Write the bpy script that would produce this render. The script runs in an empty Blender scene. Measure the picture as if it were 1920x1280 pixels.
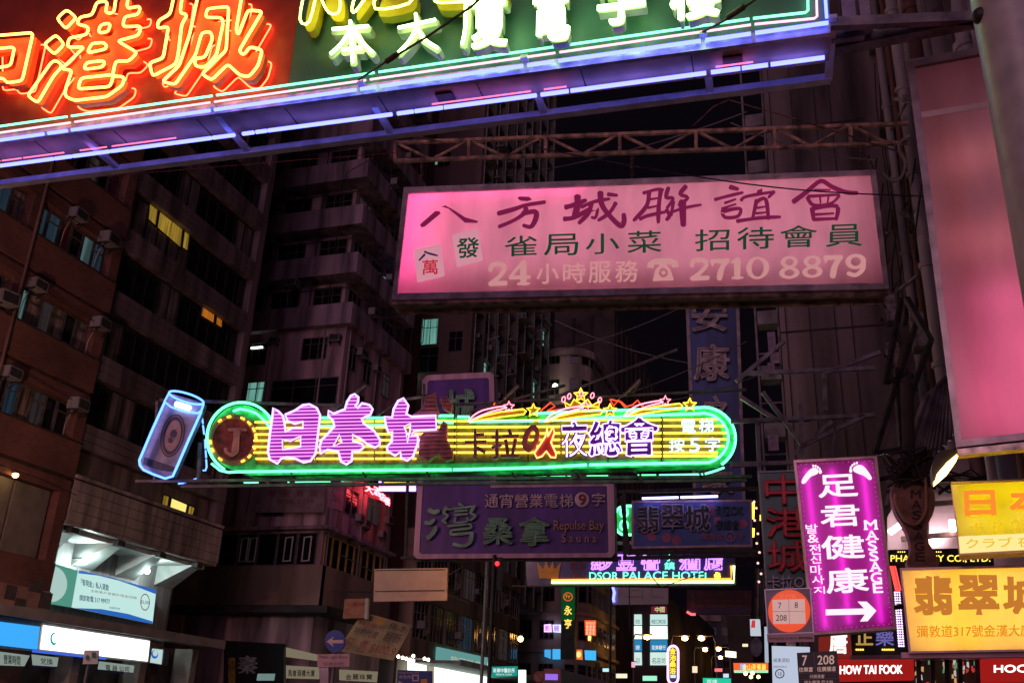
import bpy, bmesh, math, random
from mathutils import Vector, Matrix
from mathutils.geometry import tessellate_polygon
random.seed(7)
SC = bpy.context.scene
COL = SC.collection
R = math.radians
# ------------------------------------------------------------------ camera
FPX, PIT, ROLL, YAW = 1798.0, R(22.02), R(2.44), R(-18.34)
CAM = Vector((0, 0, 1.65))
_f0 = Vector((math.sin(YAW), math.cos(YAW), 0)); _r0 = Vector((math.cos(YAW), -math.sin(YAW), 0)); _up = Vector((0, 0, 1))
FWD = _f0 * math.cos(PIT) + _up * math.sin(PIT)
_u = -_f0 * math.sin(PIT) + _up * math.cos(PIT)
RT = _r0 * math.cos(ROLL) + _u * math.sin(ROLL)
UP = -_r0 * math.sin(ROLL) + _u * math.cos(ROLL)
cd = bpy.data.cameras.new('camera'); cam = bpy.data.objects.new('camera', cd); COL.objects.link(cam)
cd.sensor_width = 36; cd.lens = FPX / 1920 * 36; cd.clip_end = 2000; cd.clip_start = 0.05
m = Matrix((RT, UP, -FWD)).transposed().to_4x4(); m.translation = CAM; cam.matrix_world = m
SC.camera = cam
# ------------------------------------------------------------------ world, night sky
W = bpy.data.worlds.new('World'); SC.world = W; W.use_nodes = True
nt = W.node_tree; bg = nt.nodes['Background']
sky = nt.nodes.new('ShaderNodeTexSky'); sky.sky_type = 'NISHITA'; sky.sun_disc = False
SUN_EL, SUN_AZ = 10.0, 172.0
sky.sun_elevation = R(-6); sky.sun_rotation = R(SUN_AZ)
mx = nt.nodes.new('ShaderNodeMixRGB'); mx.blend_type = 'ADD'; mx.inputs[0].default_value = 1.0
nt.links.new(sky.outputs[0], mx.inputs[1]); mx.inputs[2].default_value = (0.05, 0.03, 0.06, 1)
nt.links.new(mx.outputs[0], bg.inputs[0]); bg.inputs[1].default_value = 0.05
# the city's glow from the street behind the camera, as one very weak broad sun
sd = bpy.data.lights.new('sun', 'SUN'); sd.energy = 0.54; sd.angle = R(50); sd.color = (1.0, 0.56, 0.84)
so = bpy.data.objects.new('sun', sd); COL.objects.link(so)
_d = Vector((math.sin(R(SUN_AZ)) * math.cos(R(SUN_EL)), math.cos(R(SUN_AZ)) * math.cos(R(SUN_EL)), math.sin(R(SUN_EL))))
so.rotation_euler = _d.to_track_quat('Z', 'Y').to_euler()
SC.view_settings.view_transform = 'Standard'; SC.view_settings.look = 'None'
SC.view_settings.exposure = 0.0; SC.view_settings.gamma = 1.0
SC.render.engine = 'CYCLES'; SC.cycles.use_denoising = True; SC.cycles.max_bounces = 5
SC.cycles.sample_clamp_indirect = 3.0
# ------------------------------------------------------------------ rays
def ray(px, py): return FWD + RT * ((px - 960) / FPX) + UP * ((640 - py) / FPX)
def atX(px, py, X): d = ray(px, py); return CAM + d * ((X - CAM.x) / d.x)
def atY(px, py, Y): d = ray(px, py); return CAM + d * (Y / d.y)
def atZ(px, py, Z): d = ray(px, py); return CAM + d * ((Z - CAM.z) / d.z)
class PL:                                   # an upright plane in the world, turned by yaw
    def __init__(s, px, py, Y, yaw):
        s.O = atY(px, py, Y); y = R(yaw); s.yaw = y
        s.e = Vector((math.cos(y), math.sin(y), 0)); s.n = Vector((-math.sin(y), math.cos(y), 0))
    def w(s, px, py, off=0.0):
        d = ray(px, py); return CAM + d * (((s.O - CAM).dot(s.n) + off) / d.dot(s.n))
class PX:                                   # plane X = const (facades along the street)
    def __init__(s, X): s.n = Vector((-1 if X < 0 else 1, 0, 0)); s.X = X; s.e = Vector((0, 1, 0)); s.O = Vector((X, 0, 0))
    def w(s, px, py, off=0.0):
        return atX(px, py, s.X + s.n.x * off)
def Z(x0, y0, sc):                          # a point list read off an enlargement
    return lambda pts: [(x0 + p[0] / sc, y0 + p[1] / sc) + tuple(p[2:]) for p in pts]
# ------------------------------------------------------------------ materials
MATS = {}
def mat(name, col, rough=0.7, metal=0.0, var=0.25, scale=3.0, emit=None, es=1.0, bump=0.0, streak=False):
    if name in MATS: return MATS[name]
    M = bpy.data.materials.new(name); M.use_nodes = True; MATS[name] = M
    t = M.node_tree; b = t.nodes['Principled BSDF']
    b.inputs['Roughness'].default_value = rough; b.inputs['Metallic'].default_value = metal
    c = (*col, 1)
    if var > 0:
        tc = t.nodes.new('ShaderNodeTexCoord'); n = t.nodes.new('ShaderNodeTexNoise'); n.inputs['Scale'].default_value = scale
        n.inputs['Detail'].default_value = 7
        src = tc.outputs['Object']
        if streak:
            mp = t.nodes.new('ShaderNodeMapping'); mp.inputs['Scale'].default_value = (1, 1, 0.12); t.links.new(src, mp.inputs[0]); src = mp.outputs[0]
        t.links.new(src, n.inputs['Vector'])
        r = t.nodes.new('ShaderNodeValToRGB'); r.color_ramp.elements[0].position = 0.3; r.color_ramp.elements[1].position = 0.72
        r.color_ramp.elements[0].color = (*[max(0, x * (1 - 2.0 * var)) for x in col], 1)
        r.color_ramp.elements[1].color = (*[min(1, x * (1 + var)) for x in col], 1)
        t.links.new(n.outputs['Fac'], r.inputs[0]); t.links.new(r.outputs[0], b.inputs['Base Color'])
        if bump:
            bp = t.nodes.new('ShaderNodeBump'); bp.inputs['Strength'].default_value = bump; bp.inputs['Distance'].default_value = 0.02
            t.links.new(n.outputs['Fac'], bp.inputs['Height']); t.links.new(bp.outputs[0], b.inputs['Normal'])
    else: b.inputs['Base Color'].default_value = c
    if emit:
        b.inputs['Emission Color'].default_value = (*emit, 1); b.inputs['Emission Strength'].default_value = es
    return M
def glow(name, col, s):                     # neon and lit surfaces
    if name in MATS: return MATS[name]
    M = bpy.data.materials.new(name); M.use_nodes = True; MATS[name] = M
    t = M.node_tree; t.nodes.clear(); o = t.nodes.new('ShaderNodeOutputMaterial'); e = t.nodes.new('ShaderNodeEmission')
    e.inputs[0].default_value = (*col, 1); e.inputs[1].default_value = s; t.links.new(e.outputs[0], o.inputs[0]); return M
def screen(name, col, tr=0.6, gloss=0.06):  # opal acrylic sheet of a light box: lit by the tubes behind it
    if name in MATS: return MATS[name]
    M = bpy.data.materials.new(name); M.use_nodes = True; MATS[name] = M
    t = M.node_tree; t.nodes.clear(); o = t.nodes.new('ShaderNodeOutputMaterial')
    a = t.nodes.new('ShaderNodeBsdfDiffuse'); b = t.nodes.new('ShaderNodeBsdfTranslucent'); mxx = t.nodes.new('ShaderNodeMixShader')
    tc = t.nodes.new('ShaderNodeTexCoord'); n = t.nodes.new('ShaderNodeTexNoise'); n.inputs['Scale'].default_value = 2.5; n.inputs['Detail'].default_value = 8
    mp = t.nodes.new('ShaderNodeMapping'); mp.inputs['Scale'].default_value = (1, 1, 0.25); t.links.new(tc.outputs['Object'], mp.inputs[0]); t.links.new(mp.outputs[0], n.inputs['Vector'])
    r = t.nodes.new('ShaderNodeValToRGB'); r.color_ramp.elements[0].position = .25; r.color_ramp.elements[0].color = (*[x * .72 for x in col], 1); r.color_ramp.elements[1].position = .6; r.color_ramp.elements[1].color = (*col, 1)
    t.links.new(n.outputs['Fac'], r.inputs[0]); t.links.new(r.outputs[0], a.inputs[0]); t.links.new(r.outputs[0], b.inputs[0])
    g = t.nodes.new('ShaderNodeBsdfGlossy'); g.inputs['Roughness'].default_value = 0.12; m2 = t.nodes.new('ShaderNodeMixShader')
    mxx.inputs[0].default_value = tr; t.links.new(a.outputs[0], mxx.inputs[1]); t.links.new(b.outputs[0], mxx.inputs[2])
    m2.inputs[0].default_value = gloss; t.links.new(mxx.outputs[0], m2.inputs[1]); t.links.new(g.outputs[0], m2.inputs[2]); t.links.new(m2.outputs[0], o.inputs[0]); return M
def brick(name, c1, c2, mortar, bw, bh):
    if name in MATS: return MATS[name]
    M = mat(name, c1, 0.85, var=0.0); t = M.node_tree; b = t.nodes['Principled BSDF']
    tc = t.nodes.new('ShaderNodeTexCoord'); mp = t.nodes.new('ShaderNodeMapping'); mp.inputs['Rotation'].default_value = (R(90), 0, R(90))
    cmb = t.nodes.new('ShaderNodeCombineXYZ'); sp = t.nodes.new('ShaderNodeSeparateXYZ'); ad = t.nodes.new('ShaderNodeMath'); ad.operation = 'ADD'
    t.links.new(tc.outputs['Object'], sp.inputs[0]); t.links.new(sp.outputs[0], ad.inputs[0]); t.links.new(sp.outputs[1], ad.inputs[1])
    t.links.new(ad.outputs[0], cmb.inputs[0]); t.links.new(sp.outputs[2], cmb.inputs[1])
    k = t.nodes.new('ShaderNodeTexBrick'); k.inputs['Scale'].default_value = 1.0; k.inputs['Brick Width'].default_value = bw; k.inputs['Row Height'].default_value = bh
    k.inputs['Mortar Size'].default_value = bh * .09; k.inputs['Color1'].default_value = (*c1, 1); k.inputs['Color2'].default_value = (*c2, 1); k.inputs['Mortar'].default_value = (*mortar, 1)
    t.links.new(cmb.outputs[0], k.inputs['Vector'])
    n = t.nodes.new('ShaderNodeTexNoise'); n.inputs['Scale'].default_value = .7; n.inputs['Detail'].default_value = 6; t.links.new(tc.outputs['Object'], n.inputs['Vector'])
    mm = t.nodes.new('ShaderNodeMixRGB'); mm.blend_type = 'MULTIPLY'; mm.inputs[0].default_value = .8
    rr = t.nodes.new('ShaderNodeValToRGB'); rr.color_ramp.elements[0].position = .3; rr.color_ramp.elements[0].color = (.4, .4, .4, 1); rr.color_ramp.elements[1].position = .65
    t.links.new(n.outputs['Fac'], rr.inputs[0]); t.links.new(k.outputs['Color'], mm.inputs[1]); t.links.new(rr.outputs[0], mm.inputs[2]); t.links.new(mm.outputs[0], b.inputs['Base Color'])
    return M
# ------------------------------------------------------------------ mesh builder (world coordinates)
class MB:
    def __init__(s): s.v = []; s.f = []; s.sm = []; s.cuts = []
    def cut(s):                             # what follows is a mesh of its own
        if s.f and (not s.cuts or s.cuts[-1] != (len(s.v), len(s.f))): s.cuts.append((len(s.v), len(s.f)))
        return s
    def add(s, vs, fs, smooth=False):
        b = len(s.v); s.v += [tuple(v) for v in vs]; s.f += [tuple(b + i for i in f) for f in fs]; s.sm += [smooth] * len(fs); return s
    def box(s, lo, hi):
        x0, y0, z0 = lo; x1, y1, z1 = hi
        return s.add([(x0, y0, z0), (x1, y0, z0), (x1, y1, z0), (x0, y1, z0), (x0, y0, z1), (x1, y0, z1), (x1, y1, z1), (x0, y1, z1)],
              [(0, 3, 2, 1), (4, 5, 6, 7), (0, 1, 5, 4), (1, 2, 6, 5), (2, 3, 7, 6), (3, 0, 4, 7)])
    def obox(s, c, e, n, hx, hy, hz):       # oriented box, e across, n deep
        c = Vector(c); vs = []
        for z in (-hz, hz):
            for a, b in ((-1, -1), (1, -1), (1, 1), (-1, 1)): vs.append(c + e * (a * hx) + n * (b * hy) + Vector((0, 0, z)))
        return s.add(vs, [(0, 3, 2, 1), (4, 5, 6, 7), (0, 1, 5, 4), (1, 2, 6, 5), (2, 3, 7, 6), (3, 0, 4, 7)])
    def bar(s, p, q, w, h=None):
        h = h or w; p = Vector(p); q = Vector(q); d = (q - p).normalized()
        a = d.cross(Vector((0, 0, 1)));
        if a.length < 1e-3: a = Vector((1, 0, 0))
        a.normalize(); b = a.cross(d); vs = []
        for o in (p, q):
            for i, j in ((-1, -1), (1, -1), (1, 1), (-1, 1)): vs.append(o + a * (i * w / 2) + b * (j * h / 2))
        return s.add(vs, [(0, 3, 2, 1), (4, 5, 6, 7), (0, 1, 5, 4), (1, 2, 6, 5), (2, 3, 7, 6), (3, 0, 4, 7)])
    def tube(s, pts, r, closed=False, seg=6):
        pts = [Vector(p) for p in pts]
        P = [pts[0]]
        for p in pts[1:]:
            if (p - P[-1]).length > 1e-4: P.append(p)
        if closed and len(P) > 2 and (P[0] - P[-1]).length < 1e-4: P.pop()
        n = len(P)
        if n < 2: return s
        vs = []; fs = []; prev = None
        for i, p in enumerate(P):
            a = P[(i - 1) % n] if (closed or i > 0) else p; b = P[(i + 1) % n] if (closed or i < n - 1) else p
            d = (b - a)
            if d.length < 1e-6: d = Vector((1, 0, 0))
            d.normalize()
            if prev is None:
                x = d.cross(Vector((0, 0, 1)));
                if x.length < .05: x = d.cross(Vector((0, 1, 0)))
            else: x = prev - d * prev.dot(d)
            if x.length < 1e-5: x = d.orthogonal()
            x.normalize(); prev = x; y = d.cross(x)
            for k in range(seg):
                t = 2 * math.pi * k / seg; vs.append(p + (x * math.cos(t) + y * math.sin(t)) * r)
        for i in range(n if closed else n - 1):
            j = (i + 1) % n
            for k in range(seg): fs.append((i * seg + k, j * seg + k, j * seg + (k + 1) % seg, i * seg + (k + 1) % seg))
        s.add(vs, fs, True)
        if not closed: s.add(vs[:seg], [tuple(range(seg))[::-1]]); s.add(vs[-seg:], [tuple(range(seg))])
        return s
    def prism(s, loops, vec=None):          # polygon with holes, front at the points, back at +vec
        if not isinstance(loops[0], (list, tuple)) : loops = [loops]
        loops = [[Vector(p) for p in l] for l in loops]
        flat = [p for l in loops for p in l]
        tris = tessellate_polygon(loops)
        if vec is None: return s.add(flat, tris)
        vec = Vector(vec); n = len(flat)
        s.add(flat + [p + vec for p in flat], list(tris) + [tuple(i + n for i in t[::-1]) for t in tris])
        for l in loops:
            k = len(l); s.add(l + [p + vec for p in l], [(i, (i + 1) % k, k + (i + 1) % k, k + i) for i in range(k)])
        return s
    def ball(s, c, r, sz=1.0, nu=8, nv=6):
        c = Vector(c); vs = []; fs = []
        for i in range(nv + 1):
            a = math.pi * i / nv
            for j in range(nu): b = 2 * math.pi * j / nu; vs.append(c + Vector((r * math.sin(a) * math.cos(b), r * math.sin(a) * math.sin(b), r * sz * math.cos(a))))
        for i in range(nv):
            for j in range(nu): fs.append((i * nu + j, i * nu + (j + 1) % nu, (i + 1) * nu + (j + 1) % nu, (i + 1) * nu + j))
        return s.add(vs, fs, True)
INV = {}
def thing(name, label, cat, loc=(0, 0, 0), rz=0.0, group=None):
    o = bpy.data.objects.new(name, None); COL.objects.link(o); o.empty_display_size = .2
    o.location = loc; o.rotation_euler = (0, 0, rz); o['label'] = label; o['category'] = cat
    if group: o['group'] = group
    INV[o.name] = (Matrix.Translation(Vector(loc)) @ Matrix.Rotation(rz, 4, 'Z')).inverted(); return o
def obj(name, mb, M, parent=None, label=None):
    if not mb.f: return None
    if mb.cuts:
        o = None; ends = [c for c in mb.cuts if c[1] < len(mb.f)] + [(len(mb.v), len(mb.f))]; v0 = f0 = 0
        for v1, f1 in ends:
            k = MB(); k.v = mb.v[v0:v1]; k.f = [tuple(i - v0 for i in f) for f in mb.f[f0:f1]]; k.sm = mb.sm[f0:f1]; v0, f0 = v1, f1
            o = obj(name.replace('lettering', 'character') if len(ends) > 1 else name, k, M, parent, label)
        return o
    me = bpy.data.meshes.new(name)
    vs = mb.v
    if parent:
        r = parent
        while r.parent: r = r.parent
        I = INV.get(r.name)
        if I is not None: vs = [I @ Vector(v) for v in vs]
        elif True: vs = [Vector(v) - r.location for v in vs]
    me.from_pydata([tuple(v) for v in vs], [], mb.f); me.polygons.foreach_set('use_smooth', mb.sm); me.materials.append(M)
    bm = bmesh.new(); bm.from_mesh(me); bmesh.ops.recalc_face_normals(bm, faces=bm.faces); bm.to_mesh(me); bm.free()
    o = bpy.data.objects.new(name, me); COL.objects.link(o)
    if parent: o.parent = parent
    if label: o['label'] = label
    return o
def tag(o, label, cat, group=None):
    o['label'] = label; o['category'] = cat
    if group: o['group'] = group
    return o
def struct(name, mb, M): o = obj(name, mb, M); o['kind'] = 'structure'; return o
def solo(name, mb, M, label, cat, group=None):      # a thing that is one mesh, origin at its base
    xs = [v[0] for v in mb.v]; ys = [v[1] for v in mb.v]; zs = [v[2] for v in mb.v]
    c = Vector(((min(xs) + max(xs)) / 2, (min(ys) + max(ys)) / 2, min(zs)))
    mb.v = [tuple(Vector(v) - c) for v in mb.v]; o = obj(name, mb, M); o.location = c; return tag(o, label, cat, group)
def copy_tree(o, parent=None):
    c = o.copy(); COL.objects.link(c)
    if parent: c.parent = parent
    for ch in list(o.children): copy_tree(ch, c)
    return c
# ------------------------------------------------------------------ lettering
GC = {}
def glyph(s, bold=0.0):
    bold = 0.0
    if (s, bold) in GC: return GC[(s, bold)]
    c = bpy.data.curves.new('txt', 'FONT'); c.body = s; c.resolution_u = 3; c.offset = bold
    o = bpy.data.objects.new('txt', c); COL.objects.link(o)
    dg = bpy.context.evaluated_depsgraph_get(); me = bpy.data.meshes.new_from_object(o.evaluated_get(dg))
    bm = bmesh.new(); bm.from_mesh(me); bmesh.ops.remove_doubles(bm, verts=bm.verts, dist=1e-5)
    bm.verts.index_update(); P = [(v.co.x, v.co.y) for v in bm.verts]; F = [tuple(v.index for v in f.verts) for f in bm.faces]
    nx = {}
    for e in bm.edges:
        if len(e.link_faces) == 1:
            a, b = e.verts[0].index, e.verts[1].index; nx.setdefault(a, []).append(b); nx.setdefault(b, []).append(a)
    bm.free(); bpy.data.objects.remove(o); bpy.data.meshes.remove(me); bpy.data.curves.remove(c)
    loops = []; seen = set()
    for st in nx:
        if st in seen: continue
        l = [st]; seen.add(st); cur = st
        while True:
            q = [k for k in nx[cur] if k not in seen]
            if not q: break
            cur = q[0]; seen.add(cur); l.append(cur)
        if len(l) > 2: loops.append(l)
    x0 = min(p[0] for p in P); x1 = max(p[0] for p in P); y0 = min(p[1] for p in P); y1 = max(p[1] for p in P)
    P = [((p[0] - x0) / (x1 - x0), (p[1] - y0) / (y1 - y0)) for p in P]
    GC[(s, bold)] = (P, F, loops); return GC[(s, bold)]
def place(box, slope, lean):
    x0, y0, x1, y1 = box
    def g(u, v):
        x = x0 + u * (x1 - x0) + lean * (v * (y1 - y0)); return x, y1 - v * (y1 - y0) + slope * (x - x0)
    return g
def text(mb, P, s, box, slope=0.0, lean=0.0, off=-0.004, depth=0.0, bold=0.0):
    pts, F, L = glyph(s); g = place(box, slope, lean)
    one = len(s) == 1 and box[3] - box[1] > 17
    if one: mb.cut()
    if bold:                                # heavier strokes: the outline fattened by a round edge
        hp = (P.w(box[0], box[1]) - P.w(box[0], box[3])).length; rr = bold * .62 * hp
        for l in L: mb.tube([P.w(*g(*pts[i]), off) for i in l], rr, True, 4)
    A = [P.w(*g(*p), off) for p in pts]; mb.add(A, F)
    if depth:
        for l in L:
            k = len(l); a = [A[i] for i in l]; mb.add(a + [p + P.n * depth for p in a], [(i, (i + 1) % k, k + (i + 1) % k, k + i) for i in range(k)])
    if one: mb.cut()
def chars(mb, P, s, box, n_vert=False, slope=0.0, lean=0.0, gap=0.12, **kw):   # one glyph per cell
    x0, y0, x1, y1 = box; n = len(s)
    for i, ch in enumerate(s):
        if ch == ' ': continue
        if n_vert:
            h = (y1 - y0) / (n - gap if n > 1 else 1); a = y0 + i * h
            dx = -lean * (a - y0)
            text(mb, P, ch, (x0 + dx, a, x1 + dx, a + h * (1 - gap)), slope, lean, **kw)
        else:
            w = (x1 - x0) / (n - gap if n > 1 else 1); a = x0 + i * w
            text(mb, P, ch, (a, y0 + slope * (a - x0), a + w * (1 - gap), y1 + slope * (a - x0)), slope, lean, **kw)
def outline(mb, P, s, box, r, slope=0.0, lean=0.0, off=-0.06, bold=0.0, seg=5):
    pts, F, L = glyph(s); g = place(box, slope, lean)
    if box[3] - box[1] > 17: mb.cut()
    q = [[pts[i] for i in l] for l in L]
    def inside(p, l):
        c = False
        for i in range(len(l)):
            (xa, ya), (xb, yb) = l[i], l[i - 1]
            if (ya > p[1]) != (yb > p[1]) and p[0] < xa + (xb - xa) * (p[1] - ya) / (yb - ya): c = not c
        return c
    for k, l in enumerate(q):
        area = sum(l[i - 1][0] * l[i][1] - l[i][0] * l[i - 1][1] for i in range(len(l)))
        hole = sum(inside(l[0], m_) for j, m_ in enumerate(q) if j != k) % 2
        sg = (1 if area > 0 else -1) * (-1 if hole else 1); o = []
        if hole and abs(area) < .012 and bold: continue
        for i in range(len(l)):
            dx, dy = l[(i + 1) % len(l)][0] - l[i - 1][0], l[(i + 1) % len(l)][1] - l[i - 1][1]; d = math.hypot(dx, dy) or 1
            o.append((l[i][0] + dy / d * sg * bold, l[i][1] - dx / d * sg * bold))
        mb.tube([P.w(*g(*p), off) for p in o], r, True, seg)
def line(mb, P, pts, r, off=-0.06, closed=False, seg=6): mb.tube([P.w(p[0], p[1], off) for p in pts], r, closed, seg)
def poly(mb, P, pts, off=0.0, depth=0.0, holes=()):
    L = [[P.w(p[0], p[1], off) for p in l] for l in [pts] + list(holes)]
    mb.prism(L, P.n * depth if depth else None)
def smooth(pts, k=4, closed=False):
    n = len(pts); out = []
    for i in range(n if closed else n - 1):
        p = [pts[(i + j) % n] if closed else pts[min(max(i + j, 0), n - 1)] for j in (-1, 0, 1, 2)]
        for q in range(k):
            t = q / k
            out.append(tuple(.5 * (2 * p[1][c] + (p[2][c] - p[0][c]) * t + (2 * p[0][c] - 5 * p[1][c] + 4 * p[2][c] - p[3][c]) * t * t + (3 * p[1][c] - p[0][c] - 3 * p[2][c] + p[3][c]) * t ** 3) for c in range(2)))
    if not closed: out.append(tuple(pts[-1][:2]))
    return out
SOFF = [0]
def stroke(mb, P, pts, w, off=-0.004, taper=0.75, k=4, cap=4, depth=0.0):      # a brush stroke, one polygon
    if len(pts) > 2: pts = smooth(pts, k)
    n = len(pts); a = []; b = []
    for i in range(n):
        x0, y0 = pts[max(i - 1, 0)]; x1, y1 = pts[min(i + 1, n - 1)]
        d = math.hypot(x1 - x0, y1 - y0) or 1; nx_, ny = -(y1 - y0) / d, (x1 - x0) / d
        t = i / (n - 1); ww = w / 2 * (1 - (1 - taper) * t * t) * (1 + .10 * math.sin(7 * t + len(pts)))
        a.append((pts[i][0] + nx_ * ww, pts[i][1] + ny * ww)); b.append((pts[i][0] - nx_ * ww, pts[i][1] - ny * ww))
    def c_(p, q, o):                          # round-ish cap between p and q bulging away from o
        cx, cy = (p[0] + q[0]) / 2, (p[1] + q[1]) / 2; rr = math.hypot(p[0] - q[0], p[1] - q[1]) / 2
        dx, dy = cx - o[0], cy - o[1]; d = math.hypot(dx, dy) or 1
        return [(p[0] * .8 + q[0] * .2 + dx / d * rr * .5, p[1] * .8 + q[1] * .2 + dy / d * rr * .5), (p[0] * .25 + q[0] * .75 + dx / d * rr * .6, p[1] * .25 + q[1] * .75 + dy / d * rr * .6)]
    pl = a + c_(a[-1], b[-1], pts[-2]) + b[::-1] + c_(b[0], a[0], pts[1])
    SOFF[0] = (SOFF[0] + 1) % 9
    poly(mb, P, pl, off - 0.0006 * SOFF[0], depth)
def ell(cx, cy, rx, ry, n=24, rot=0.0, a0=0.0, a1=360.0):
    o = []
    full = abs(a1 - a0) >= 359.9
    for i in range(n if full else n + 1):
        t = R(a0 + (a1 - a0) * i / n); x, y = rx * math.cos(t), ry * math.sin(t); c, s_ = math.cos(R(rot)), math.sin(R(rot))
        o.append((cx + x * c - y * s_, cy + x * s_ + y * c))
    return o
def chaikin(pts, n=2):                      # bends of a glass tube
    for _ in range(n):
        q = []
        for i in range(len(pts)):
            a, b = pts[i], pts[(i + 1) % len(pts)]; d = math.hypot(a[0] - b[0], a[1] - b[1]) or 1; t = min(.3, 3.5 / d); q += [lerp(a, b, t), lerp(a, b, 1 - t)]
        pts = q
    return pts
def star(cx, cy, r, rot=-90): return [(cx + (r if i % 2 == 0 else r * .45) * math.cos(R(rot + 36 * i)), cy + (r if i % 2 == 0 else r * .45) * math.sin(R(rot + 36 * i))) for i in range(10)]
def inset(q, d):                              # px quad TL TR BR BL shrunk by d
    cx = sum(p[0] for p in q) / 4; cy = sum(p[1] for p in q) / 4
    sx = [1, -1, -1, 1]; sy = [1, 1, -1, -1]
    return [(p[0] + sx[i] * d, p[1] + sy[i] * d) for i, p in enumerate(q)]
def lerp(p, q, t): return (p[0] + (q[0] - p[0]) * t, p[1] + (q[1] - p[1]) * t)
def bil(q, u, v): return lerp(lerp(q[0], q[1], u), lerp(q[3], q[2], u), v)
def root(P, q, name, label, cat, group=None):
    c = P.w((q[2][0] + q[3][0]) / 2, (q[2][1] + q[3][1]) / 2); return thing(name, label, cat, c, getattr(P, 'yaw', 0.0), group)
def lightbox(P, q, fw, depth, t, fm, pm, housing=None, panel='panel'):
    fr = MB(); inn = inset(q, fw)
    poly(fr, P, q, 0.0, 0.05, [inn]); obj('frame', fr, fm, t)
    h = MB(); a = [P.w(*p, 0.05) for p in q]; b = [p + P.n * depth for p in a]
    h.add(a + b, [(4, 5, 6, 7)] + [(i, (i + 1) % 4, 4 + (i + 1) % 4, 4 + i) for i in range(4)]); obj('housing', h, housing or fm, t)
    p = MB(); poly(p, P, inset(q, fw * .6), 0.03); obj(panel, p, pm, t); return t
# ------------------------------------------------------------------ common materials
STEEL = mat('galvanised_steel', (.22, .20, .20), .5, .6, .35, 6, streak=True)
RUST = mat('rusty_steel', (.20, .10, .07), .7, .2, .4, 9)
DARKSTEEL = mat('dark_steel', (.05, .045, .045), .6, .4, .3, 8)
GREY = mat('grey_paint', (.32, .29, .30), .55, 0, .2, 5, streak=True)
WHITEP = mat('white_paint', (.7, .69, .67), .5, 0, .12, 4, streak=True)
CONC = mat('stained_concrete', (.20, .17, .16), .9, 0, .4, .8, bump=.3, streak=True)
GLASS = mat('dark_glass', (.012, .012, .016), .12, 0, .2, 2)
ALU = mat('window_aluminium', (.20, .19, .19), .45, .5, .2, 5)
exec_parts = []
# ================================================================== GROUND
g = MB(); g.add([(-400, -60, 0), (400, -60, 0), (400, 900, 0), (-400, 900, 0)], [(0, 1, 2, 3)])
struct('ground', g, mat('ground_asphalt', (.05, .05, .05), .8, 0, .3, 2))
g = MB(); g.add([(-18.5, -60, .004), (-1.6, -60, .004), (-1.6, 400, .004), (-18.5, 400, .004)], [(0, 1, 2, 3)])
struct('road', g, mat('road_asphalt', (.045, .045, .048), .6, 0, .3, 1.2))
g = MB()
for k in range(-5, 30):
    for x in (-12.9, -7.3): g.add([(x - .06, k * 8, .009), (x + .06, k * 8, .009), (x + .06, k * 8 + 4, .009), (x - .06, k * 8 + 4, .009)], [(0, 1, 2, 3)])
struct('road_marking', g, WHITEP)
g = MB(); g.box((-30, -60, .0), (-18.5, 400, .14)); g.box((-1.6, -60, 0), (8, 400, .14)); struct('pavement', g, mat('pavement_block', (.22, .20, .19), .85, 0, .25, 3))
# ================================================================== AIR CONDITIONER prototype
acg = mat('air_conditioner_case', (.27, .25, .25), .6, 0, .25, 6, streak=True); acd = mat('air_conditioner_grille', (.03, .03, .035), .6, 0, .2, 8)
def make_ac(name):
    t = thing(name, 'x', 'air conditioner'); c = MB(); c.box((-.29, -.30, 0), (.29, .12, .38)); obj('case', c, acg, t)
    gmb = MB(); gmb.box((-.24, -.311, .05), (.24, -.301, .33)); obj('grille', gmb, acd, t)
    b = MB(); b.bar((-.24, .1, -.03), (-.24, -.3, -.03), .04); b.bar((.24, .1, -.03), (.24, -.3, -.03), .04); b.bar((-.24, -.26, -.03), (-.24, .1, -.22), .03); b.bar((.24, -.26, -.03), (.24, .1, -.22), .03); obj('bracket', b, DARKSTEEL, t)
    h = MB(); h.tube([(-.2, -.05, 0), (-.22, .02, -.3), (-.24, .08, -.55), (-.23, .1, -1.1), (-.25, .1, -1.7)], .014, seg=5); obj('hose', h, mat('pale_hose', (.40, .38, .34), .7, 0, .1), t)
    l = MB(); [l.box((.291, -.27 + i * .06, .08), (.296, -.23 + i * .06, .30)) for i in range(5)]; obj('louvre', l, acd, t)
    return t
ACP = make_ac('air_conditioner'); AC_USED = [0]
def ac(loc, rz, label, group):               # front of the case points along -y when rz = 0
    o = ACP if AC_USED[0] == 0 else copy_tree(ACP); AC_USED[0] += 1
    k = .86 + .26 * ((AC_USED[0] * 37) % 11) / 10; o.scale = (k, k, k); o.location = loc; o.rotation_euler = (0, .03 * ((AC_USED[0] * 13) % 5 - 2), rz + .05 * ((AC_USED[0] * 7) % 5 - 2)); o['label'] = label; o['group'] = group; return o
INV[ACP.name] = Matrix.Identity(4)
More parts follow.
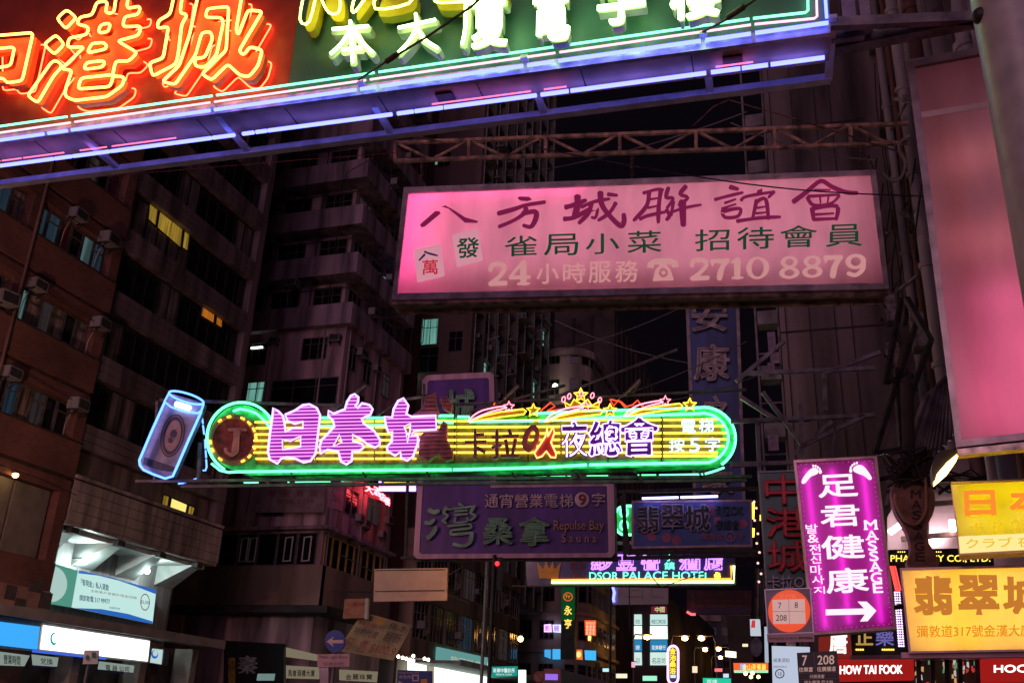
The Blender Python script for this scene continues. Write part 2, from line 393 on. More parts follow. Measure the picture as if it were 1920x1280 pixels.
# ================================================================== WINDOWS on a wall face
def window(parent, o, e, n, w, h, pm, nx=2, tr=.3, fm=None, d=.05):
    """o lower-left corner on the wall, e along, n out of the wall"""
    o = Vector(o); z = Vector((0, 0, 1)); f = MB(); fm = fm or ALU; c = o + e * (w / 2) + z * (h / 2)
    b = .05
    def br(u0, v0, u1, v1): f.obox(o + e * ((u0 + u1) / 2) + z * ((v0 + v1) / 2) + n * (d / 2), e, n, (u1 - u0) / 2, d / 2, (v1 - v0) / 2)
    br(0, 0, w, b); br(0, h - b, w, h); br(0, b, b, h - b); br(w - b, b, w, h - b)
    for i in range(1, nx): br(w * i / nx - .02, b, w * i / nx + .02, h - b)
    if tr:
        for i in range(nx): br(w * i / nx + (b if i == 0 else .02), h * (1 - tr) - .02, w * (i + 1) / nx - (b if i == nx - 1 else .02), h * (1 - tr) + .02)
    fr = obj('window', f, fm, parent)
    p = MB(); q = o + n * .012; p.add([q + e * b + z * b, q + e * (w - b) + z * b, q + e * (w - b) + z * (h - b), q + e * b + z * (h - b)], [(0, 1, 2, 3)])
    obj('pane', p, pm, fr); return fr
def litwin(name, col, s, stripes=9.0):        # a curtained window with the room lamp on behind it
    if name in MATS: return MATS[name]
    M = glow(name, col, s); t = M.node_tree; e = [x for x in t.nodes if x.type == 'EMISSION'][0]
    tc = t.nodes.new('ShaderNodeTexCoord'); w = t.nodes.new('ShaderNodeTexNoise'); w.inputs['Scale'].default_value = stripes; w.inputs['Detail'].default_value = 3
    mp = t.nodes.new('ShaderNodeMapping'); mp.inputs['Scale'].default_value = (1, 1, .05); t.links.new(tc.outputs['Object'], mp.inputs[0]); t.links.new(mp.outputs[0], w.inputs[0])
    r = t.nodes.new('ShaderNodeValToRGB'); r.color_ramp.elements[0].position = .35; r.color_ramp.elements[0].color = (*[x * .35 for x in col], 1); r.color_ramp.elements[1].position = .65; r.color_ramp.elements[1].color = (*col, 1)
    t.links.new(w.outputs[0], r.inputs[0]); t.links.new(r.outputs[0], e.inputs[0]); return M
LW_Y = litwin('lit_yellow_curtain', (1.0, .62, .08), .35); LW_YB = glow('lit_yellow_pelmet', (1.0, .78, .2), 1.1)
LW_O = litwin('lit_orange_curtain', (1.0, .30, .03), .5); LW_C = litwin('lit_cyan_room', (.35, .9, .75), .45, 5); LW_T = litwin('lit_teal_curtain', (.16, .30, .30), .45, 4); LW_W = glow('lit_white_tube', (.95, 1, .9), 3.0)
LW_P = litwin('dim_curtain', (.20, .15, .16), .16, 6); LW_B = litwin('dim_blue_curtain', (.05, .09, .14), .35, 5)
XE, YE = Vector((1, 0, 0)), Vector((0, 1, 0))
# ================================================================== L1 brick apartment, near left
BR1 = brick('red_brown_brick', (.25, .095, .075), (.19, .07, .055), (.15, .09, .08), .24, .075)
L1 = thing('brick_apartment', 'red brown brick apartment block at the left edge with long window bands', 'building', (-24, 16, 0))
FX, Y0, Y1 = -23.0, 6.0, 24.82
w = MB(); w.box((-34, Y0, 0), (FX - .42, Y1 - .01, 40)); obj('wall', w, BR1, L1)
piers = [(24.36, 24.80), (20.62, 21.1), (16.9, 17.35), (13.1, 13.6), (9.4, 9.9)]
par = MB(); slab = MB(); sills = [9.79, 12.70, 15.62, 18.55, 21.5, 24.4, 27.3, 30.2]
for s in sills:
    par.box((FX - .43, Y0, s - 1.12), (FX, Y1, s)); slab.box((FX - .40, Y0, s - 1.24), (FX - .09, Y1 - .02, s - 1.122))
    par.box((FX - .43, Y0, s - 1.66), (FX - .05, Y1 - .005, s - 1.242))
    slab.box((FX - .02, Y0, s + .001), (FX + .04, Y1, s + .05))
for a, b in piers:
    z0 = 6.0
    for s in sills: par.box((FX - .43, a, z0 if s > 9.8 else 5.95), (FX - .02, b, s - 1.662)); z0 = s + .052
par.box((FX - .43, Y0, 5.0), (FX - .01, Y1, 5.94))
obj('parapet', par, BR1, L1); obj('slab_edge', slab, mat('sooty_slab', (.06, .035, .03), .9, 0, .3, 4), L1)
CU = mat('beige_curtain', (.34, .26, .24), .9, 0, .45, 5, streak=True); CR = mat('maroon_curtain', (.22, .03, .05), .9, 0, .4, 5, streak=True); curt = [LW_P, GLASS, LW_B, GLASS, GLASS, CU, CU, CR]
for r_, s in enumerate(sills[:7]):
    for k in range(4):
        a = piers[k + 1][1]; b = piers[k][0]; n_ = 6
        if s < 12 and False: pass
        for i in range(n_):
            ww = (b - a) / n_; pm = random.choice(curt)
            if r_ == 2 and k == 0: pm = [LW_B, LW_B, CR, GLASS, LW_T, LW_B][i]
            if r_ == 1 and k == 0: pm = [LW_T, CU, LW_P, CU, GLASS, CU][i]
            if k < 2: window(L1, (FX - .41, a + i * ww, s + .05), YE, Vector((1, 0, 0)), ww - .01, 1.19, pm, 1, .28 if i % 2 else 0, d=.06)
# shuttered windows of the lowest brick floor
sh = mat('grey_roller_shutter', (.23, .20, .18), .7, 0, .15, 2)
for a, b in ((21.2, 22.75), (22.8, 24.3), (19.1, 20.55), (17.4, 19.0)):
    m_ = MB(); m_.box((FX - .40, a, 6.0), (FX - .30, b - .05, 8.1)); obj('shutter', m_, sh, L1)
st = MB(); st.box((FX - .43, Y0, 4.1), (FX + .03, Y1 + .02, 5.06)); obj('stone_band', st, mat('pink_stone', (.38, .22, .18), .6, 0, .25, 1.2), L1)
st = MB()
for (x, y) in ((20, 1110), (38, 1130), (68, 1100), (85, 1125), (45, 1160), (10, 1150), (66, 1155)):
    p = atX(x, y, FX + .03); st.cut().obox(p + XE * .008, YE, XE, random.uniform(.12, .3), .006, random.uniform(.1, .25))
obj('stone_motif', st, mat('dark_stone_inlay', (.07, .055, .06), .5, 0, .2, 5), L1)
lp = MB(); c = atX(29, 890, FX + .12); lp.ball(c, .09); t = thing('wall_lamp', 'small warm lamp under the brick ledge above the grey shutters', 'lamp', c); obj('bulb', lp, glow('warm_bulb', (1, .62, .2), 14), t)
lp = MB(); lp.bar(c + Vector((0, 0, .08)), c + Vector((-.3, 0, .14)), .03); lp.ball(c + Vector((0, 0, .07)), .11, .4); obj('bracket', lp, DARKSTEEL, t)
for (px, py, lab) in ((147, 402, 'upper left air conditioner on the top visible brick row'), (205, 448, 'air conditioner at the right end of the top visible brick row'), (72, 532, 'air conditioner left of the lit curtain on the middle brick row'),
    (190, 606, 'air conditioner at the right end of the middle brick row'), (12, 560, 'pale air conditioner at the left frame edge beside the brick pier'), (22, 697, 'white air conditioner at the left end of the lowest window row'), (148, 757, 'white air conditioner at the right end of the lowest window row')):
    p = atX(px, py, FX + .10); ac((p.x - .1, p.y, p.z - .22), R(90), lab, 'air conditioners on the brick block')
w = MB()
for y in (20.86, 17.1): w.cut().tube([(FX + .08, y, 5), (FX + .08, y, 40)], .05, seg=8)
obj('drain_pipe', w, mat('brown_soil_pipe', (.16, .09, .07), .6, 0, .3, 2, streak=True), L1)
w = MB(); random.seed(21)
for i in range(5):
    z = 8.2 + i * 2.93; w.cut().tube([(FX + .05, 9 + q * 1.6, z - .12 * math.sin(q * 1.3 + i) - .02 * i) for q in range(11)], .014, seg=4)
obj('slack_cable', w, DARKSTEEL, L1)
# ================================================================== L2 dark office block
L2M = mat('dark_granite_cladding', (.20, .145, .165), .55, 0, .4, 1.8, streak=True); L2B = mat('grey_granite_panel', (.36, .29, .285), .45, 0, .4, 2.4, streak=True)
L2 = thing('office_block', 'dark office block with grooved stone bands beside the brick apartment', 'building', (-24, 29, 0))
a, b = 24.83, 33.4; FX2 = -23.12
w = MB(); w.box((-36, a, 9.0), (FX2 - .38, b - .02, 52)); w.box((-36, a, 0), (-24.9, b - .02, 9.0)); obj('wall', w, L2M, L2)
w = MB(); tops = [13.07 + 2.48 * k for k in range(-1, 15)]
for s in tops:
    for j in range(3): w.box((FX2 - .40, a, s - .85 + j * .285), (FX2, b, s - .85 + j * .285 + .262))
    w.box((FX2 - .40, a, s - .86), (FX2 - .04, b - .005, s - .001))
obj('spandrel', w, L2M, L2)
w = MB(); w.box((FX2 - .4, b - .45, 8.7), (FX2 - .015, b - .006, 52)); obj('corner_pier', w, L2M, L2)
w = MB()
for j in range(4): w.box((-23.4, a, 7.32 + j * .33), (-22.95 - .0, b - .1, 7.32 + j * .33 + .31))
w.box((-23.4, a, 7.2), (-23.0, b - .11, 8.64))
w.box((-23.4, a, 8.68), (-22.9, b - .1, 8.8)); obj('stone_fascia', w, L2B, L2)
for s in tops[:8]:
    for i in range(6):
        ww = (b - .5 - a) / 6; y = a + i * ww
        window(L2, (FX2 - .37, y, s + .01), YE, XE, ww - .01, 1.60, GLASS if random.random() < .68 else mat('closed_curtain', (.20, .15, .16), .9, 0, .4, 5, streak=True), 2, 0, fm=mat('dark_frame', (.03, .028, .03), .5, .3, .2, 5))
P2 = PX(FX2 - .30)
def litpane(parent, PP, q, m_, name='lit_window', fr=True):
    mm = MB(); poly(mm, PP, q, 0.0); o = obj(name, mm, m_, parent)
    if fr:
        f = MB()
        for i in range(4): f.bar(PP.w(*q[i], -.02), PP.w(*q[(i + 1) % 4], -.02), .05)
        obj('frame', f, DARKSTEEL, o)
    return o
for q, mm in (([(282, 364), (299, 378), (292, 425), (277, 411)], LW_Y), ([(301, 380), (345, 415), (339, 466), (294, 427)], LW_Y), ([(347, 418), (358, 426), (352, 472), (341, 464)], LW_Y)):
    o = litpane(L2, P2, q, mm)
    pb = MB(); poly(pb, P2, [q[0], q[1], lerp(q[1], q[2], .22), lerp(q[0], q[3], .22)], -.01); obj('pelmet', pb, LW_YB, o)
for q, mm in (([(379, 573), (403, 588), (401, 607), (376, 592)], LW_O), ([(406, 590), (418, 598), (416, 616), (404, 608)], LW_O), ([(306, 926), (318, 930), (314, 953), (302, 948)], LW_Y), ([(321, 932), (352, 945), (348, 965), (317, 954)], LW_YB), ([(354, 946), (366, 951), (361, 968), (350, 965)], LW_Y), ([(430, 262), (447, 277), (441, 290), (425, 276)], LW_O), ([(452, 293), (466, 304), (463, 314), (450, 303)], LW_O)):
    litpane(L2, P2, q, mm)
# recess with lit soffit, beams and billboard
sof = mat('white_soffit', (.72, .75, .74), .6, 0, .1, 2)
w = MB(); w.box((-24.9, a + .0, 7.05), (-23.41, b - .3, 7.19)); obj('soffit', w, sof, L2)
w = MB(); w.box((-24.95, a, 4.3), (-24.78, b - .3, 7.04)); obj('recess_wall', w, GREY, L2)
w = MB()
for y in (25.1, 27.4, 29.7, 32.0):
    w.cut().add([(-24.77, y, 6.3), (-23.2, y, 7.02), (-23.2, y + .5, 7.02), (-24.77, y + 1.1, 6.3), (-24.77, y, 7.04), (-23.2, y, 7.045), (-23.2, y + .5, 7.045), (-24.77, y + 1.1, 7.045)], [(0, 1, 2, 3), (0, 1, 5, 4), (1, 2, 6, 5), (2, 3, 7, 6), (3, 0, 4, 7)])
obj('soffit_beam', w, sof, L2)
w = MB()
for y in (25.15, 27.45, 29.75, 32.05): w.cut().box((-23.3, y, 6.98), (-23.0, y + .36, 7.16))
obj('beam_end', w, DARKSTEEL, L2)
t = thing('recess_floodlight', 'pair of white floodlights above the pale billboard under the canopy', 'floodlight', (-24.0, 27.6, 6.4)); w = MB(); w.ball((-24.2, 27.4, 6.45), .10); w.ball((-24.2, 25.0, 6.35), .08); w.ball((-24.1, 30.6, 6.6), .09); obj('lamp', w, glow('white_flood', (.75, 1, .93), 230), t)
w = MB(); w.bar((-24.75, 27.4, 6.55), (-24.2, 27.4, 6.55), .03); w.bar((-24.75, 25.0, 6.45), (-24.2, 25.0, 6.45), .03); w.bar((-24.75, 30.6, 6.7), (-24.1, 30.6, 6.7), .03); obj('arm', w, DARKSTEEL, t)
# billboard
PB = PX(-24.25); q = [(146, 1069), (293, 1105), (286, 1169), (134, 1138)]
AD = root(PB, q, 'advertising_billboard', 'pale blue and white backlit billboard in the recess above the bank fascia', 'billboard'); INV[AD.name] = Matrix.Translation(AD.location).inverted()
w = MB(); poly(w, PB, [(90, 1052)] + q[:1] + q[1:] + [(90, 1132)], .05, .2); obj('housing', w, GREY, AD)
w = MB(); poly(w, PB, q, 0.0); obj('panel', w, glow('ad_white', (.62, .93, .88), .85), AD)
w = MB(); poly(w, PB, [(92, 1054), (146, 1069), (134, 1138), (92, 1131)], 0.0); obj('panel_green', w, glow('ad_green', (.10, .36, .27), .8), AD)
w = MB(); poly(w, PB, [(92, 1062)] + ell(96, 1094, 30, 34, 14, 0, -80, 85) + [(92, 1127)], -.01); obj('disc', w, glow('ad_pale', (.5, .72, .66), .8), AD)
w = MB(); poly(w, PB, [(148, 1069), (293, 1105), (292, 1113), (250, 1097), (200, 1080), (147, 1074)], -.01); poly(w, PB, [(135, 1138), (286, 1169), (286, 1164), (240, 1150), (190, 1141), (140, 1139)], -.01); obj('blue_wave', w, glow('ad_blue', (.03, .16, .62), .8), AD)
w = MB(); text(w, PB, '「智現金」私人貸款', (152, 1084, 204, 1096), .22, off=-.012, bold=.02); text(w, PB, '請即致電 317 99977', (149, 1114, 206, 1125), .13, off=-.012, bold=.02); text(w, PB, '查詢優惠詳情及條款', (205, 1136, 225, 1140), .14, off=-.012); obj('lettering', w, glow('ad_ink', (.02, .10, .22), .5), AD)
w = MB(); text(w, PB, '全新客戶享額外現金回贈', (170, 1104, 256, 1109), .16, off=-.012); w2 = PB; poly(w, PB, ell(272, 1128, 9, 16, 18), -.012, 0, [ell(272, 1128, 7.6, 14, 18)]); text(w, PB, '$2,300', (264, 1124, 281, 1131), .15, off=-.012, bold=.02); obj('seal', w, glow('ad_red', (.40, .16, .18), .5), AD)
# bank fascia
PF = PX(-22.5); BK = thing('bank_fascia_sign', 'long glowing white and blue bank fascia with a crescent emblem', 'sign', (-22.5, 27, 3.4))
q = [(81, 1171), (281, 1201), (277, 1239), (75, 1216)]
w = MB(); poly(w, PF, [(-60, 1145), (86, 1166), (283, 1198), (279, 1242), (72, 1220), (-60, 1208)], .04, .35); obj('housing', w, GREY, BK)
w = MB(); poly(w, PF, q, 0.0); obj('white_panel', w, glow('bank_white', (.93, 1.0, 1.0), 2.2), BK)
w = MB(); poly(w, PF, [(-55, 1158), (75, 1174), (70, 1217), (-55, 1203)], 0.0); obj('blue_panel', w, glow('bank_blue', (.05, .42, 1.0), 1.0), BK)
w = MB(); poly(w, PF, [(60, 1217), (200, 1232), (199, 1236), (60, 1222)], -.03); obj('blue_trim', w, glow('bank_trim', (.06, .15, .8), .9), BK)
w = MB(); poly(w, PF, ell(101, 1197, 7, 12, 20), -.02, 0, [ell(103, 1196, 5.4, 8.5, 20)]); obj('crescent_emblem', w, glow('bank_teal', (.02, .45, .5), .8), BK)
w = MB(); w.box((-23.02, 14, 4.12), (-21.9, 33.0, 4.3)); w.box((-21.93, 14, 4.06), (-21.87, 33.0, 4.36)); t = solo('shop_canopy', w, mat('canopy_board', (.30, .29, .28), .6, 0, .2, 1.5), 'flat grey canopy over the glowing bank fascia', 'canopy')
w = MB(); q2 = [(280, 1213), (307, 1216), (304, 1246), (277, 1242)]; PF2 = PL(280, 1242, 31.2, 6)
t = root(PF2, q2, 'projecting_bank_sign', 'small pale cube sign with a blue crescent right of the white fascia', 'sign')
w = MB(); poly(w, PF2, q2, .02, .4); obj('box', w, GREY, t); w = MB(); poly(w, PF2, inset(q2, 1.5), 0); obj('panel', w, glow('cube_white', (.6, .8, .8), .8), t)
w = MB(); poly(w, PF2, ell(290, 1226, 6.5, 8, 16), -.01, 0, [ell(291, 1224, 4.6, 5.5, 16)]); obj('crescent_emblem', w, glow('ad_blue', (.03, .16, .62), .8), t)
# shop fronts beneath the fascia
t = thing('money_shop', 'dim shop front with white notice boards under the bank fascia', 'shop', (-23.2, 26, 0))
w = MB(); w.box((-23.9, 10, 0), (-23.75, 33, 4.0)); obj('back_wall', w, mat('shop_dark_wall', (.13, .10, .09), .7, 0, .4, 2), t)
w = MB()
for y in (18.5, 22.0, 26.3, 29.6, 32.5): w.cut().box((-23.7, y, 0), (-22.9, y + .35, 4.0))
obj('pillar', w, mat('shop_pillar', (.33, .27, .24), .6, 0, .2, 2), t)
PSH = PX(-22.75)
for i, q in enumerate(([(-5, 1220), (56, 1228), (46, 1248), (-5, 1246)], [(62, 1226), (110, 1232), (107, 1249), (64, 1246)], [(188, 1239), (252, 1247), (250, 1260), (186, 1254)])):
    w = MB(); poly(w, PSH, q, 0, .06); o = obj('notice_board', w, glow('notice_white', (.42, .52, .46), .55), t)
    w = MB(); text(w, PSH, ['營業時間', '兌換', '電 器 公司'][i], (q[3][0] + 12, q[0][1] + 6, q[2][0] - 8, q[2][1] - 5), .1, off=-.01, bold=.02); obj('lettering', w, mat('ink', (.03, .03, .04), .7, 0, 0), o)
bl = MB(); poly(bl, PSH, [(62, 1246), (107, 1249), (107, 1252), (62, 1249)], 0, .06); poly(bl, PSH, [(186, 1254), (232, 1258), (232, 1262), (186, 1258)], 0, .06); obj('blue_trim', bl, mat('blue_vinyl', (.03, .05, .3), .5, 0, .1), t)
# small traffic board on a pole
PT = PL(170, 1240, 16, 0); q = [(158, 1218), (184, 1218), (183, 1244), (155, 1244)]
t = root(PT, q, 'pole_notice', 'small white square notice on a thin pole in front of the bank', 'sign'); w = MB(); poly(w, PT, q, 0, .03); obj('plate', w, mat('white_plate', (.62, .66, .60), .5, 0, .1), t)
w = MB(); poly(w, PT, ell(164, 1232, 4, 5, 12), -.01); poly(w, PT, [(172, 1222), (180, 1222), (180, 1232), (172, 1232)], -.01); obj('pictogram', w, mat('green_ink', (.04, .16, .10), .6, 0, 0), t)
w = MB(); b_ = PT.w(168, 1246, .05); w.tube([(b_.x, b_.y, .14), PT.w(170, 1220, .05)], .03); obj('pole', w, STEEL, t)
# ================================================================== L3 corner building
L3M = mat('pinkish_render', (.56, .37, .42), .9, 0, .42, 1.3, streak=True, bump=.2); L3D = mat('grey_render', (.35, .25, .30), .9, 0, .42, 1.5, streak=True)
L3 = thing('corner_building', 'pinkish rendered corner apartment tower with wrap around balconies', 'building', (-24, 43, 0))
cx, cy, ey = -23.0, 41.6, 49.2
w = MB(); w.box((-40, cy, 0), (cx, ey, 21.0)); w.box((-40, cy + .7, 21.0), (cx - .7, ey - .02, 52)); obj('wall', w, L3M, L3)
w = MB(); k = 0
z = 21.0
while z < 50:
    w.box((-40, cy - .45, z), (cx + .45, cy - .30, z + 1.2)); w.box((cx + .30, cy - .30, z), (cx + .45, ey - .1, z + 1.2)); w.box((-40, cy - .29, z), (cx + .29, ey - .11, z + .16)); z += 2.95
obj('balcony', w, L3D, L3)
w = MB(); z = 21.0
while z < 48:
    for i in range(14):
        x = -39 + i * 1.15; w.bar((x, cy - .37, z + 1.2), (x, cy - .37, z + 2.94), .05)
    for i in range(7): w.bar((cx + .37, cy + .2 + i * 1.2, z + 1.2), (cx + .37, cy + .2 + i * 1.2, z + 2.94), .05)
    w.bar((-39, cy - .37, z + 2.1), (cx + .37, cy - .37, z + 2.1), .04); z += 2.95
obj('balcony_frame', w, DARKSTEEL, L3)
z = 21.0; LWs = [GLASS] * 30 + [LW_P]
for r_ in range(7):
    for x in (-30.5, -28.2, -25.6): window(L3, (x, cy + .69, z + 1.0), XE, -YE, 1.7, 1.75, random.choice(LWs), 3, .3)
    for y in (42.6, 44.8, 47.0): window(L3, (cx - .69, y, z + 1.0), YE, XE, 1.5, 1.75, random.choice(LWs), 3, .3)
    z += 2.95
for (x, z, ww, hh, pm) in ((-25.5, 19.25, 1.5, 1.25, GLASS), (-29.0, 19.2, 1.4, 1.3, GLASS), (-28.5, 16.9, 1.2, 1.35, LW_C), (-27.0, 16.7, 3.9, 1.5, GLASS), (-28.6, 14.0, 2.6, 1.3, GLASS), (-26.5, 11.0, 1.2, 1.2, GLASS)):
    window(L3, (x, cy - .001, z), XE, -YE, ww, hh, pm, 3 if ww > 1.3 else 2, .3)
w = MB(); w.bar((-28.6, cy - .06, 20.2), (-27.9, cy - .06, 20.2), .09); o = obj('window_tube_lamp', w, LW_W, L3)
for (y, z, pm) in ((42.1, 18.9, GLASS), (43.9, 18.8, GLASS), (46.3, 18.8, LW_P), (42.3, 16.3, GLASS), (44.6, 16.2, GLASS), (46.9, 16.1, GLASS), (42.8, 13.6, GLASS), (45.6, 13.5, GLASS), (43.4, 11.5, GLASS), (46.0, 11.6, LW_P)):
    window(L3, (cx + .001, y, z), YE, XE, .95 if z > 18 else 1.5, 1.35, pm, 2, .25)
w = MB(); w.box((-40, cy - .5, 10.25), (cx + .5, ey, 10.42)); w.box((-40, cy - .25, 15.9), (cx + .05, cy - .001, 16.0)); obj('ledge', w, L3D, L3)
w = MB(); w.box((-40, cy - .31, 8.55), (cx + .31, cy - .30, 8.6)); 
for i in range(8): pass
for q, mm in (([(692, 406), (699, 411), (696, 430), (689, 424)], LW_Y), ([(703, 414), (714, 422), (711, 446), (700, 438)], LW_Y), ([(708, 508), (716, 514), (713, 540), (705, 532)], litwin('lit_blue_room', (.35, .55, 1), .5)), ([(718, 516), (724, 520), (721, 546), (715, 541)], MATS['lit_blue_room'])): litpane(L3, PX(cx - .64), q, mm)
# podium: window strip with white open sashes, pale apron, dark canopy
w = MB(); w.box((-40, cy - .35, 6.7), (cx + .35, cy - .003, 8.55)); w.box((cx + .003, cy - .3, 6.7), (cx + .35, ey, 8.55)); obj('podium_apron', w, mat('stained_apron', (.30, .22, .18), .9, 0, .35, .7, streak=True), L3)
for i in range(8): window(L3, (-32 + i * 1.1, cy - .02, 8.6), XE, -YE, 1.05, 1.55, GLASS, 1, 0)
for i in range(9): window(L3, (cx + .02, cy + .2 + i * .8, 8.6), YE, XE, .75, 1.5, GLASS, 1, 0, fm=mat('gold_frame', (.62, .40, .12), .4, .3, .2, 5))
for px in (440, 456, 523, 558): 
    p = atY(px, 1050, cy - .4); s_ = MB(); f0 = Vector((p.x, cy - .06, 8.75)); dx = Vector((.92, -.38, 0)).normalized()
    for (u0, u1, v0, v1) in ((0, .6, 0, .06), (0, .6, 1.14, 1.2), (0, .06, .06, 1.14), (.54, .6, .06, 1.14)): s_.obox(f0 + dx * ((u0 + u1) / 2) + Vector((0, 0, (v0 + v1) / 2)), dx, Vector((-dx.y, dx.x, 0)), (u1 - u0) / 2, .02, (v1 - v0) / 2)
    obj('open_sash', s_, WHITEP, L3)
w = MB(); w.box((-40, cy - 1.8, 6.2), (cx + 1.6, cy - .36, 6.5)); w.box((cx + .36, cy - .35, 6.2), (cx + 1.6, ey, 6.5)); obj('canopy', w, mat('dark_canopy', (.05, .045, .05), .8, 0, .3, 2), L3)
w = MB(); w.box((-36, cy - 1.6, 4.5), (-29, cy - 1.5, 6.1)); obj('pink_hoarding', w, mat('pink_board', (.40, .18, .20), .8, 0, .2, 2), L3)
for (px, py, lab) in ((604, 1238, ''),): pass
for i, (y, z) in enumerate(((43.3, 19.9), (45.3, 19.8), (43.5, 17.4), (46.2, 17.3), (45.0, 11.4), (45.7, 11.2), (47.9, 11.1), (48.6, 12.0))):
    ac((cx + .02, y, z), R(90), 'window air conditioner on the pink street side of the corner building', 'air conditioners on the corner building street side')
for i, (x, z) in enumerate(((-23.5, 20.1), (-27.2, 20.3), (-25.4, 14.2), (-26.3, 23.4), (-28.2, 26.3))):
    ac((x, cy - .02 if z < 21 else cy - .45, z), 0, 'dusty air conditioner on the front face of the corner building', 'air conditioners on the corner building front')
for i in range(5):
    z = 22.3 + i * 2.95; ac((cx + .46, 43.4 + (i * 1.7) % 4, z), R(90), 'air conditioner hung outside the street side balconies', 'air conditioners outside the balconies')
w = MB()
for y in (42.0, 45.4, 48.6): w.cut().tube([(cx + .07, y, 8.6), (cx + .07, y, 20.9)], .055, seg=8)
for x in (-24.2, -27.4): w.cut().tube([(x, cy - .07, 10.45), (x, cy - .07, 20.9)], .055, seg=8)
obj('drain_pipe', w, mat('grey_soil_pipe', (.30, .24, .25), .6, 0, .3, 2, streak=True), L3)
PS3 = PL(560, 935, 41.2, 0)
t = thing('painted_shop_board', 'faded pale board with red characters on the corner building behind the neon', 'sign', PS3.w(560, 950)); w = MB(); poly(w, PS3, [(482, 912), (610, 912), (606, 960), (480, 960)], 0, .1); obj('board', w, mat('faded_board', (.30, .22, .23), .8, 0, .2, 2), t)
w = MB(); chars(w, PS3, '泰麗賓館', (502, 918, 596, 930), off=-.01, gap=.4); text(w, PS3, '電話 2736', (518, 936, 590, 943), off=-.01); obj('lettering', w, mat('faded_red', (.22, .06, .07), .8, 0, .1), t)
t = thing('pink_wall_poster', 'pink advertising poster at the street corner of the corner building', 'sign', (cx + .1, 42.6, 11)); PW = PX(cx + .06); w = MB(); poly(w, PW, [(618, 912), (645, 920), (642, 958), (616, 950)], 0, .05); obj('board', w, mat('poster_pink', (.55, .25, .30), .7, 0, .2, 3), t); w = MB(); text(w, PW, '酒店', (622, 924, 640, 938), .25, off=-.01); obj('lettering', w, mat('faded_red', (.22, .06, .07), .8, 0, .1), t)
# ================================================================== L4 tower with cluttered side
L4M = mat('brown_tile_tower', (.22, .14, .13), .85, 0, .3, .5, streak=True); L4S = mat('grey_tower_side', (.20, .19, .16), .9, 0, .4, .6, streak=True)
L4 = thing('apartment_tower', 'tall brown apartment tower with a blank front and cluttered street side', 'building', (-24, 62, 0))
w = MB(); w.box((-45, 60, 10.9), (-23, 60.2, 78)); obj('front_wall', w, L4M, L4)
w = MB(); w.box((-45, 60.21, 10.9), (-23.5, 81, 78)); obj('side_wall', w, L4S, L4)
w = MB()
for i in range(9): w.box((-23.5, 60.21 + i * 2.55, 10.9), (-23.0, 60.45 + i * 2.55, 78))
for k in range(22): w.box((-23.5, 60.3, 12.5 + k * 3), (-23.1, 80.9, 12.72 + k * 3))
obj('side_rib', w, L4S, L4)
random.seed(3)
for k in range(8):
    for i in range(8):
        pm = random.choice([GLASS] * 9 + [LW_P, LW_B, LW_C] if k < 7 else [GLASS])
        window(L4, (-23.49, 60.6 + i * 2.55, 20.0 + k * 3 + .0), YE, XE, 1.9, 1.7, pm, 2, .3)
w = MB()
for k in range(10):
    for i in range(8):
        if random.random() < .8:
            y = 60.6 + i * 2.55; z = 21.9 + k * 3 + random.uniform(-.2, .3); w.cut().box((-23.09, y, z), (-22.9 + random.random() * .7, y + random.uniform(.8, 2.0), z + .06))
        if random.random() < .3:
            y = 60.6 + i * 2.55 + random.random(); z = 18 + k * 3; w.cut().bar((-23.05, y, z + 1.9), (-22.1, y + .2, z + 1.9 + random.uniform(-.1, .5)), .06)
obj('awning', w, mat('pale_metal_awning', (.36, .34, .27), .6, .3, .3, 3), L4)
w = MB()
for i in range(9):
    y = 60.5 + i * 2.4 + random.random() * .6; w.tube([(-22.95, y, 11), (-22.95, y, 60)], .07, seg=5)
obj('drain_pipe', w, mat('pale_pipe', (.34, .33, .28), .7, 0, .3, 3), L4)
for (px, py, ww, hh, pm) in ((763, 646, 1.3, 2.0, LW_C), (789, 648, 1.3, 2.1, LW_C), (757, 702, 1.2, 1.6, GLASS), (784, 700, 1.5, 2.0, GLASS), (765, 583, 1.2, 1.9, GLASS), (793, 583, 1.2, 1.7, GLASS), (840, 660, 1.1, 1.6, GLASS), (806, 312, .7, 1.0, LW_C), (822, 314, 1.0, 1.4, GLASS)):
    p = atY(px, py, 59.99); window(L4, (p.x, 59.999, p.z), XE, -YE, ww, hh, pm, 2, .35)
random.seed(5)
for k in range(26):
    ac((-23.06, 61.2 + random.randrange(8) * 2.55 + .3, 18.4 + random.randrange(9) * 3 + .9), R(90), 'air conditioner among the awnings on the cluttered tower side', 'air conditioners on the cluttered tower side')
# ================================================================== old shophouse row
TLM = mat('old_plaster', (.27, .20, .15), .9, 0, .4, .7, streak=True)
TL = thing('shophouse_row', 'low old shophouse row with glazed balconies and street awning on the left', 'building', (-24, 62, 0))
w = MB(); w.box((-40, 52.2, 0), (-23.3, 73, 12.0)); obj('wall', w, TLM, TL)
w = MB()
for z in (5.4, 8.6, 11.6): w.box((-23.3, 52.2, z), (-22.6, 73, z + .9)); w.box((-23.3, 52.2, z - .14), (-22.5, 73, z - .003))
for i in range(8): w.box((-23.3, 52.3 + i * 2.6, 6.31), (-22.62, 52.55 + i * 2.6, 8.45)); w.box((-23.3, 52.3 + i * 2.6, 9.51), (-22.62, 52.55 + i * 2.6, 11.45))
obj('balcony', w, TLM, TL)
for r_ in range(2):
    for i in range(8): window(TL, (-22.75, 52.6 + i * 2.6, 6.32 + 3.2 * r_), YE, XE, 2.28, 2.1, random.choice([GLASS] * 5 + [LW_P, LW_B]), 4, .3)
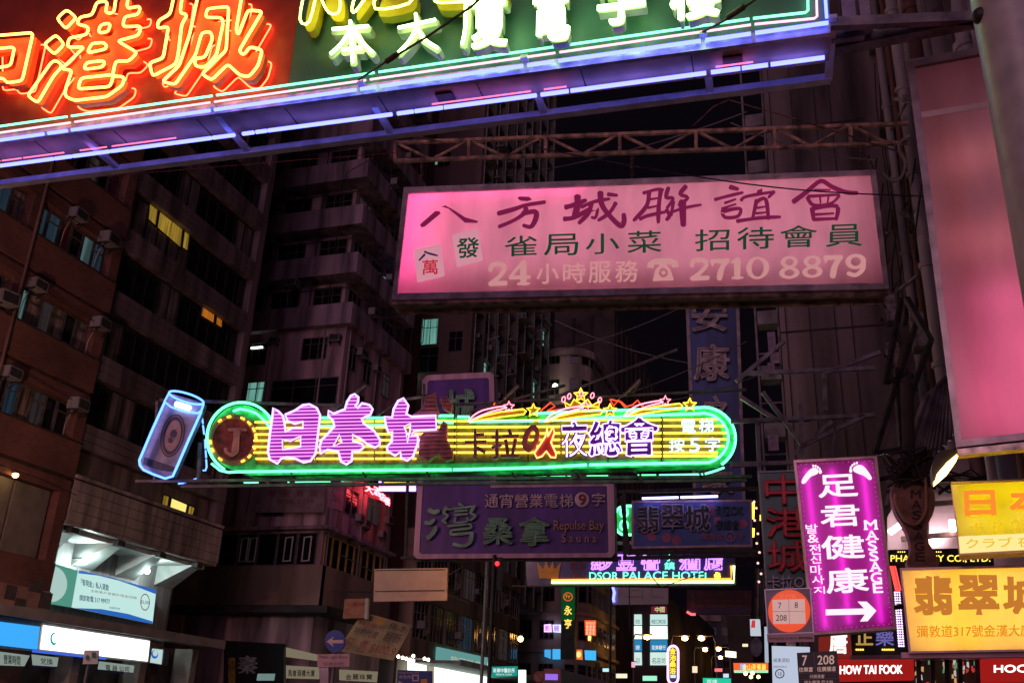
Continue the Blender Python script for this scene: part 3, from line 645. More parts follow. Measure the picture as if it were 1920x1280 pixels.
for i in range(6): ac((-22.6, 53.6 + i * 3.1, 6.9 + 3.2 * (i % 2)), R(90), 'air conditioner under the windows of the old shophouse row', 'air conditioners on the shophouse row')
for i in range(4):
    y = 53.5 + i * 4.7; z = 3.2 * (i % 2); t = thing('washing_pole', 'washing hung on a pole outside the shophouse balconies', 'laundry', (-22.37, y, 6.5 + z), 0, 'washing outside the shophouses')
    w = MB(); w.box((-22.4, y, 6.5 + z), (-22.35, y + .5, 7.6 + z)); obj('shirt', w, mat('washed_cloth', (.42, .32, .28), .9, 0, .4, 2), t); w = MB(); w.box((-22.4, y + .55, 6.7 + z), (-22.35, y + .9, 7.6 + z)); obj('towel', w, mat('washed_cloth', (.42, .32, .28), .9, 0, .4, 2), t)
    w = MB(); w.bar((-22.37, y - .1, 7.6 + z), (-22.37, y + 1.4, 7.6 + z), .03); obj('pole', w, STEEL, t)
w = MB(); w.box((-24.6, 49.4, 0), (-23.4, 52.1, 60)); solo('dark_stair_tower', w, mat('dark_red_wall', (.12, .03, .04), .9, 0, .3, .6, streak=True), 'narrow dark red stair tower between the corner building and shophouses', 'building')
w = MB(); w.box((-22.5, 52.3, 4.95), (-19.6, 72, 5.1)); w.box((-19.6, 52.3, 4.85), (-19.5, 72, 5.15)); solo('street_awning', w, mat('grey_awning', (.40, .38, .36), .6, .2, .25, 1.5), 'long grey awning over the pavement along the shophouses', 'awning')
sw = glow('shop_white', (.85, 1.0, .92), 1.6)
PTL = PX(-22.6); t = thing('shop_light_box', 'row of white glowing shop fascias under the shophouse awning', 'sign', (-22.6, 60, 3))
w = MB(); poly(w, PTL, [(770, 1238), (800, 1240), (800, 1300), (770, 1300)], 0, .2); poly(w, PTL, [(820, 1226), (920, 1240), (920, 1300), (820, 1300)], 0, .2); obj('panel', w, sw, t)
w = MB(); poly(w, PTL, [(822, 1212), (915, 1232), (913, 1255), (820, 1246)], -.3, .15); obj('teal_panel', w, glow('shop_teal', (.16, .42, .40), .7), t)
w = MB(); text(w, PTL, '龍華珠寶', (845, 1228, 905, 1246), .2, off=-.32); obj('lettering', w, glow('shop_gold', (.8, .8, .6), .6), t)
t = thing('string_lights', 'string of round white bulbs hanging by the white shop fascias', 'lights', atY(775, 1232, 47)); w = MB()
for p in ((747, 1230), (755, 1232), (762, 1234), (769, 1236), (775, 1229), (775, 1238), (796, 1234), (803, 1236)): w.ball(atY(*p, 47), .085)
obj('bulb', w, glow('bulb_white', (1, .9, .7), 8), t); w = MB(); w.tube([atY(x, y, 47) for x, y in ((735, 1226), (755, 1229), (775, 1233), (806, 1232))], .02); obj('wire', w, DARKSTEEL, t)
# teal sign
PTS = PL(940, 1265, 55, 4); q = [(922, 1249), (969, 1248), (968, 1266), (922, 1268)]; t = root(PTS, q, 'teal_shop_sign', 'small teal sign with white characters above the bright shops', 'sign')
w = MB(); poly(w, PTS, q, .02, .25); obj('box', w, glow('teal_box', (.01, .36, .30), .8), t); w = MB(); chars(w, PTS, '新華中醫診所', (925, 1252, 965, 1260), off=-.01, bold=.02); text(w, PTS, 'MEDICAL CLINIC', (930, 1262, 960, 1265), off=-.01); obj('lettering', w, glow('white_ink', (.9, 1, .95), 1.0), t)
w = MB(); poly(w, PTS, [(972, 1255), (985, 1255), (985, 1300), (972, 1300)], .1, .2); obj('side_panel', w, sw, t)
# ================================================================== L5 pale building with rounded corner
L5M = mat('cream_render', (.46, .38, .32), .9, 0, .3, .5, streak=True)
L5 = thing('rounded_corner_building', 'pale ten storey building with a rounded corner facing up the street', 'building', (-20, 88, 0))
foot = [(-40, 84), (-22.3, 84)] + [(-22.3 + 2.2 * math.sin(R(a_)), 86.2 - 2.2 * math.cos(R(a_))) for a_ in (15, 30, 45, 60, 75, 90)] + [(-20.1, 97), (-40, 97)]
w = MB(); w.prism([Vector((x, y, 0)) for x, y in foot], (0, 0, 35.5)); obj('wall', w, L5M, L5)
w = MB()
for z in (4.6, 8.0, 11.2, 14.4, 17.6, 20.8, 24, 27.2, 30.4, 35.5):
    big = [((x + (.35 if x > -39 and (y > 86.19) else .0)), (y - (.35 if y < 84.1 else 0))) for x, y in foot[:-1]]
    ff = [(-40, 83.65), (-22.3, 83.65)] + [(-22.3 + 2.55 * math.sin(R(a_)), 86.2 - 2.55 * math.cos(R(a_))) for a_ in (15, 30, 45, 60, 75, 90)] + [(-19.75, 97), (-40, 97)]
    w.prism([Vector((x, y, z)) for x, y in ff], (0, 0, .28 if z < 34 else .7))
obj('ledge', w, L5M, L5)
for k in range(10):
    z = 5.9 + k * 3.2 - (.4 if k == 0 else 0)
    if 3 < k < 8: continue
    for x in (-28.4, -26.2, -24.2):
        window(L5, (x, 83.999, z), XE, -YE, 1.35, 1.6, GLASS, 3, .3)
    for a_ in (22, 52, 80):
        s_, c_ = math.sin(R(a_)), math.cos(R(a_)); window(L5, (-22.3 + 2.22 * s_ - c_ * .45, 86.2 - 2.22 * c_ - s_ * .45, z), Vector((c_, s_, 0)), Vector((s_, -c_, 0)), .9, 1.6, GLASS, 1, .3)
    for i in range(5): window(L5, (-20.09, 87 + i * 2.0, z), YE, XE, 1.5, 1.6, GLASS, 3, .3)
for i, (y, z) in enumerate(((87.5, 10.5), (90.2, 9.9), (93.5, 10.6), (90, 6.9), (95.2, 9.8), (94.5, 7.0), (88.5, 7.2))): ac((-20.08, y, z), R(90), 'air conditioner on the receding side of the rounded corner building', 'air conditioners on the rounded corner building')
w = MB(); w.box((-40, 82.0, 3.4), (-20.3, 83.6, 3.7)); obj('canopy', w, L5M, L5)
PL5 = PL(1100, 1240, 83.6, 0)
for q, c, s, nm in (([(1020, 1170), (1033, 1169), (1034, 1184), (1020, 1184)], (.9, .55, 1), 1.5, 'small violet white lit sign left of the green bank sign'), ([(1036, 1170), (1051, 1170), (1051, 1185), (1037, 1184)], (.6, .75, 1), 1.5, 'small bluish lit sign touching the green bank sign'), ([(1096, 1162), (1117, 1162), (1117, 1191), (1097, 1190)], (1, .12, .02), 1.0, 'small orange lit sign with rows of white characters'), ([(1021, 1217), (1032, 1217), (1032, 1234), (1021, 1230)], (.06, .45, 1), .9, 'narrow blue lit window sign left of the green bank sign'), ([(1036, 1216), (1050, 1216), (1050, 1235), (1036, 1235)], (.08, .5, 1), .9, 'square blue lit window sign beside the green bank sign'), ([(1079, 1217), (1091, 1217), (1092, 1236), (1079, 1235)], (1, .2, .04), .9, 'small orange sign with a yellow disc'), ([(1096, 1218), (1117, 1219), (1117, 1237), (1097, 1236)], (.06, .5, 1), 1.0, 'wide blue lit sign right of the orange disc sign')):
    t = root(PL5, q, 'lit_shop_sign', nm, 'sign'); w = MB(); poly(w, PL5, q, -.15, .12); obj('panel', w, glow('sg%d' % len(MATS), c, s), t)
    if c == (1, .12, .02):
        w = MB(); [text(w, PL5, '印章配匙', (1099 + 6 * i, 1165, 1103 + 6 * i, 1188), off=-.17) if False else chars(w, PL5, '印章配匙', (1099 + 6 * i, 1165, 1103.5 + 6 * i, 1189), True, off=-.17) for i in range(3)]; obj('lettering', w, glow('warm_white', (1, .85, .6), 1.2), t)
    if c == (1, .2, .04): w = MB(); poly(w, PL5, ell(1085, 1226, 5, 6, 12), -.17); obj('disc', w, glow('disc_yellow', (1, .8, .25), 1.1), t)
    if c == (.9, .55, 1): w = MB(); text(w, PL5, '影', (1022, 1172, 1031, 1182), off=-.17, bold=.02); obj('lettering', w, glow('violet_ink', (.5, .05, .7), 1), t)
    if c == (.6, .75, 1): w = MB(); text(w, PL5, '麗', (1038, 1172, 1049, 1183), off=-.17, bold=.02); obj('lettering', w, glow('violet_ink', (.5, .05, .7), 1), t)
# ================================================================== far towers
DK = mat('far_dark_wall', (.06, .05, .05), .9, 0, .3, .3); DK2 = mat('far_grey_wall', (.14, .12, .11), .9, 0, .3, .3)
t = thing('distant_tower', 'tall dark tower rising behind the rounded corner building', 'building', (-24, 140, 0)); w = MB(); p0 = atY(1040, 600, 135); p1 = atY(1152, 600, 135); w.box((p0.x, 135, 0), (p1.x, 175, p0.z + 1.5)); obj('wall', w, mat('far_tower_wall', (.11, .085, .075), .9, 0, .3, .3), t)
w = MB(); [w.box((p0.x + 3 * i, 134.7, 20), (p0.x + 3 * i + .4, 134.99, p0.z)) for i in range(1, 3)]; [w.box((p1.x + .01, 136 + 4 * i, 20), (p1.x + .3, 137 + 4 * i, p0.z)) for i in range(9)]; obj('fin', w, DK, t)
P9 = PL(1230, 1200, 110, 0); t = thing('office_tower', 'dark office slab with stacked bright screens beyond the hotel sign', 'building', (-14, 112, 0)); a_ = P9.w(1186, 1250); b_ = P9.w(1256, 1250)
w = MB(); w.box((a_.x, 110, 0), (b_.x, 140, P9.w(1220, 1118).z)); obj('wall', w, DK, t)
for (y0, y1, c, s, tx) in ((1151, 1171, (.55, .8, .75), 1.0, 'RECORDS'), (1173, 1197, (.75, 1, .8), 1.8, ''), (1199, 1220, (.03, .28, .55), .8, '花旗銀行'), (1222, 1246, (.65, .85, .8), 1.0, '名店坊')):
    for x0, x1 in ((1189, 1203), (1219, 1251)):
        w = MB(); poly(w, P9, [(x0, y0), (x1, y0), (x1 + .5, y1), (x0, y1)], -.1, .09); o = obj('screen', w, glow('scr%d' % y0, c, s), t)
        if tx: w = MB(); chars(w, P9, tx, (x0 + 3, y0 + 10, x1 - 3, y1 - 3), off=-.15); obj('lettering', w, glow('scr_ink', (1, 1, 1), 1.2) if y0 == 1199 else mat('ink', (.03, .03, .04), .7, 0, 0), o)
w = MB(); poly(w, P9, [(1221, 1136), (1250, 1136), (1250, 1148), (1221, 1148)], -.1, .09); o = obj('screen', w, glow('scr_red', (.25, .02, .05), .6), t); w = MB(); chars(w, P9, '中國', (1228, 1137, 1246, 1147), off=-.15); obj('lettering', w, glow('scr_gold', (.9, .9, .4), 1), o)
for i, (x0, x1, y0, Y, M_) in enumerate(((1258, 1300, 1140, 150, DK), (1300, 1366, 1150, 190, DK2), (1366, 1412, 1120, 130, DK))):
    a_ = atY(x0, 1230, Y); b_ = atY(x1, 1230, Y); zt = atY(x0, y0, Y).z
    t = thing('distant_block', ['black narrow block right of the stacked screens', 'grey block with a pale roof hut behind the street lamps', 'dark block behind the hanging pale banner'][i], 'building', ((a_.x + b_.x) / 2, Y, 0)); w = MB(); w.box((a_.x, Y, 0), (b_.x, Y + 30, zt)); obj('wall', w, M_, t)
    if i == 1:
        w = MB(); p = atY(1306, 1164, Y); w.box((p.x, Y - .5, p.z), (p.x + 4.6, Y - .01, p.z + 1.2)); obj('roof_hut', w, L5M, t)
        for k in range(6):
            for j in range(3): 
                if k * 3 + j < 16: window(t, (a_.x + 1 + j * 2.2, Y - .001, 8 + k * 2.9), XE, -YE, 1.2, 1.4, random.choice([GLASS, GLASS, LW_P, LW_B]), 2, 0)
# street lamps, far and near
LAMP = glow('sodium_lamp', (1, .45, .10), 45); LH = mat('lamp_housing', (.25, .25, .25), .4, .5, .1)
def lamp(px, py, Y, r, label, side=-1, M_=None):
    c = atY(px, py, Y); t = thing('street_lamp', label, 'street lamp', (c.x + side * 1.3, Y, 0), 0, 'street lamps down the road')
    w = MB(); w.ball(c, r, .7); obj('lamp', w, M_ or LAMP, t)
    w = MB(); w.tube([(c.x + side * 1.3, Y, 0), (c.x + side * 1.3, Y, c.z - .3), (c.x + side * 1.1, Y, c.z + .25), c + Vector((0, 0, .18))], .07); obj('pole', w, LH, t)
    w = MB(); w.obox(c + Vector((0, 0, r * .7 + .04)), XE, YE, r * 1.5, r * .9, .05); obj('hood', w, LH, t)
for i, (px, py, Y) in enumerate(((1213, 1194, 92), (1284, 1196, 96), (1315, 1196, 96), (1322, 1217, 120), (1347, 1216, 120), (1351, 1232, 145), (1373, 1233, 145), (1373, 1244, 170))):
    lamp(px, py, Y, .30 if i < 3 else .30, ['sodium street lamp in front of the stacked screens', 'left one of the two highest orange street lamps', 'right one of the two highest orange street lamps', 'left lamp of the second orange pair', 'right lamp of the second orange pair', 'left lamp of the third small orange pair', 'right lamp of the third small orange pair', 'lowest farthest orange lamp beside the lit kiosk'][i], -1 if i in (0, 1, 3, 5) else 1)
lamp(905, 985, 36, .2, 'orange street lamp hidden behind the purple sauna sign', .2, glow('sodium_mid', (1, .50, .25), 170))  # added out of sight to light the peach billboard and shophouses
# two unseen lamps added to light the left facades and the near signs
for i, (x, y) in enumerate(((-18.4, 14.3), (-1.2, -5))):
    c = Vector((x, y, (7.0, 8.8)[i]))
    t = thing('street_lamp', ['sodium street lamp on the far kerb across from the brick block', 'sodium street lamp on the near kerb behind the bus stop'][i], 'street lamp', (x - 1.3, y, 0), 0, 'street lamps down the road'); w = MB(); w.ball(c, .22, .6); obj('lamp', w, glow('sodium_near%d' % i, ((1, .50, .36), (1, .52, .60))[i], (950, 420)[i]), t)
    w = MB(); w.tube([(x - 1.3, y, 0), (x - 1.3, y, c.z - .2), (x - 1.1, y, c.z + .25), c + Vector((0, 0, .15))], .07); obj('pole', w, LH, t)
for i, (px, py, c) in enumerate(((976, 1197, 'warm round lamp on the shophouse side left of the green bank sign'), (757, 697, 'white lamp by the dark windows of the brown tower'), (1041, 724, 'white lamp on the roof of the pale rounded building'), (473, 652, 'white lamp on the corner building beside the office block'))):
    if i == 3: continue
    p = atY(px, py, (59, 59.4, 82.5)[i]); t = thing('wall_lamp', c, 'lamp', p); w = MB(); w.ball(p, (.18, .2, .27)[i]); obj('bulb', w, glow('bulb_%d' % i, ((1, .6, .2), (.8, 1, .95), (1, .9, .7))[i], 10), t)
    w = MB(); w.bar(p + Vector((0, 0, .25)), p + Vector((0, .8, .3)), .05); obj('bracket', w, DARKSTEEL, t)
# ================================================================== RIGHT SIDE
R2 = thing('party_wall_building', 'blank stained concrete flank wall on the right behind the hanging signs', 'building', (1, 28, 0))
w = MB(); w.box((-.65, 26, 0), (6, 45, 45)); obj('wall', w, mat('flank_concrete', (.23, .18, .19), .9, 0, .45, .9, bump=.5, streak=True), R2)
w = MB()
for px in (1475, 1520, 1568, 1600): a_ = atY(px, 640, 26); w.box((a_.x, 25.97, 3), (a_.x + .03, 25.998, 44))
for z in (8, 12.3, 15.6, 19): w.box((-.66, 25.975, z), (2.2, 25.998, z + .05))
obj('seam', w, mat('dark_seam', (.06, .05, .05), .9, 0, .2), R2)
w = MB()
for k in range(9):
    z = 6 + k * 1.7; x = -1.0
    w.box((x - .28, 26.4, z), (x + .28, 26.9, z + .42)); 
for x in (-1.35, -.72): w.bar((x, 26.7, 0), (x, 26.7, 40), .06)
for k in range(24): w.bar((-1.35, 26.7, 1.5 * k), (-.72, 26.7, 1.5 * k), .04)
obj('service_ladder', w, mat('grey_service_frame', (.30, .27, .29), .7, .2, .3, 2), R2)
w = MB()
for i, (x, y, sx, sy) in enumerate(((1447, 640, 7, 18), (1453, 672, 8, 10), (1446, 690, 6, 10), (1450, 830, 9, 14))):
    w = MB(); p = atY(x, y, 26.2); k = 26.2 / 1798 * 1.05; w.obox(p, XE, YE, sx * k, .05, sy * k)
    solo('hung_cloth', w, mat('lilac_cloth', (.50, .36, .54), .9, 0, .5, 2), ['long lilac cloth hung highest on the service ladder', 'wide lilac cloth under the long one on the service ladder', 'small lilac cloth hung below the wide one', 'whitish cloth hung lowest on the service ladder'][i], 'laundry', 'washing on the service ladder')
R1M = mat('sooty_facade', (.24, .19, .215), .9, 0, .45, .8, bump=.3, streak=True)
R1 = thing('near_right_building', 'sooty right hand facade crowded with vertical drain pipes', 'building', (4, 18, 0))
w = MB(); w.box((3.0, 5, 4.2), (9, 25.9, 45)); w.box((3.6, 5, 0), (9, 25.9, 4.2)); obj('wall', w, R1M, R1)
w = MB()
for k in range(13): w.box((2.55, 5, 6.2 + k * 3), (2.995, 25.9, 6.4 + k * 3))
obj('sill_ledge', w, R1M, R1)
for k in range(4):
    for i in range(5): window(R1, (2.999, 12.5 + i * 2.7, 10 + k * 3), YE, -XE, 1.5, 1.6, GLASS, 2, .3)
pm_ = [mat('grey_pipe', (.46, .40, .46), .6, 0, .4, 1.5, streak=True), mat('brown_pipe', (.26, .12, .12), .7, 0, .4, 1.5, streak=True), mat('white_pipe', (.62, .55, .62), .6, 0, .4, 1.5, streak=True)]
for i, (px, r, k) in enumerate(((1642, .09, 0), (1658, .06, 1), (1676, .12, 2), (1694, .07, 0), (1712, .12, 1), (1733, .08, 2), (1756, .12, 0), (1782, .07, 1), (1806, .13, 2), (1832, .09, 0))):
    p = atX(px, 40, 2.42 - r); w = MB(); w.tube([(2.42 - r, p.y, 4.5), (2.42 - r, p.y, 44)], r, seg=8)
    for z in range(6, 44, 2): w.tube([(2.42 - r, p.y, z), (2.42 - r, p.y, z + .1)], r * 1.35, seg=8)
    solo('drain_pipe', w, pm_[k], ['thin grey', 'thin rusty brown', 'stout white', 'slim grey', 'stout rusty brown', 'slim pale', 'stout grey', 'slim brown', 'widest white', 'middling grey'][i] + ' drain pipe ' + ['next to the concrete flank wall', 'second from the flank wall', 'third from the flank wall', 'near the left edge of the big pink box', 'above the corner of the big pink box', 'above the top edge of the pink box', 'over the pink box top edge', 'between two stout pipes above the pink box', 'left of the near lamp post', 'closest to the near lamp post'][i], 'pipe', 'drain pipes on the right facade')
w = MB(); random.seed(11)
for i in range(16):
    a_ = atX(1640 + i * 9, 120 + 30 * (i % 5), 2.5); w.tube([a_, a_ + Vector((-.1, random.uniform(-1, 1), -1.5)), a_ + Vector((.0, random.uniform(-1.5, 1.5), -4.5 - random.random() * 3))], .018, seg=4)
for i in range(9):
    a_ = atX(1632 + i * 12, 250 + 47 * (i % 6), 2.3); w.tube([a_, a_ + Vector((-.15, .5, -.7)), a_ + Vector((-.1, 1.4, -.9)), a_ + Vector((.1, 2.2, -.3))], .02, seg=4)
solo('loose_cable', w, DARKSTEEL, 'tangle of loose dark cables hanging down the right facade', 'cable')
random.seed(31); CLM = mat('clutter_metal', (.34, .27, .31), .6, .2, .45, 5)
for i in range(26):
    px, py = random.uniform(1618, 1740), random.uniform(130, 720); a_ = atX(px, py, 2.25); w = MB()
    b_ = a_ + Vector((random.uniform(-.5, .1), random.uniform(-1.2, 1.2), random.choice([0, 0, random.uniform(-1.3, 1.3)]))); w.bar(a_, b_, random.uniform(.04, .09))
    solo('wall_bracket', w, CLM, 'metal bar bracket fixed among the pipes of the sooty facade', 'bracket', 'brackets on the sooty facade')
    if i % 4 == 0: w = MB(); w.obox(a_ + Vector((-.1, 0, .2)), XE, YE, .12, .22, random.uniform(.15, .4)); solo('junction_box', w, CLM, 'small metal junction box among the pipes of the sooty facade', 'box', 'junction boxes on the sooty facade')
for i, l in enumerate(([(1040, 600), (1290, 680)], [(1030, 660), (1290, 570)], [(1100, 760), (1400, 640)], [(1180, 760), (1430, 700)], [(950, 330), (1400, 210)], [(1370, 230), (1640, 300)])):
    w = MB(); p, q = atY(*l[0], 19 if i < 4 else 12), atY(*l[1], 19 if i < 4 else 12); w.tube([p.lerp(q, k / 8) - Vector((0, 0, .5 * (k / 8) * (1 - k / 8))) for k in range(9)], .012, seg=4)
    solo('guy_wire', w, mat('dull_wire', (.20, .16, .18), .6, .2, 0), 'thin sagging guy wire ' + ['falling to the blue vertical sign', 'rising to the top of the blue vertical sign', 'above the star row of the green neon', 'near the steel support frame', 'above the lattice truss', 'over the top of the concrete wall'][i], 'wire', 'guy wires')
# corrugated awning, slanted frames under it
P8 = PL(1720, 800, 13, 30); t = thing('corrugated_hood', 'grimy corrugated metal hood on brackets left of the big pink box', 'awning', P8.w(1700, 900))
w = MB(); q = [(1752, 700), (1790, 660), (1800, 800), (1690, 962), (1660, 955)]
w = MB()
for i in range(14):
    a0, a1 = bil([(1735, 745), (1790, 690), (1800, 805), (1662, 950)], i / 14, 0), bil([(1735, 745), (1790, 690), (1800, 805), (1662, 950)], i / 14, 1); w.tube([P8.w(*a0, .1), P8.w(*a1, .1)], .035, seg=5)
obj('corrugated_sheet', w, mat('grimy_tin', (.26, .23, .25), .5, .4, .4, 3), t)
w = MB()
for a_, b_ in (((1690, 560), (1660, 720)), ((1660, 720), (1700, 700)), ((1720, 600), (1668, 760)), ((1745, 640), (1700, 760)), ((1668, 760), (1640, 850)), ((1680, 690), (1690, 860)), ((1640, 850), (1700, 840))): w.bar(P8.w(*a_), P8.w(*b_), .06)
obj('bracket', w, DARKSTEEL, t)
P7 = PL(1680, 700, 16, 20); w = MB(); poly(w, P7, [(1688, 655), (1700, 640), (1700, 745), (1650, 860), (1640, 858)], 0, .05); solo('leaning_board', w, mat('dull_brown_board', (.20, .13, .13), .8, 0, .3, 2), 'dull brown slanting board beyond the corrugated hood', 'board')
# steel sign scaffold over the right pavement
PS = PL(1500, 780, 18, 6); w = MB()
for a_, b_ in (((1370, 790), (1640, 778)), ((1370, 872), (1500, 866)), ((1400, 700), (1640, 690)), ((1430, 735), (1505, 835)), ((1505, 835), (1620, 780)), ((1420, 790), (1425, 900)), ((1500, 740), (1505, 870)), ((1545, 700), (1650, 660)), ((1545, 700), (1548, 770)), ((1390, 745), (1460, 790)), ((1560, 790), (1490, 850)), ((1380, 715), (1470, 640))): w.bar(PS.w(*a_), PS.w(*b_), .075)
solo('sign_scaffold', w, mat('grey_scaffold', (.36, .31, .36), .6, .4, .3, 5), 'grey steel support frame to the right of the green neon sign', 'frame')
# near lamp post at the right edge
t = thing('lamp_post', 'thick grey lamp post leaning into the top right corner', 'post', (1.5, 4, 0))
b_ = atY(1910, 150, 4.0); w = MB(); w.tube([(b_.x + .02, 4.0, .14), (b_.x + .02, 4.0, 14)], .155, seg=28); obj('shaft', w, mat('grey_post_paint', (.42, .38, .38), .45, 0, .15, 6), t)
w = MB(); c = atY(1838, 30, 3.95); w.tube([c, c + Vector((.12, 0, 0))], .035, seg=8); w.ball(c, .04); w.tube([c + Vector((.03, 0, .06)), c + Vector((.03, 0, -.06))], .02); obj('fitting', w, DARKSTEEL, t)
# ================================================================== TOP NEON SIGN
PT_ = PL(0, 262, 7.0, 2.2); ZA, ZB, ZC = Z(0, 0, 3), Z(500, 0, 3), Z(1100, 0, 3)
TN = thing('overhead_neon_sign', 'huge overhead neon sign with orange outlined characters and blue edge tubes', 'neon sign', PT_.w(700, 160), R(2.2))
zb = PT_.w(0, 274).z
bx = [(-420, 322), (1556, 62)]                                   # lower front edge of the box
def edge(x, off=0): return bx[0][1] + (bx[1][1] - bx[0][1]) * (x - bx[0][0]) / (bx[1][0] - bx[0][0]) + off
w = MB(); poly(w, PT_, [(-420, edge(-420, -18)), (538, edge(538, -18)), (570, -60), (-420, -60)], 0.0, .04); w2 = MB(); poly(w2, PT_, [(538.5, edge(538, -18)), (1556, edge(1556, -18)), (1553, -60), (570.5, -60)], 0.0, .04)
face = mat('red_sign_sheet', (.36, .055, .035), .38, .1, .12, 5); obj('green_face', w2, mat('green_sign_sheet', (.07, .17, .125), .4, .05, .15, 2), TN); fb = face.node_tree
_bp = fb.nodes.new('ShaderNodeBump'); _bp.inputs['Strength'].default_value = .2; _bp.inputs['Distance'].default_value = .02; _n = fb.nodes.new('ShaderNodeTexNoise'); _n.inputs['Scale'].default_value = 16; fb.links.new(_n.outputs[0], _bp.inputs['Height']); fb.links.new(_bp.outputs[0], fb.nodes['Principled BSDF'].inputs['Normal'])
obj('face', w, face, TN)
w = MB(); poly(w, PT_, [(-420, edge(-420)), (1557, edge(1557)), (1557, edge(1557, -19)), (-420, edge(-420, -19))], -.012, .05); obj('edge_strip', w, mat('bare_metal_strip', (.50, .46, .52), .35, .5, .3, 6), TN)
a_, b_ = PT_.w(-420, edge(-420), .04), PT_.w(1557, edge(1557), .04); dp = PT_.n * .42
w = MB(); w.add([a_, b_, b_ + dp, a_ + dp, a_ + Vector((0, 0, .03)), b_ + Vector((0, 0, .03)), b_ + dp + Vector((0, 0, .03)), a_ + dp + Vector((0, 0, .03))], [(0, 1, 2, 3), (4, 5, 6, 7), (0, 1, 5, 4), (1, 2, 6, 5), (2, 3, 7, 6), (3, 0, 4, 7)])
obj('soffit', w, mat('brown_soffit', (.60, .33, .26), .7, .1, .3, 2), TN)
w = MB()
for i in range(9):
    p = a_.lerp(b_, .22 + i * .085); w.cut().obox(p + dp * .5 - Vector((0, 0, .002)), PT_.e, PT_.n, .006, .2, .002)
for f in (.70, .93): p = a_.lerp(b_, f); w.cut().obox(p + dp * .5 - Vector((0, 0, .012)), PT_.e, PT_.n, .09, .08, .01)
obj('soffit_joint', w, DARKSTEEL, TN)
w = MB(); w.add([a_ + dp, b_ + dp, b_ + dp + Vector((0, 0, 1.8)), a_ + dp + Vector((0, 0, 1.8))], [(0, 1, 2, 3)]); w.add([b_, b_ + dp, b_ + dp + Vector((0, 0, 1.8)), b_ + Vector((0, 0, 1.8))], [(0, 1, 2, 3)]); obj('rear_face', w, STEEL, TN)
# rear rail and brackets
def hz(px, py): return atZ(px, py, zb - .02)
ra, rb = hz(0, 347), hz(1557, 149); rdir = (rb - ra).normalized(); ra = ra - rdir * 3
w = MB(); w.bar(ra, rb, .09, .05); w.bar(ra + Vector((0, 0, .05)), rb + Vector((0, 0, .05)), .03); obj('service_rail', w, mat('rail_steel', (.80, .74, .82), .5, .1, .2, 4), TN)
for (x0, y0, x1, y1) in ((138, 240, 226, 321), (393, 198, 470, 289), (675, 152, 735, 252), (982, 105, 1022, 217), (1318, 60, 1333, 183), (1562, 30, 1553, 150), (-130, 290, -20, 360)):
    w = MB(); p = PT_.w(x0, y0, -.06); q = hz(x1, y1); w.bar(p, q, .07, .045)
    mm_ = p.lerp(q, .45); w.bar(mm_, mm_ + Vector((.02, .02, .16)), .03); obj('bracket', w, mat('rail_steel', (.80, .74, .82), .5, .1, .2, 4), TN)
NG, NP, NB = glow('neon_green', (.18, 1.0, .52), 3.2), glow('neon_pink', (1.0, .38, .52), 2.6), glow('neon_blue', (.11, .14, 1.0), 5.5)
NBB = glow('neon_deep_blue', (.13, .15, 1.0), 5.0); NR = glow('neon_orange_red', (1.0, .34, .05), 9.0); NYG = glow('neon_yellow_green', (.80, 1.0, .12), 8); NWG = glow('neon_white_green', (.50, 1.0, .36), 10); NY = glow('neon_yellow', (1.0, .82, .06), 3.2)
def seglist(x0, x1, cuts): xs = [x0] + cuts + [x1]; return [(xs[i] + (4 if i else 0), xs[i + 1] - (4 if i < len(xs) - 2 else 0)) for i in range(len(xs) - 1)]
ly = lambda a, b: (lambda x: a[1] + (b[1] - a[1]) * (x - a[0]) / (b[0] - a[0]))
gy = ly((0, 237), (1405, 36)); py_ = ly((0, 249), (1400, 48)); by = ly((0, 263), (1553, 43)); dy_ = ly((0, 311), (1546, 108))
w = MB()
for a, b in seglist(-420, 1405, [-150, 130, 402, 706, 1042, 1410][:5]): line(w, PT_, [(a, gy(a)), (b, gy(b))], .012, -.05)
line(w, PT_, [(1412, gy(1412)), (1510, 24), (1515, 20), (1514, -40)], .012, -.05); obj('green_tube', w, NG, TN)
w = MB()
for a, b in seglist(-420, 1408, [-140, 136, 398, 690, 1045]): line(w, PT_, [(a, py_(a)), (b, py_(b))], .011, -.05)
line(w, PT_, [(1415, py_(1415)), (1527, 35), (1532, 31), (1530, -40)], .011, -.05); obj('pink_tube', w, NP, TN)
w = MB()
for a, b in seglist(-420, 1553, [-140, 86, 130, 398, 672, 708, 985, 1043, 1318, 1412]): line(w, PT_, [(a, by(a)), (b, by(b))], .019, -.06)
line(w, PT_, [(1550, 34), (1545, -40)], .014, -.06); obj('blue_tube', w, NB, TN)
w = MB(); Q_ = lambda x, dz=0: atZ(x, dy_(x) + dz, zb - .05)
for a, b in ((-400, 100), (103, 134), (137, 205), (208, 396), (399, 440), (455, 476), (480, 500), (503, 735), (745, 775), (778, 830), (833, 1006), (1014, 1066), (1070, 1324), (1333, 1388), (1391, 1440), (1445, 1546)): w.tube([Q_(a), Q_(b)], .021)
obj('lower_blue_tube', w, NBB, TN)
w = MB(); Q2 = lambda x: atZ(x, dy_(x) - 9, zb - .04)
for a, b in ((-200, 0), (4, 40), (44, 120), (150, 200), (210, 330), (810, 995), (1020, 1062), (1342, 1412)):
    if a in (150, 810, 1342): w.cut()
    w.tube([Q2(a), Q2(b)], .008)
obj('lower_pink_tube', w, glow('neon_rose', (1, .15, .35), 2.2), TN)
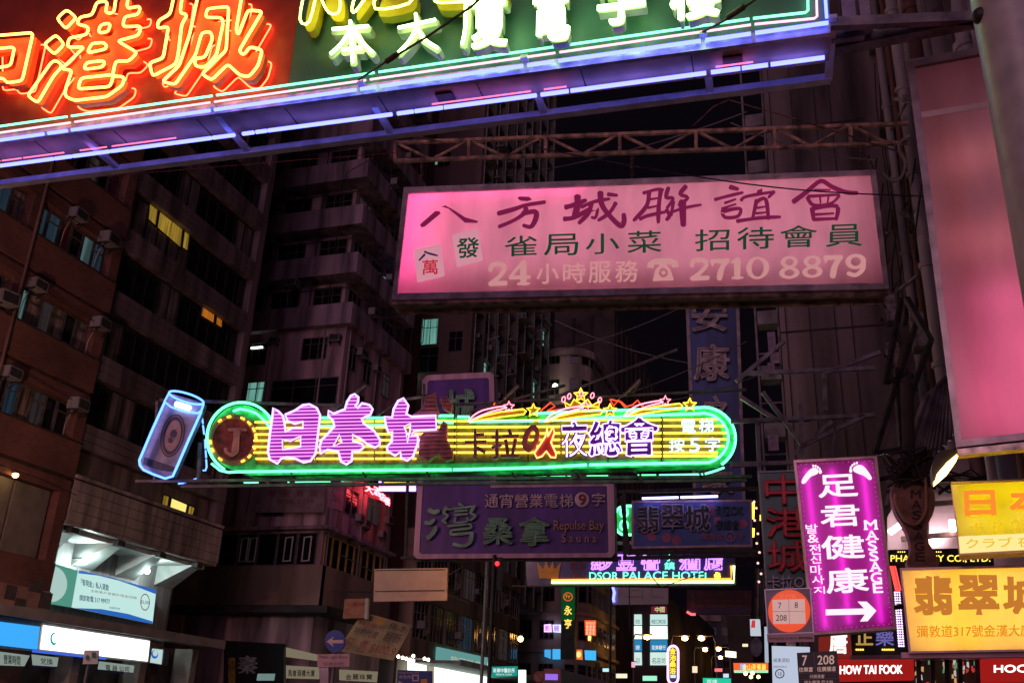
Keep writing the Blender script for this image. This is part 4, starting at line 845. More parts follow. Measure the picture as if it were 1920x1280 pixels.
# orange characters 中港城 (only their lower parts are in the picture)
N_ = [ZA([(-60, 205), (185, 185), (180, 215), (125, 455), (35, 468), (22, 440), (-60, 448)]), ZA([(-60, 280), (82, 265), (60, 370), (-60, 390)]),
  ZA([(320, 105), (375, 55), (430, 100), (370, 165)]), ZA([(248, 250), (315, 197), (362, 250), (305, 308)]),
  ZA([(155, 540), (290, 350), (318, 340), (352, 372), (300, 430), (212, 580)]),
  ZA([(435, 125), (450, 97), (518, 86), (545, 12), (605, 8), (592, 75), (640, 75), (655, -30), (722, -30), (713, 50), (790, 35), (780, 82), (700, 95), (690, 152), (795, 148), (780, 200), (660, 232), (772, 297), (725, 345), (650, 345), (632, 430), (700, 432), (690, 480), (600, 545), (420, 566), (368, 545), (366, 510), (405, 395), (345, 390), (475, 265), (378, 268), (388, 215), (492, 195), (498, 150), (440, 140)]),
  ZA([(552, 188), (565, 140), (622, 130), (610, 180)]), ZA([(490, 300), (515, 245), (592, 240), (602, 275)]), ZA([(470, 392), (486, 352), (590, 342), (580, 378)]), ZA([(438, 502), (455, 440), (640, 420), (620, 488)]),
  ZA([(985, -50), (957, 80), (890, 118), (884, 162), (948, 150), (918, 328), (840, 355), (858, 430), (988, 362), (1002, 310), (1022, 140), (1055, 82), (1012, 76), (1030, -50)]),
  ZA([(1120, -50), (1065, 200), (1008, 370), (912, 460), (985, 477), (1100, 310), (1135, 185), (1185, 178), (1196, 220), (1152, 325), (1094, 330), (1100, 376), (1160, 378), (1218, 310), (1256, 130), (1248, 100), (1155, 100), (1165, 50), (1287, 38), (1272, 285), (1135, 418), (1190, 452), (1282, 362), (1350, 426), (1402, 432), (1452, 370), (1476, 282), (1405, 264), (1372, 312), (1343, 290), (1476, 65), (1395, 58), (1340, 200), (1328, 170), (1365, -50)])]
w = MB(); f_ = MB(); rt = MB()
for i, l in enumerate(N_):
    line(w, PT_, chaikin(l), .015, -.24, True, 6)
    if i not in (1, 6, 7, 8, 9):
        hs = {0: [N_[1]], 5: N_[6:10]}.get(i, [])
        A = [[PT_.w(x, y, -.24) + PT_.n * .07 for x, y in chaikin(q)] for q in [l] + hs]
        f_.prism(A, PT_.n * .07)
        rt.tube([PT_.w(x, y, -.24) + PT_.n * .21 for x, y in chaikin(l)], .009, True, 5)  # red glowing copies of the outlines, added to redden the face
obj('character_tube', w, NR, TN); obj('character_body', f_, mat('orange_letter_paint', (.85, .16, .07), .5, 0, .15, 4), TN); obj('character_base_tube', rt, glow('neon_base_red', (1, .09, .03), 9), TN)
w = MB(); f_ = MB()
for l in (ZB([(215, -60), (187, 110), (240, 122), (285, -60)]), ZB([(300, -60), (312, 5), (350, 72), (400, 75), (415, 20), (405, -60)]), ZB([(510, -60), (480, 45), (500, 65), (590, -60)]), ZB([(630, -60), (610, 50), (800, 20), (825, -60)]), ZB([(930, -60), (945, 5), (1010, 15), (1150, 0), (1200, -60)]), ZB([(1230, -60), (1240, -10), (1330, -20), (1345, -60)])):
    l = smooth(l, 3); line(w, PT_, l, .013, -.30); A = [PT_.w(x, y, -.295) + PT_.n * .12 for x, y in l]; f_.prism(A, PT_.n * .10)
obj('yellow_tube', w, NYG, TN); obj('yellow_letter_body', f_, mat('yellow_letter_paint', (.60, .42, .02), .5, 0, .15, 4), TN)
w = MB(); f_ = MB()
def st_neon(pts, wd=13): line(w, PT_, smooth(pts, 3), .017, -.30); A = smooth(pts, 3); stroke(f_, PT_, [(x + 2, y + 5) for x, y in A], wd, -.22, 1, depth=.10)
for l in ([(370, 165), (572, 148)], [(470, 118), (478, 240), (485, 350)], [(468, 165), (425, 240), (358, 305)], [(490, 165), (535, 235), (596, 295)], [(425, 280), (535, 268)], [(740, 158), (950, 112)], [(838, 78), (842, 150), (800, 235), (738, 300)], [(850, 165), (890, 225), (962, 272)], [(1120, 20), (1118, 150), (1100, 250)], [(1120, 20), (1340, 5)]): st_neon(ZB(l))
for s, bx_ in (('夏', (885, 8, 950, 90)), ('電', (1002, -32, 1066, 78)), ('字', (1120, -40, 1210, 48)), ('樓', (1258, -60, 1350, 38))):
    text(w, PT_, s, bx_, -.12, 0, -.30, bold=.035, depth=.02); text(f_, PT_, s, (bx_[0] + 2, bx_[1] + 6, bx_[2] + 2, bx_[3] + 6), -.12, 0, -.22, depth=.10, bold=.035)
obj('white_green_tube', w, NWG, TN); obj('white_letter_body', f_, mat('cream_letter_paint', (.55, .50, .34), .5, 0, .15, 4), TN)
# stays
w = MB(); p = PT_.w(672, 150, -.06); w.tube([p, PT_.w(725, 115, -.5), PT_.w(800, 70, -.8), PT_.w(885, 12, -1.2), PT_.w(930, -30, -1.4)], .012); w.tube([PT_.w(725, 115, -.5), PT_.w(745, 102, -.58)], .03); w.cut(); p = PT_.w(1318, 60, -.06); w.tube([p, PT_.w(1360, 38, -.3), PT_.w(1430, -10, -.6)], .012); w.tube([PT_.w(1365, 33, -.34), PT_.w(1395, 13, -.45)], .028); obj('stay_cable', w, mat('rusty_cable', (.10, .05, .04), .7, .3, .3, 8), TN)
# support beams to the right
w = MB()
for a, b, s in (((1557, 108), (1850, 52), .12), ((1557, 62), (1845, 50), .07), ((1560, 88), (1622, 80), .07)): w.bar(hz(*a) + Vector((0, 0, .1)), hz(*b) + Vector((0, 0, .1)), s, .10)
p = hz(1628, 76); w.bar(p + Vector((0, 0, .1)), p + Vector((.0, 0, 2.2)), .09); p = hz(1598, 84); w.bar(p + Vector((0, 0, .1)), p + Vector((.0, .1, 2.2)), .12)
obj('support_beam', w, mat('violet_grey_beam', (.26, .22, .26), .55, .3, .4, 4), TN)
# ================================================================== TRUSS + PINK SIGN
PP = PL(735, 565, 11, 9.2)
PTR = PL(738, 302, 11.1, 9.2)
t = thing('lattice_truss', 'rusty lattice truss boom carrying the pink light box', 'truss', PTR.w(1240, 280), R(9.2))
w = MB(); tp = ly((740, 268), (1700, 232)); bt = ly((738, 302), (1700, 268))
def trs(off, w):
    w.bar(PTR.w(740, tp(740), off), PTR.w(1702, tp(1702), off), .05); w.bar(PTR.w(738, bt(738), off), PTR.w(1702, bt(1702), off), .05)
    xs = [741, 879, 1023, 1162, 1305, 1452, 1595]
    for x in xs: w.bar(PTR.w(x, tp(x) + 2, off), PTR.w(x, bt(x) - 2, off), .045)
    for i, x in enumerate(xs):
        x2 = x + 138; mdx = x + 66; w.bar(PTR.w(x + 8, tp(x) + 3, off), PTR.w(mdx, bt(mdx) - 2, off), .032)
        if i < 6: w.bar(PTR.w(mdx + 6, bt(mdx) - 2, off), PTR.w(x2 - 6, tp(x2) + 3, off), .032)
trs(0, w); trs(.35, w)
for x in (741, 1023, 1305, 1595): w.bar(PTR.w(x, tp(x), 0), PTR.w(x, tp(x), .35), .03); w.bar(PTR.w(x, bt(x), 0), PTR.w(x, bt(x), .35), .03)
obj('lattice', w, mat('rusty_boom', (.52, .28, .20), .7, .1, .45, 7), t)
for i, x in enumerate((791, 1185, 1614)):
    w = MB(); a = PP.w(x, bt(x) - 2, .15); b = PP.w(x, (352, 336, 322)[i] + 2, .15); n = 14
    for k in range(n):
        c = a.lerp(b, (k + .5) / n); hl = (a - b).length / n * .66; pts = []
        for q in range(8):
            ang = 2 * math.pi * q / 8; u = math.sin(ang) * .022; v = math.cos(ang) * hl; pts.append(c + (PP.e if k % 2 else PP.n) * u + Vector((0, 0, v)))
        w.tube(pts, .007, True, 4)
    solo('hanging_chain', w, RUST, 'rusty chain holding the pink light box, ' + ['at its left end', 'near its middle', 'at its right end'][i], 'chain', 'chains of the pink light box')
q = [(757, 351), (1642, 318), (1667, 541), (734, 562)]
PK = root(PP, q, 'pink_light_box', 'large pink light box sign with maroon brush characters and a phone number', 'sign')
PKF = mat('mauve_metal_frame', (.58, .44, .45), .5, .3, .25, 5)
fr = MB(); inn = [(765, 362), (1633, 327), (1657, 530), (744, 550)]; poly(fr, PP, q, 0, .05, [inn]); obj('frame', fr, PKF, PK)
h = MB(); A = [PP.w(*p, .05) for p in q]; B = [p + PP.n * .42 for p in A]; h.add(A + B, [(4, 5, 6, 7), (0, 1, 5, 4), (1, 2, 6, 5), (2, 3, 7, 6), (3, 0, 4, 7)]); obj('housing', h, mat('box_lining', (.42, .28, .25), .7, 0, .25, 3), PK)
p = MB(); poly(p, PP, [(761, 357), (1637, 323), (1661, 535), (739, 555)], .03); obj('panel', p, screen('pink_acrylic', (.86, .44, .55), .66, .05), PK)
p = MB(); a = PP.w(736, 566, .10); b = PP.w(1666, 545, .10); w = MB(); w.bar(a - Vector((0, 0, .03)), b - Vector((0, 0, .03)), .09, .05); w.bar(a + PP.n * .30 - Vector((0, 0, .03)), b + PP.n * .30 - Vector((0, 0, .03)), .07, .05); obj('bottom_rail', w, mat('rusty_boom', (.52, .28, .20), .7, .1, .45, 7), PK)
tub = MB()
for y0, y1 in ((400, 370), (455, 425), (512, 486)): line(tub, PP, [(775, y0), (1630, y1)], .02, .30)
obj('tube_lamp', tub, glow('tube_pink', (1.0, .64, .76), 7.5), PK)
tub = MB(); line(tub, PP, [(770, 375), (752, 540)], .02, .22); line(tub, PP, [(800, 375), (780, 540)], .02, .30); line(tub, PP, [(775, 372), (1100, 358)], .015, .16); obj('tube_lamp_magenta', tub, glow('tube_magenta', (1.0, .12, .50), 13), PK)
z1, z2 = Z(700, 300, 3.84), Z(1200, 300, 3.84); w = MB()
for pl in ([(335, 465), (345, 485), (370, 480), (485, 385), (475, 368), (445, 368)], [(487, 335), (520, 327), (580, 360), (660, 412), (755, 440), (750, 452), (660, 452), (600, 400), (540, 350)], [(1037, 275), (1050, 263), (1120, 265), (1143, 285), (1110, 297), (1060, 293)]): poly(w, PP, z1(pl), -.004)
for pts, wd in (([(900, 385), (1010, 355), (1100, 325), (1235, 303)], 26), ([(1100, 345), (1085, 385), (1010, 435), (905, 480)], 26), ([(1075, 385), (1165, 372), (1170, 420), (1135, 480), (1080, 470)], 30),
    ([(1385, 340), (1440, 325), (1530, 290)], 30), ([(1470, 262), (1468, 340), (1445, 412)], 38), ([(1375, 425), (1450, 412), (1560, 350)], 28), ([(1500, 338), (1590, 300), (1700, 280)], 22), ([(1570, 310), (1550, 380), (1480, 455)], 28), ([(1560, 365), (1612, 348), (1600, 415), (1572, 412)], 20), ([(1635, 235), (1645, 320), (1700, 400), (1780, 475), (1805, 440), (1802, 390)], 32), ([(1745, 310), (1700, 380), (1620, 435)], 24), ([(1690, 247), (1755, 255)], 22)):
    stroke(w, PP, z1(pts), wd / 3.84 * 1.3)
for pts, wd in (([(25, 238), (120, 212), (168, 215)], 20), ([(65, 235), (48, 330), (-45, 435)], 26), ([(150, 220), (135, 330), (132, 450)], 26), ([(60, 285), (130, 275)], 14), ([(55, 345), (130, 330)], 14), ([(0, 425), (60, 400), (180, 375)], 22), ([(205, 200), (188, 270), (240, 275), (195, 345)], 22), ([(330, 190), (290, 245), (345, 272), (280, 325)], 24), ([(190, 360), (212, 400), (190, 432)], 24), ([(240, 300), (225, 400)], 20), ([(305, 300), (312, 470)], 40), ([(200, 385), (320, 345), (440, 322)], 18),
    ([(650, 195), (705, 210)], 26), ([(540, 285), (640, 258), (740, 235)], 20), ([(610, 310), (690, 282)], 14), ([(590, 350), (690, 318)], 14), ([(590, 372), (680, 352), (725, 355), (705, 405), (620, 415), (590, 385)], 22), ([(830, 190), (865, 210), (850, 245)], 28), ([(728, 290), (770, 262), (960, 230)], 20), ([(965, 228), (925, 270)], 20), ([(840, 290), (810, 425)], 22), ([(840, 300), (905, 282), (925, 425)], 24), ([(845, 345), (905, 335)], 13), ([(835, 385), (915, 376)], 13), ([(700, 440), (850, 418), (1010, 410)], 22),
    ([(1105, 300), (1200, 230), (1300, 152), (1380, 192), (1480, 232), (1565, 238)], 28), ([(1255, 216), (1370, 215)], 12), ([(1205, 270), (1250, 325), (1375, 312), (1435, 258)], 20), ([(1210, 262), (1435, 250)], 18), ([(1295, 250), (1300, 310)], 12), ([(1360, 250), (1350, 305)], 12), ([(1240, 350), (1250, 430)], 26), ([(1245, 348), (1415, 332), (1412, 430)], 26), ([(1265, 393), (1395, 384)], 15), ([(1250, 428), (1410, 422)], 20)):
    stroke(w, PP, z2(pts), wd / 3.84 * 1.3)
obj('brush_lettering', w, glow('maroon_print', (.17, .010, .058), 1.0), PK)
w = MB()
for s, b in zip('雀局小菜招待會員', ((946, 443, 1007, 481), (1020, 440, 1084, 480), (1098, 439, 1161, 477), (1176, 434, 1240, 475), (1303, 431, 1368, 471), (1382, 427, 1451, 468), (1463, 424, 1532, 465), (1548, 422, 1617, 463))): text(w, PP, s, b, -.035, off=-.004, bold=.012)
obj('green_lettering', w, glow('green_print', (.008, .050, .024), 1.0), PK)
DIG = {'2': [([(.12, .32), (.2, .1), (.5, .04), (.82, .12), (.82, .36), (.5, .66), (.14, .92)], .2), ([(.1, .9), (.95, .9)], .2)], '7': [([(.05, .1), (.98, .1)], .2), ([(.88, .12), (.6, .5), (.48, .98)], .26), ([(.08, .06), (.1, .32)], .1)], '1': [([(.5, .03), (.5, .95)], .3), ([(.1, .95), (.92, .95)], .1), ([(.1, .17), (.5, .06)], .12)], '4': [([(.62, .03), (.06, .64)], .13), ([(.05, .66), (.98, .66)], .16), ([(.68, .02), (.68, .95)], .26), ([(.42, .95), (.96, .95)], .1)]}
def digit(mb, ch, box, slope=-.035, off=-.004):
    mb.cut(); x0, y0, x1, y1 = box; mp = lambda l: [(x0 + u * (x1 - x0), y0 + v * (y1 - y0) + slope * u * (x1 - x0)) for u, v in l]; H = y1 - y0
    if ch in '089':
        rings = {'0': [(.5, .5, .5, .5, .27, .40)], '8': [(.5, .26, .42, .27, .2, .16), (.5, .74, .5, .27, .24, .15)], '9': [(.5, .33, .5, .34, .24, .2)]}[ch]
        for i, (cx, cy, rx, ry, ix, iy) in enumerate(rings): poly(mb, PP, mp(ell(cx, cy, rx, ry, 22)), off - .001 * i, 0, [mp(ell(cx, cy, ix, iy, 16))])
        if ch == '9': stroke(mb, PP, mp([(.86, .4), (.82, .7), (.5, .93), (.12, .84)]), .22 * H, off - .002)
        return
    for l, wd in DIG[ch]: stroke(mb, PP, mp(l), wd * H, off, 1)
w = MB()
for ch, b in (('2', (915, 494, 951, 536)), ('4', (954, 492, 994, 535)), ('2', (1293, 486, 1330, 526)), ('7', (1333, 486, 1366, 524)), ('1', (1370, 486, 1395, 523)), ('0', (1399, 482, 1442, 524)), ('8', (1461, 481, 1499, 523)), ('8', (1504, 480, 1542, 521)), ('7', (1545, 479, 1579, 520)), ('9', (1585, 477, 1624, 519))): digit(w, ch, b)
for s, b in zip('小時服務', ((1006, 495, 1047, 532), (1056, 493, 1097, 531), (1104, 491, 1145, 530), (1154, 489, 1196, 529))): text(w, PP, s, b, -.035, off=-.004, bold=.02)
poly(w, PP, z2([(52, 775), (60, 735), (110, 708), (220, 705), (270, 730), (280, 770), (232, 775), (225, 750), (195, 745), (190, 760), (218, 785), (245, 865), (90, 872), (110, 790), (140, 765), (138, 750), (105, 752), (98, 778)]), -.004, 0, [z2(ell(168, 810, 32, 34, 18))]); poly(w, PP, z2(ell(168, 810, 14, 15, 12)), -.004)
obj('pale_lettering', w, glow('pale_print', (.56, .25, .25), 1.0), PK)
w = MB(); poly(w, PP, z1([(565, 540), (755, 495), (790, 722), (600, 772)]), -.004); poly(w, PP, z1([(292, 645), (485, 603), (512, 835), (318, 880)]), -.004); obj('game_tile', w, glow('tile_print', (.62, .26, .33), 1.0), PK)
w = MB(); text(w, PP, '發', (857, 447, 898, 484), -.06, off=-.008, bold=.03); obj('tile_green_mark', w, glow('green_print', (.008, .050, .024), 1.0), PK)
w = MB(); stroke(w, PP, z1([(370, 680), (330, 722)]), 4, -.008); stroke(w, PP, z1([(370, 660), (400, 672), (462, 688)]), 4, -.008); obj('tile_navy_mark', w, glow('navy_print', (.03, .012, .07), 1.0), PK)
w = MB(); text(w, PP, '萬', (792, 488, 821, 515), -.05, off=-.008, bold=.03); obj('tile_red_mark', w, glow('red_print', (.50, .015, .035), 1.0), PK)
w = MB(); pts = [PP.w(x, y, -.6) for x, y in smooth([(1000, 276), (1100, 295), (1250, 322), (1400, 345), (1550, 360), (1730, 368), (1790, 370)], 3)]; w.tube(pts, .010, seg=5); solo('sagging_wire', w, DARKSTEEL, 'thin black wire sagging across the front of the pink light box', 'wire')
w = MB()
for i, l in enumerate(([(0, 346), (200, 330), (560, 300), (760, 285)],)): w.tube([atY(x, y, 9.5) for x, y in l], .006, seg=5)
solo('red_wire', w, glow('unused_red', (.16, .012, .03), .6) if False else mat('red_wire_jacket', (.5, .05, .06), .4, 0, 0), 'thin red wire stretched below the overhead neon sign', 'wire')
w = MB(); w.tube([PTR.w(x, y, -.1) for x, y in smooth([(1705, 255), (1690, 265), (1685, 280), (1697, 305), (1690, 332), (1672, 340), (1655, 325)], 4)], .022); solo('looped_conduit', w, mat('pale_conduit', (.36, .30, .28), .6, 0, .2), 'looped pale conduit at the right end of the truss', 'cable')
w = MB()
for l in ([(700, 296), (640, 330)], [(1300, 236), (1338, 200), (1365, 188)], [(770, 252), (810, 262), (835, 268)], [(1365, 187), (1410, 200), (1550, 240), (1700, 290)], [(1100, 120), (1280, 340)][:0]): 
    if l: w.tube([PTR.w(x, y, -.05) for x, y in l], .010)
solo('turnbuckle_stay', w, RUST, 'rusty stay wires and turnbuckles around the lattice truss', 'wire')
# ================================================================== GREEN AND YELLOW NIGHTCLUB SIGN
PJ = PL(400, 893, 17, 7.8); J1, J2, J3 = Z(250, 700, 3.2), Z(800, 700, 3.097), Z(440, 560, 3.556)
JS = thing('nightclub_neon_sign', 'long pill shaped green and yellow neon sign with violet characters', 'neon sign', PJ.w(880, 890), R(7.8))
stad = ell(453, 821, 60, 62, 18, 0, 118, 285) + [(505, 778), (880, 783), (1315, 766)] + ell(1318, 822, 58, 56, 12, 0, -85, 60) + [(1330, 872), (800, 886), (470, 891)]
w = MB(); poly(w, PJ, stad, 0, .35); obj('backing', w, mat('green_backing_paint', (.06, .62, .22), .45, 0, .3, 5), JS)
w = MB(); poly(w, PJ, [(470, 788), (880, 791), (1320, 781), (1350, 800), (1358, 828), (1325, 858), (800, 869), (480, 870)], -.01, .01); obj('inner_panel', w, mat('olive_panel', (.20, .17, .06), .45, .1, .35, 6), JS)
NGJ = glow('neon_mint', (.10, 1.0, .36), 4.2); NVI = glow('neon_violet', (.62, .36, 1.0), 2.6); NYJ = glow('neon_amber', (1.0, .72, .05), 3.4); NVH = glow('neon_violet_hatch', (.95, .30, 1.0), 1.35)
w = MB()
line(w, PJ, J1([(825, 285), (810, 250)]) + ell(453, 821, 65, 67, 22, 0, -40, -240)[0:], .028, -.08)
line(w, PJ, J1([(820, 325), (790, 285), (740, 240), (690, 220), (640, 212), (600, 226)]), .026, -.08); line(w, PJ, J1([(470, 540), (520, 580), (570, 592), (640, 588)]), .026, -.08)
ty = lambda x: 779 + (764 - 779) * (x - 880) / 435; 
line(w, PJ, [(1000, 775), (1100, 771), (1310, 764)] + ell(1318, 822, 61, 59, 14, 0, -88, 55), .028, -.08)
line(w, PJ, [(1010, 789), (1200, 779), (1312, 775)] + ell(1316, 821, 50, 47, 12, 0, -86, 75) + [(1200, 869), (1105, 871)], .026, -.08)
line(w, PJ, [(449, 884), (690, 881), (846, 880)], .026, -.08); line(w, PJ, [(850, 880), (1010, 876), (1100, 871)], .026, -.08)
for l in ([(597, 783), (720, 783)], [(598, 799), (722, 797)], [(822, 779), (850, 779)], [(822, 791), (850, 792)], [(858, 781), (880, 781)], [(880, 790), (1000, 789)]): line(w, PJ, l, .024, -.08)
obj('green_tube', w, NGJ, JS)
w = MB()
for a, b in ((458, 484), (540, 542), (554, 620), (640, 700), (705, 742), (800, 822), (905, 970), (975, 1025), (1032, 1070), (1100, 1140), (1195, 1230), (1236, 1318)): line(w, PJ, [(a, ly((400, 905), (1380, 888))(a)), (b, ly((400, 905), (1380, 888))(b))], .02, .15)
line(w, PJ, [(1322, 888), (1342, 882), (1358, 876)], .02, .15); obj('lower_green_tube', w, NGJ, JS)
w = MB()
for y0, y1, a, b in ((791, 786, 478, 1346), (802, 798, 480, 1358), (814, 811, 478, 1362), (825.5, 823, 476, 1362), (837, 836, 474, 1358), (848, 848, 476, 1346), (859.5, 859, 480, 780), (858, 854, 1190, 1345)):
    L_ = ly((490, y0), (1340, y1))
    for c0, c1 in ((a, 590), (594, 700), (704, 855), (858, 1050), (1054, 1240), (1244, b)):
        c0 = max(c0, a); c1 = min(c1, b)
        if c1 > c0 + 4: line(w, PJ, [(c0, L_(c0)), (c1, L_(c1))], .021, -.07)
obj('yellow_tube', w, NYJ, JS)
w = MB()
for x in (595, 720, 852, 990, 1140, 1240): line(w, PJ, [(x, ly((500, 786), (1340, 778))(x)), (x, 866)], .012, -.04)
obj('tube_clip', w, DARKSTEEL, JS)
# disc with the letter J
w = MB(); poly(w, PJ, ell(437, 824, 47, 48, 30), -.05, .05, [ell(437, 824, 38, 39, 26)]); obj('disc_rim', w, mat('brown_rim', (.42, .18, .10), .5, 0, .2), JS)
w = MB(); poly(w, PJ, ell(437, 824, 38, 39, 26), -.03, .03); obj('disc', w, mat('dark_red_disc', (.30, .04, .03), .35, 0, .35, 6), JS)
w = MB()
for a_ in (15, 40, 60, 290, 310, 330, 350, 170, 150, 120, 230, 255): line(w, PJ, ell(437, 824, 43, 44, 3, 0, a_, a_ + 9), .022, -.09)
obj('bulb', w, NYJ, JS)
w = MB(); stroke(w, PJ, J1([(572, 335), (668, 335)]), 5, -.10, 1, depth=.05); stroke(w, PJ, J1([(620, 335), (612, 420), (606, 470)]), 11, -.105, 1, depth=.05); stroke(w, PJ, J1([(612, 468), (585, 484), (555, 470), (552, 450)]), 6, -.11, 1, depth=.05); obj('disc_letter', w, mat('pinkish_letter', (.75, .40, .34), .5, 0, .2), JS)
# violet characters with hatching tubes
C1 = J3([(258, 727), (290, 748), (322, 780), (333, 830), (338, 885), (388, 860), (455, 862), (455, 818), (400, 832), (350, 812), (338, 770), (400, 745), (455, 708), (500, 703), (548, 728), (570, 775), (556, 900), (540, 1030), (505, 1080), (460, 1090), (400, 1062), (350, 1055), (310, 1065), (285, 1098), (235, 1070), (222, 1020), (235, 900), (250, 800)])
C1h = J3([(318, 935), (370, 948), (440, 915), (440, 985), (320, 1005)])
C2 = J3([(800, 635), (825, 655), (822, 690), (805, 715), (818, 728), (850, 695), (900, 708), (920, 735), (905, 770), (845, 800), (860, 830), (930, 880), (970, 940), (965, 975), (935, 990), (880, 965), (845, 935), (785, 905), (790, 950), (850, 965), (860, 990), (830, 1015), (785, 1015), (780, 1080), (745, 1103), (710, 1085), (690, 1015), (620, 1005), (575, 1030), (565, 985), (580, 940), (620, 900), (665, 850), (655, 810), (625, 780), (625, 745), (660, 765), (735, 735), (750, 685), (775, 645)])
C2h = J3([(700, 905), (655, 985), (715, 955)])
C3 = J3([(1125, 662), (1158, 710), (1145, 768), (1180, 785), (1340, 778), (1345, 870), (1195, 880), (1178, 915), (1220, 908), (1222, 960), (1190, 1050), (1150, 1078), (1110, 1060), (1105, 1020), (1070, 1045), (1020, 1015), (1015, 985), (1048, 950), (1050, 885), (1025, 890), (1010, 850), (1000, 785), (1050, 790), (1060, 735), (1090, 680)])
C3h = J3([(1130, 850), (1172, 830), (1170, 880), (1150, 960), (1145, 890)])
def hatch(mb, P, loops, y0, y1, dy, r, off):
    y = y0
    while y < y1:
        xs = []
        for l in loops:
            for i in range(len(l)):
                (xa, ya), (xb, yb) = l[i][:2], l[(i + 1) % len(l)][:2]
                if (ya > y) != (yb > y): xs.append(xa + (xb - xa) * (y - ya) / (yb - ya))
        xs.sort()
        for a, b in zip(xs[::2], xs[1::2]):
            if b - a > 5: line(mb, P, [(a + 1.5, y), (b - 1.5, y - .02 * (b - a))], r, off)
        y += dy
w = MB(); f_ = MB(); h_ = MB()
for c, hl in ((C1, C1h), (C2, C2h), (C3, C3h)):
    line(w, PJ, c, .024, -.26, True); line(w, PJ, hl, .018, -.26, True); poly(f_, PJ, c, -.19, .10, [hl])
    ys = [p[1] for p in c]; hatch(h_, PJ, [c, hl], min(ys) + 6, max(ys) - 3, 6.6, .015, -.23)
obj('violet_outline_tube', w, NVI, JS); obj('violet_letter_body', f_, mat('magenta_letter', (.40, .02, .42), .4, 0, .15), JS); obj('violet_hatch_tube', h_, NVH, JS)
f_ = MB(); h_ = MB()
for l in (J1([(1680, 245), (1740, 208), (1755, 140), (1815, 118), (1822, 200), (1835, 245)]), J1([(1842, 150), (1880, 140), (1915, 185), (1905, 235), (1860, 212)]), J1([(1722, 375), (1745, 355), (1830, 345), (1860, 285), (1882, 300), (1880, 400), (1918, 470), (1915, 512), (1870, 525), (1830, 480), (1770, 522), (1712, 490)])):
    poly(f_, PJ, l, -.19, .12); ys = [p[1] for p in l]; hatch(h_, PJ, [l], min(ys) + 6, max(ys) - 3, 7.5, .012, -.21); line(h_, PJ, l, .012, -.21, True)
obj('unlit_letter_body', f_, mat('rust_red_letter', (.90, .22, .15), .5, 0, .3, 6), JS); obj('unlit_tube', h_, mat('unlit_glass_tube', (.85, .45, .40), .2, 0, .1), JS)
w = MB(); text(w, PJ, '卡', (872, 805, 912, 860), -.03, .0, -.14, .10, .05); text(w, PJ, '拉', (922, 805, 974, 860), -.03, 0, -.14, .10, .05); obj('unlit_small_letter', w, mat('dusty_rose_letter', (.95, .40, .42), .5, 0, .3, 6), JS)
w = MB(); poly(w, PJ, ell(995, 821, 15, 26, 22, 18), -.18, .12, [ell(996, 820, 6, 14, 16, 18)]); obj('unlit_round_letter', w, mat('rose_paint', (.95, .24, .24), .45, 0, .2), JS)
KL = J2([(700, 310), (690, 365), (660, 410), (625, 460), (640, 490), (670, 480), (695, 450), (720, 485), (748, 488), (752, 465), (722, 400), (742, 345), (735, 308), (712, 350), (705, 365)])
w = MB(); poly(w, PJ, KL, -.20, .12); obj('red_letter_body', w, mat('red_letter', (.75, .08, .07), .4, 0, .1), JS); w = MB(); line(w, PJ, KL, .018, -.23, True); obj('red_letter_tube', w, glow('neon_coral', (1, .42, .12), 3.2), JS)
w = MB(); f_ = MB()
for s, b in (('夜', (1052, 793, 1102, 857)), ('總', (1107, 790, 1164, 853)), ('會', (1164, 785, 1233, 853))): text(f_, PJ, s, b, -.03, 0, -.16, .10, .045); outline(w, PJ, s, b, .013, -.03, 0, -.20, .05)
obj('purple_letter_body', f_, mat('purple_letter', (.20, .015, .30), .4, 0, .15), JS); obj('purple_outline_tube', w, glow('neon_lilac', (.62, .42, 1.0), 3.6), JS)
w = MB()
for s, b in (('電', (1278, 786, 1304, 812)), ('梯', (1311, 784, 1338, 811)), ('按', (1255, 822, 1283, 847)), ('5', (1293, 821, 1312, 847)), ('字', (1322, 820, 1350, 846))): text(w, PJ, s, b, -.03, 0, -.15, .02, .012)
obj('lift_note_tube', w, glow('neon_ice_blue', (.45, .80, 1.0), 2.6), JS)
# shooting stars, crown, flames on the top edge
NPK = glow('neon_hot_pink', (1.0, .22, .30), 3.6); NRD = glow('neon_red', (1.0, .06, .02), 2.6)
wp, wy, wr, fy = MB(), MB(), MB(), MB()
for dx, dy in ((0, 0), (445, 0), (908, -32)):
    wp.cut(); wy.cut(); fy.cut(); sh_ = lambda l: J2([(x + dx, y + dy) for x, y in l])
    line(wp, PJ, smooth(sh_([(238, 280), (270, 245), (330, 212), (440, 190), (455, 200), (380, 220), (300, 250), (250, 278)]), 3), .015, -.16)
    line(wp, PJ, sh_(star(478, 192, 32)), .013, -.16, True)
    cm = sh_([(255, 280), (330, 245), (430, 222), (560, 206), (578, 218), (565, 236), (430, 252), (340, 266)]); line(wy, PJ, cm, .015, -.14, True); poly(fy, PJ, cm, -.10, .06)
    stp = sh_(star(620, 214, 40)); line(wy, PJ, stp, .014, -.14, True); poly(fy, PJ, stp, -.10, .06)
wp.cut(); wy.cut(); fy.cut(); s_ = J2(star(895, 125, 42)); line(wy, PJ, s_, .014, -.14, True); poly(fy, PJ, s_, -.10, .06); cr = J2([(800, 165), (810, 200), (900, 190), (1000, 195), (1005, 160), (960, 185), (935, 150), (900, 178), (855, 150), (835, 185)]); line(wy, PJ, cr, .013, -.14, True); poly(fy, PJ, cr, -.10, .06)
for x, y in ((795, 150), (828, 132), (898, 118), (962, 128), (1005, 155)): line(wp, PJ, J2(ell(x, y, 10, 17, 8, 15)), .011, -.18, True)
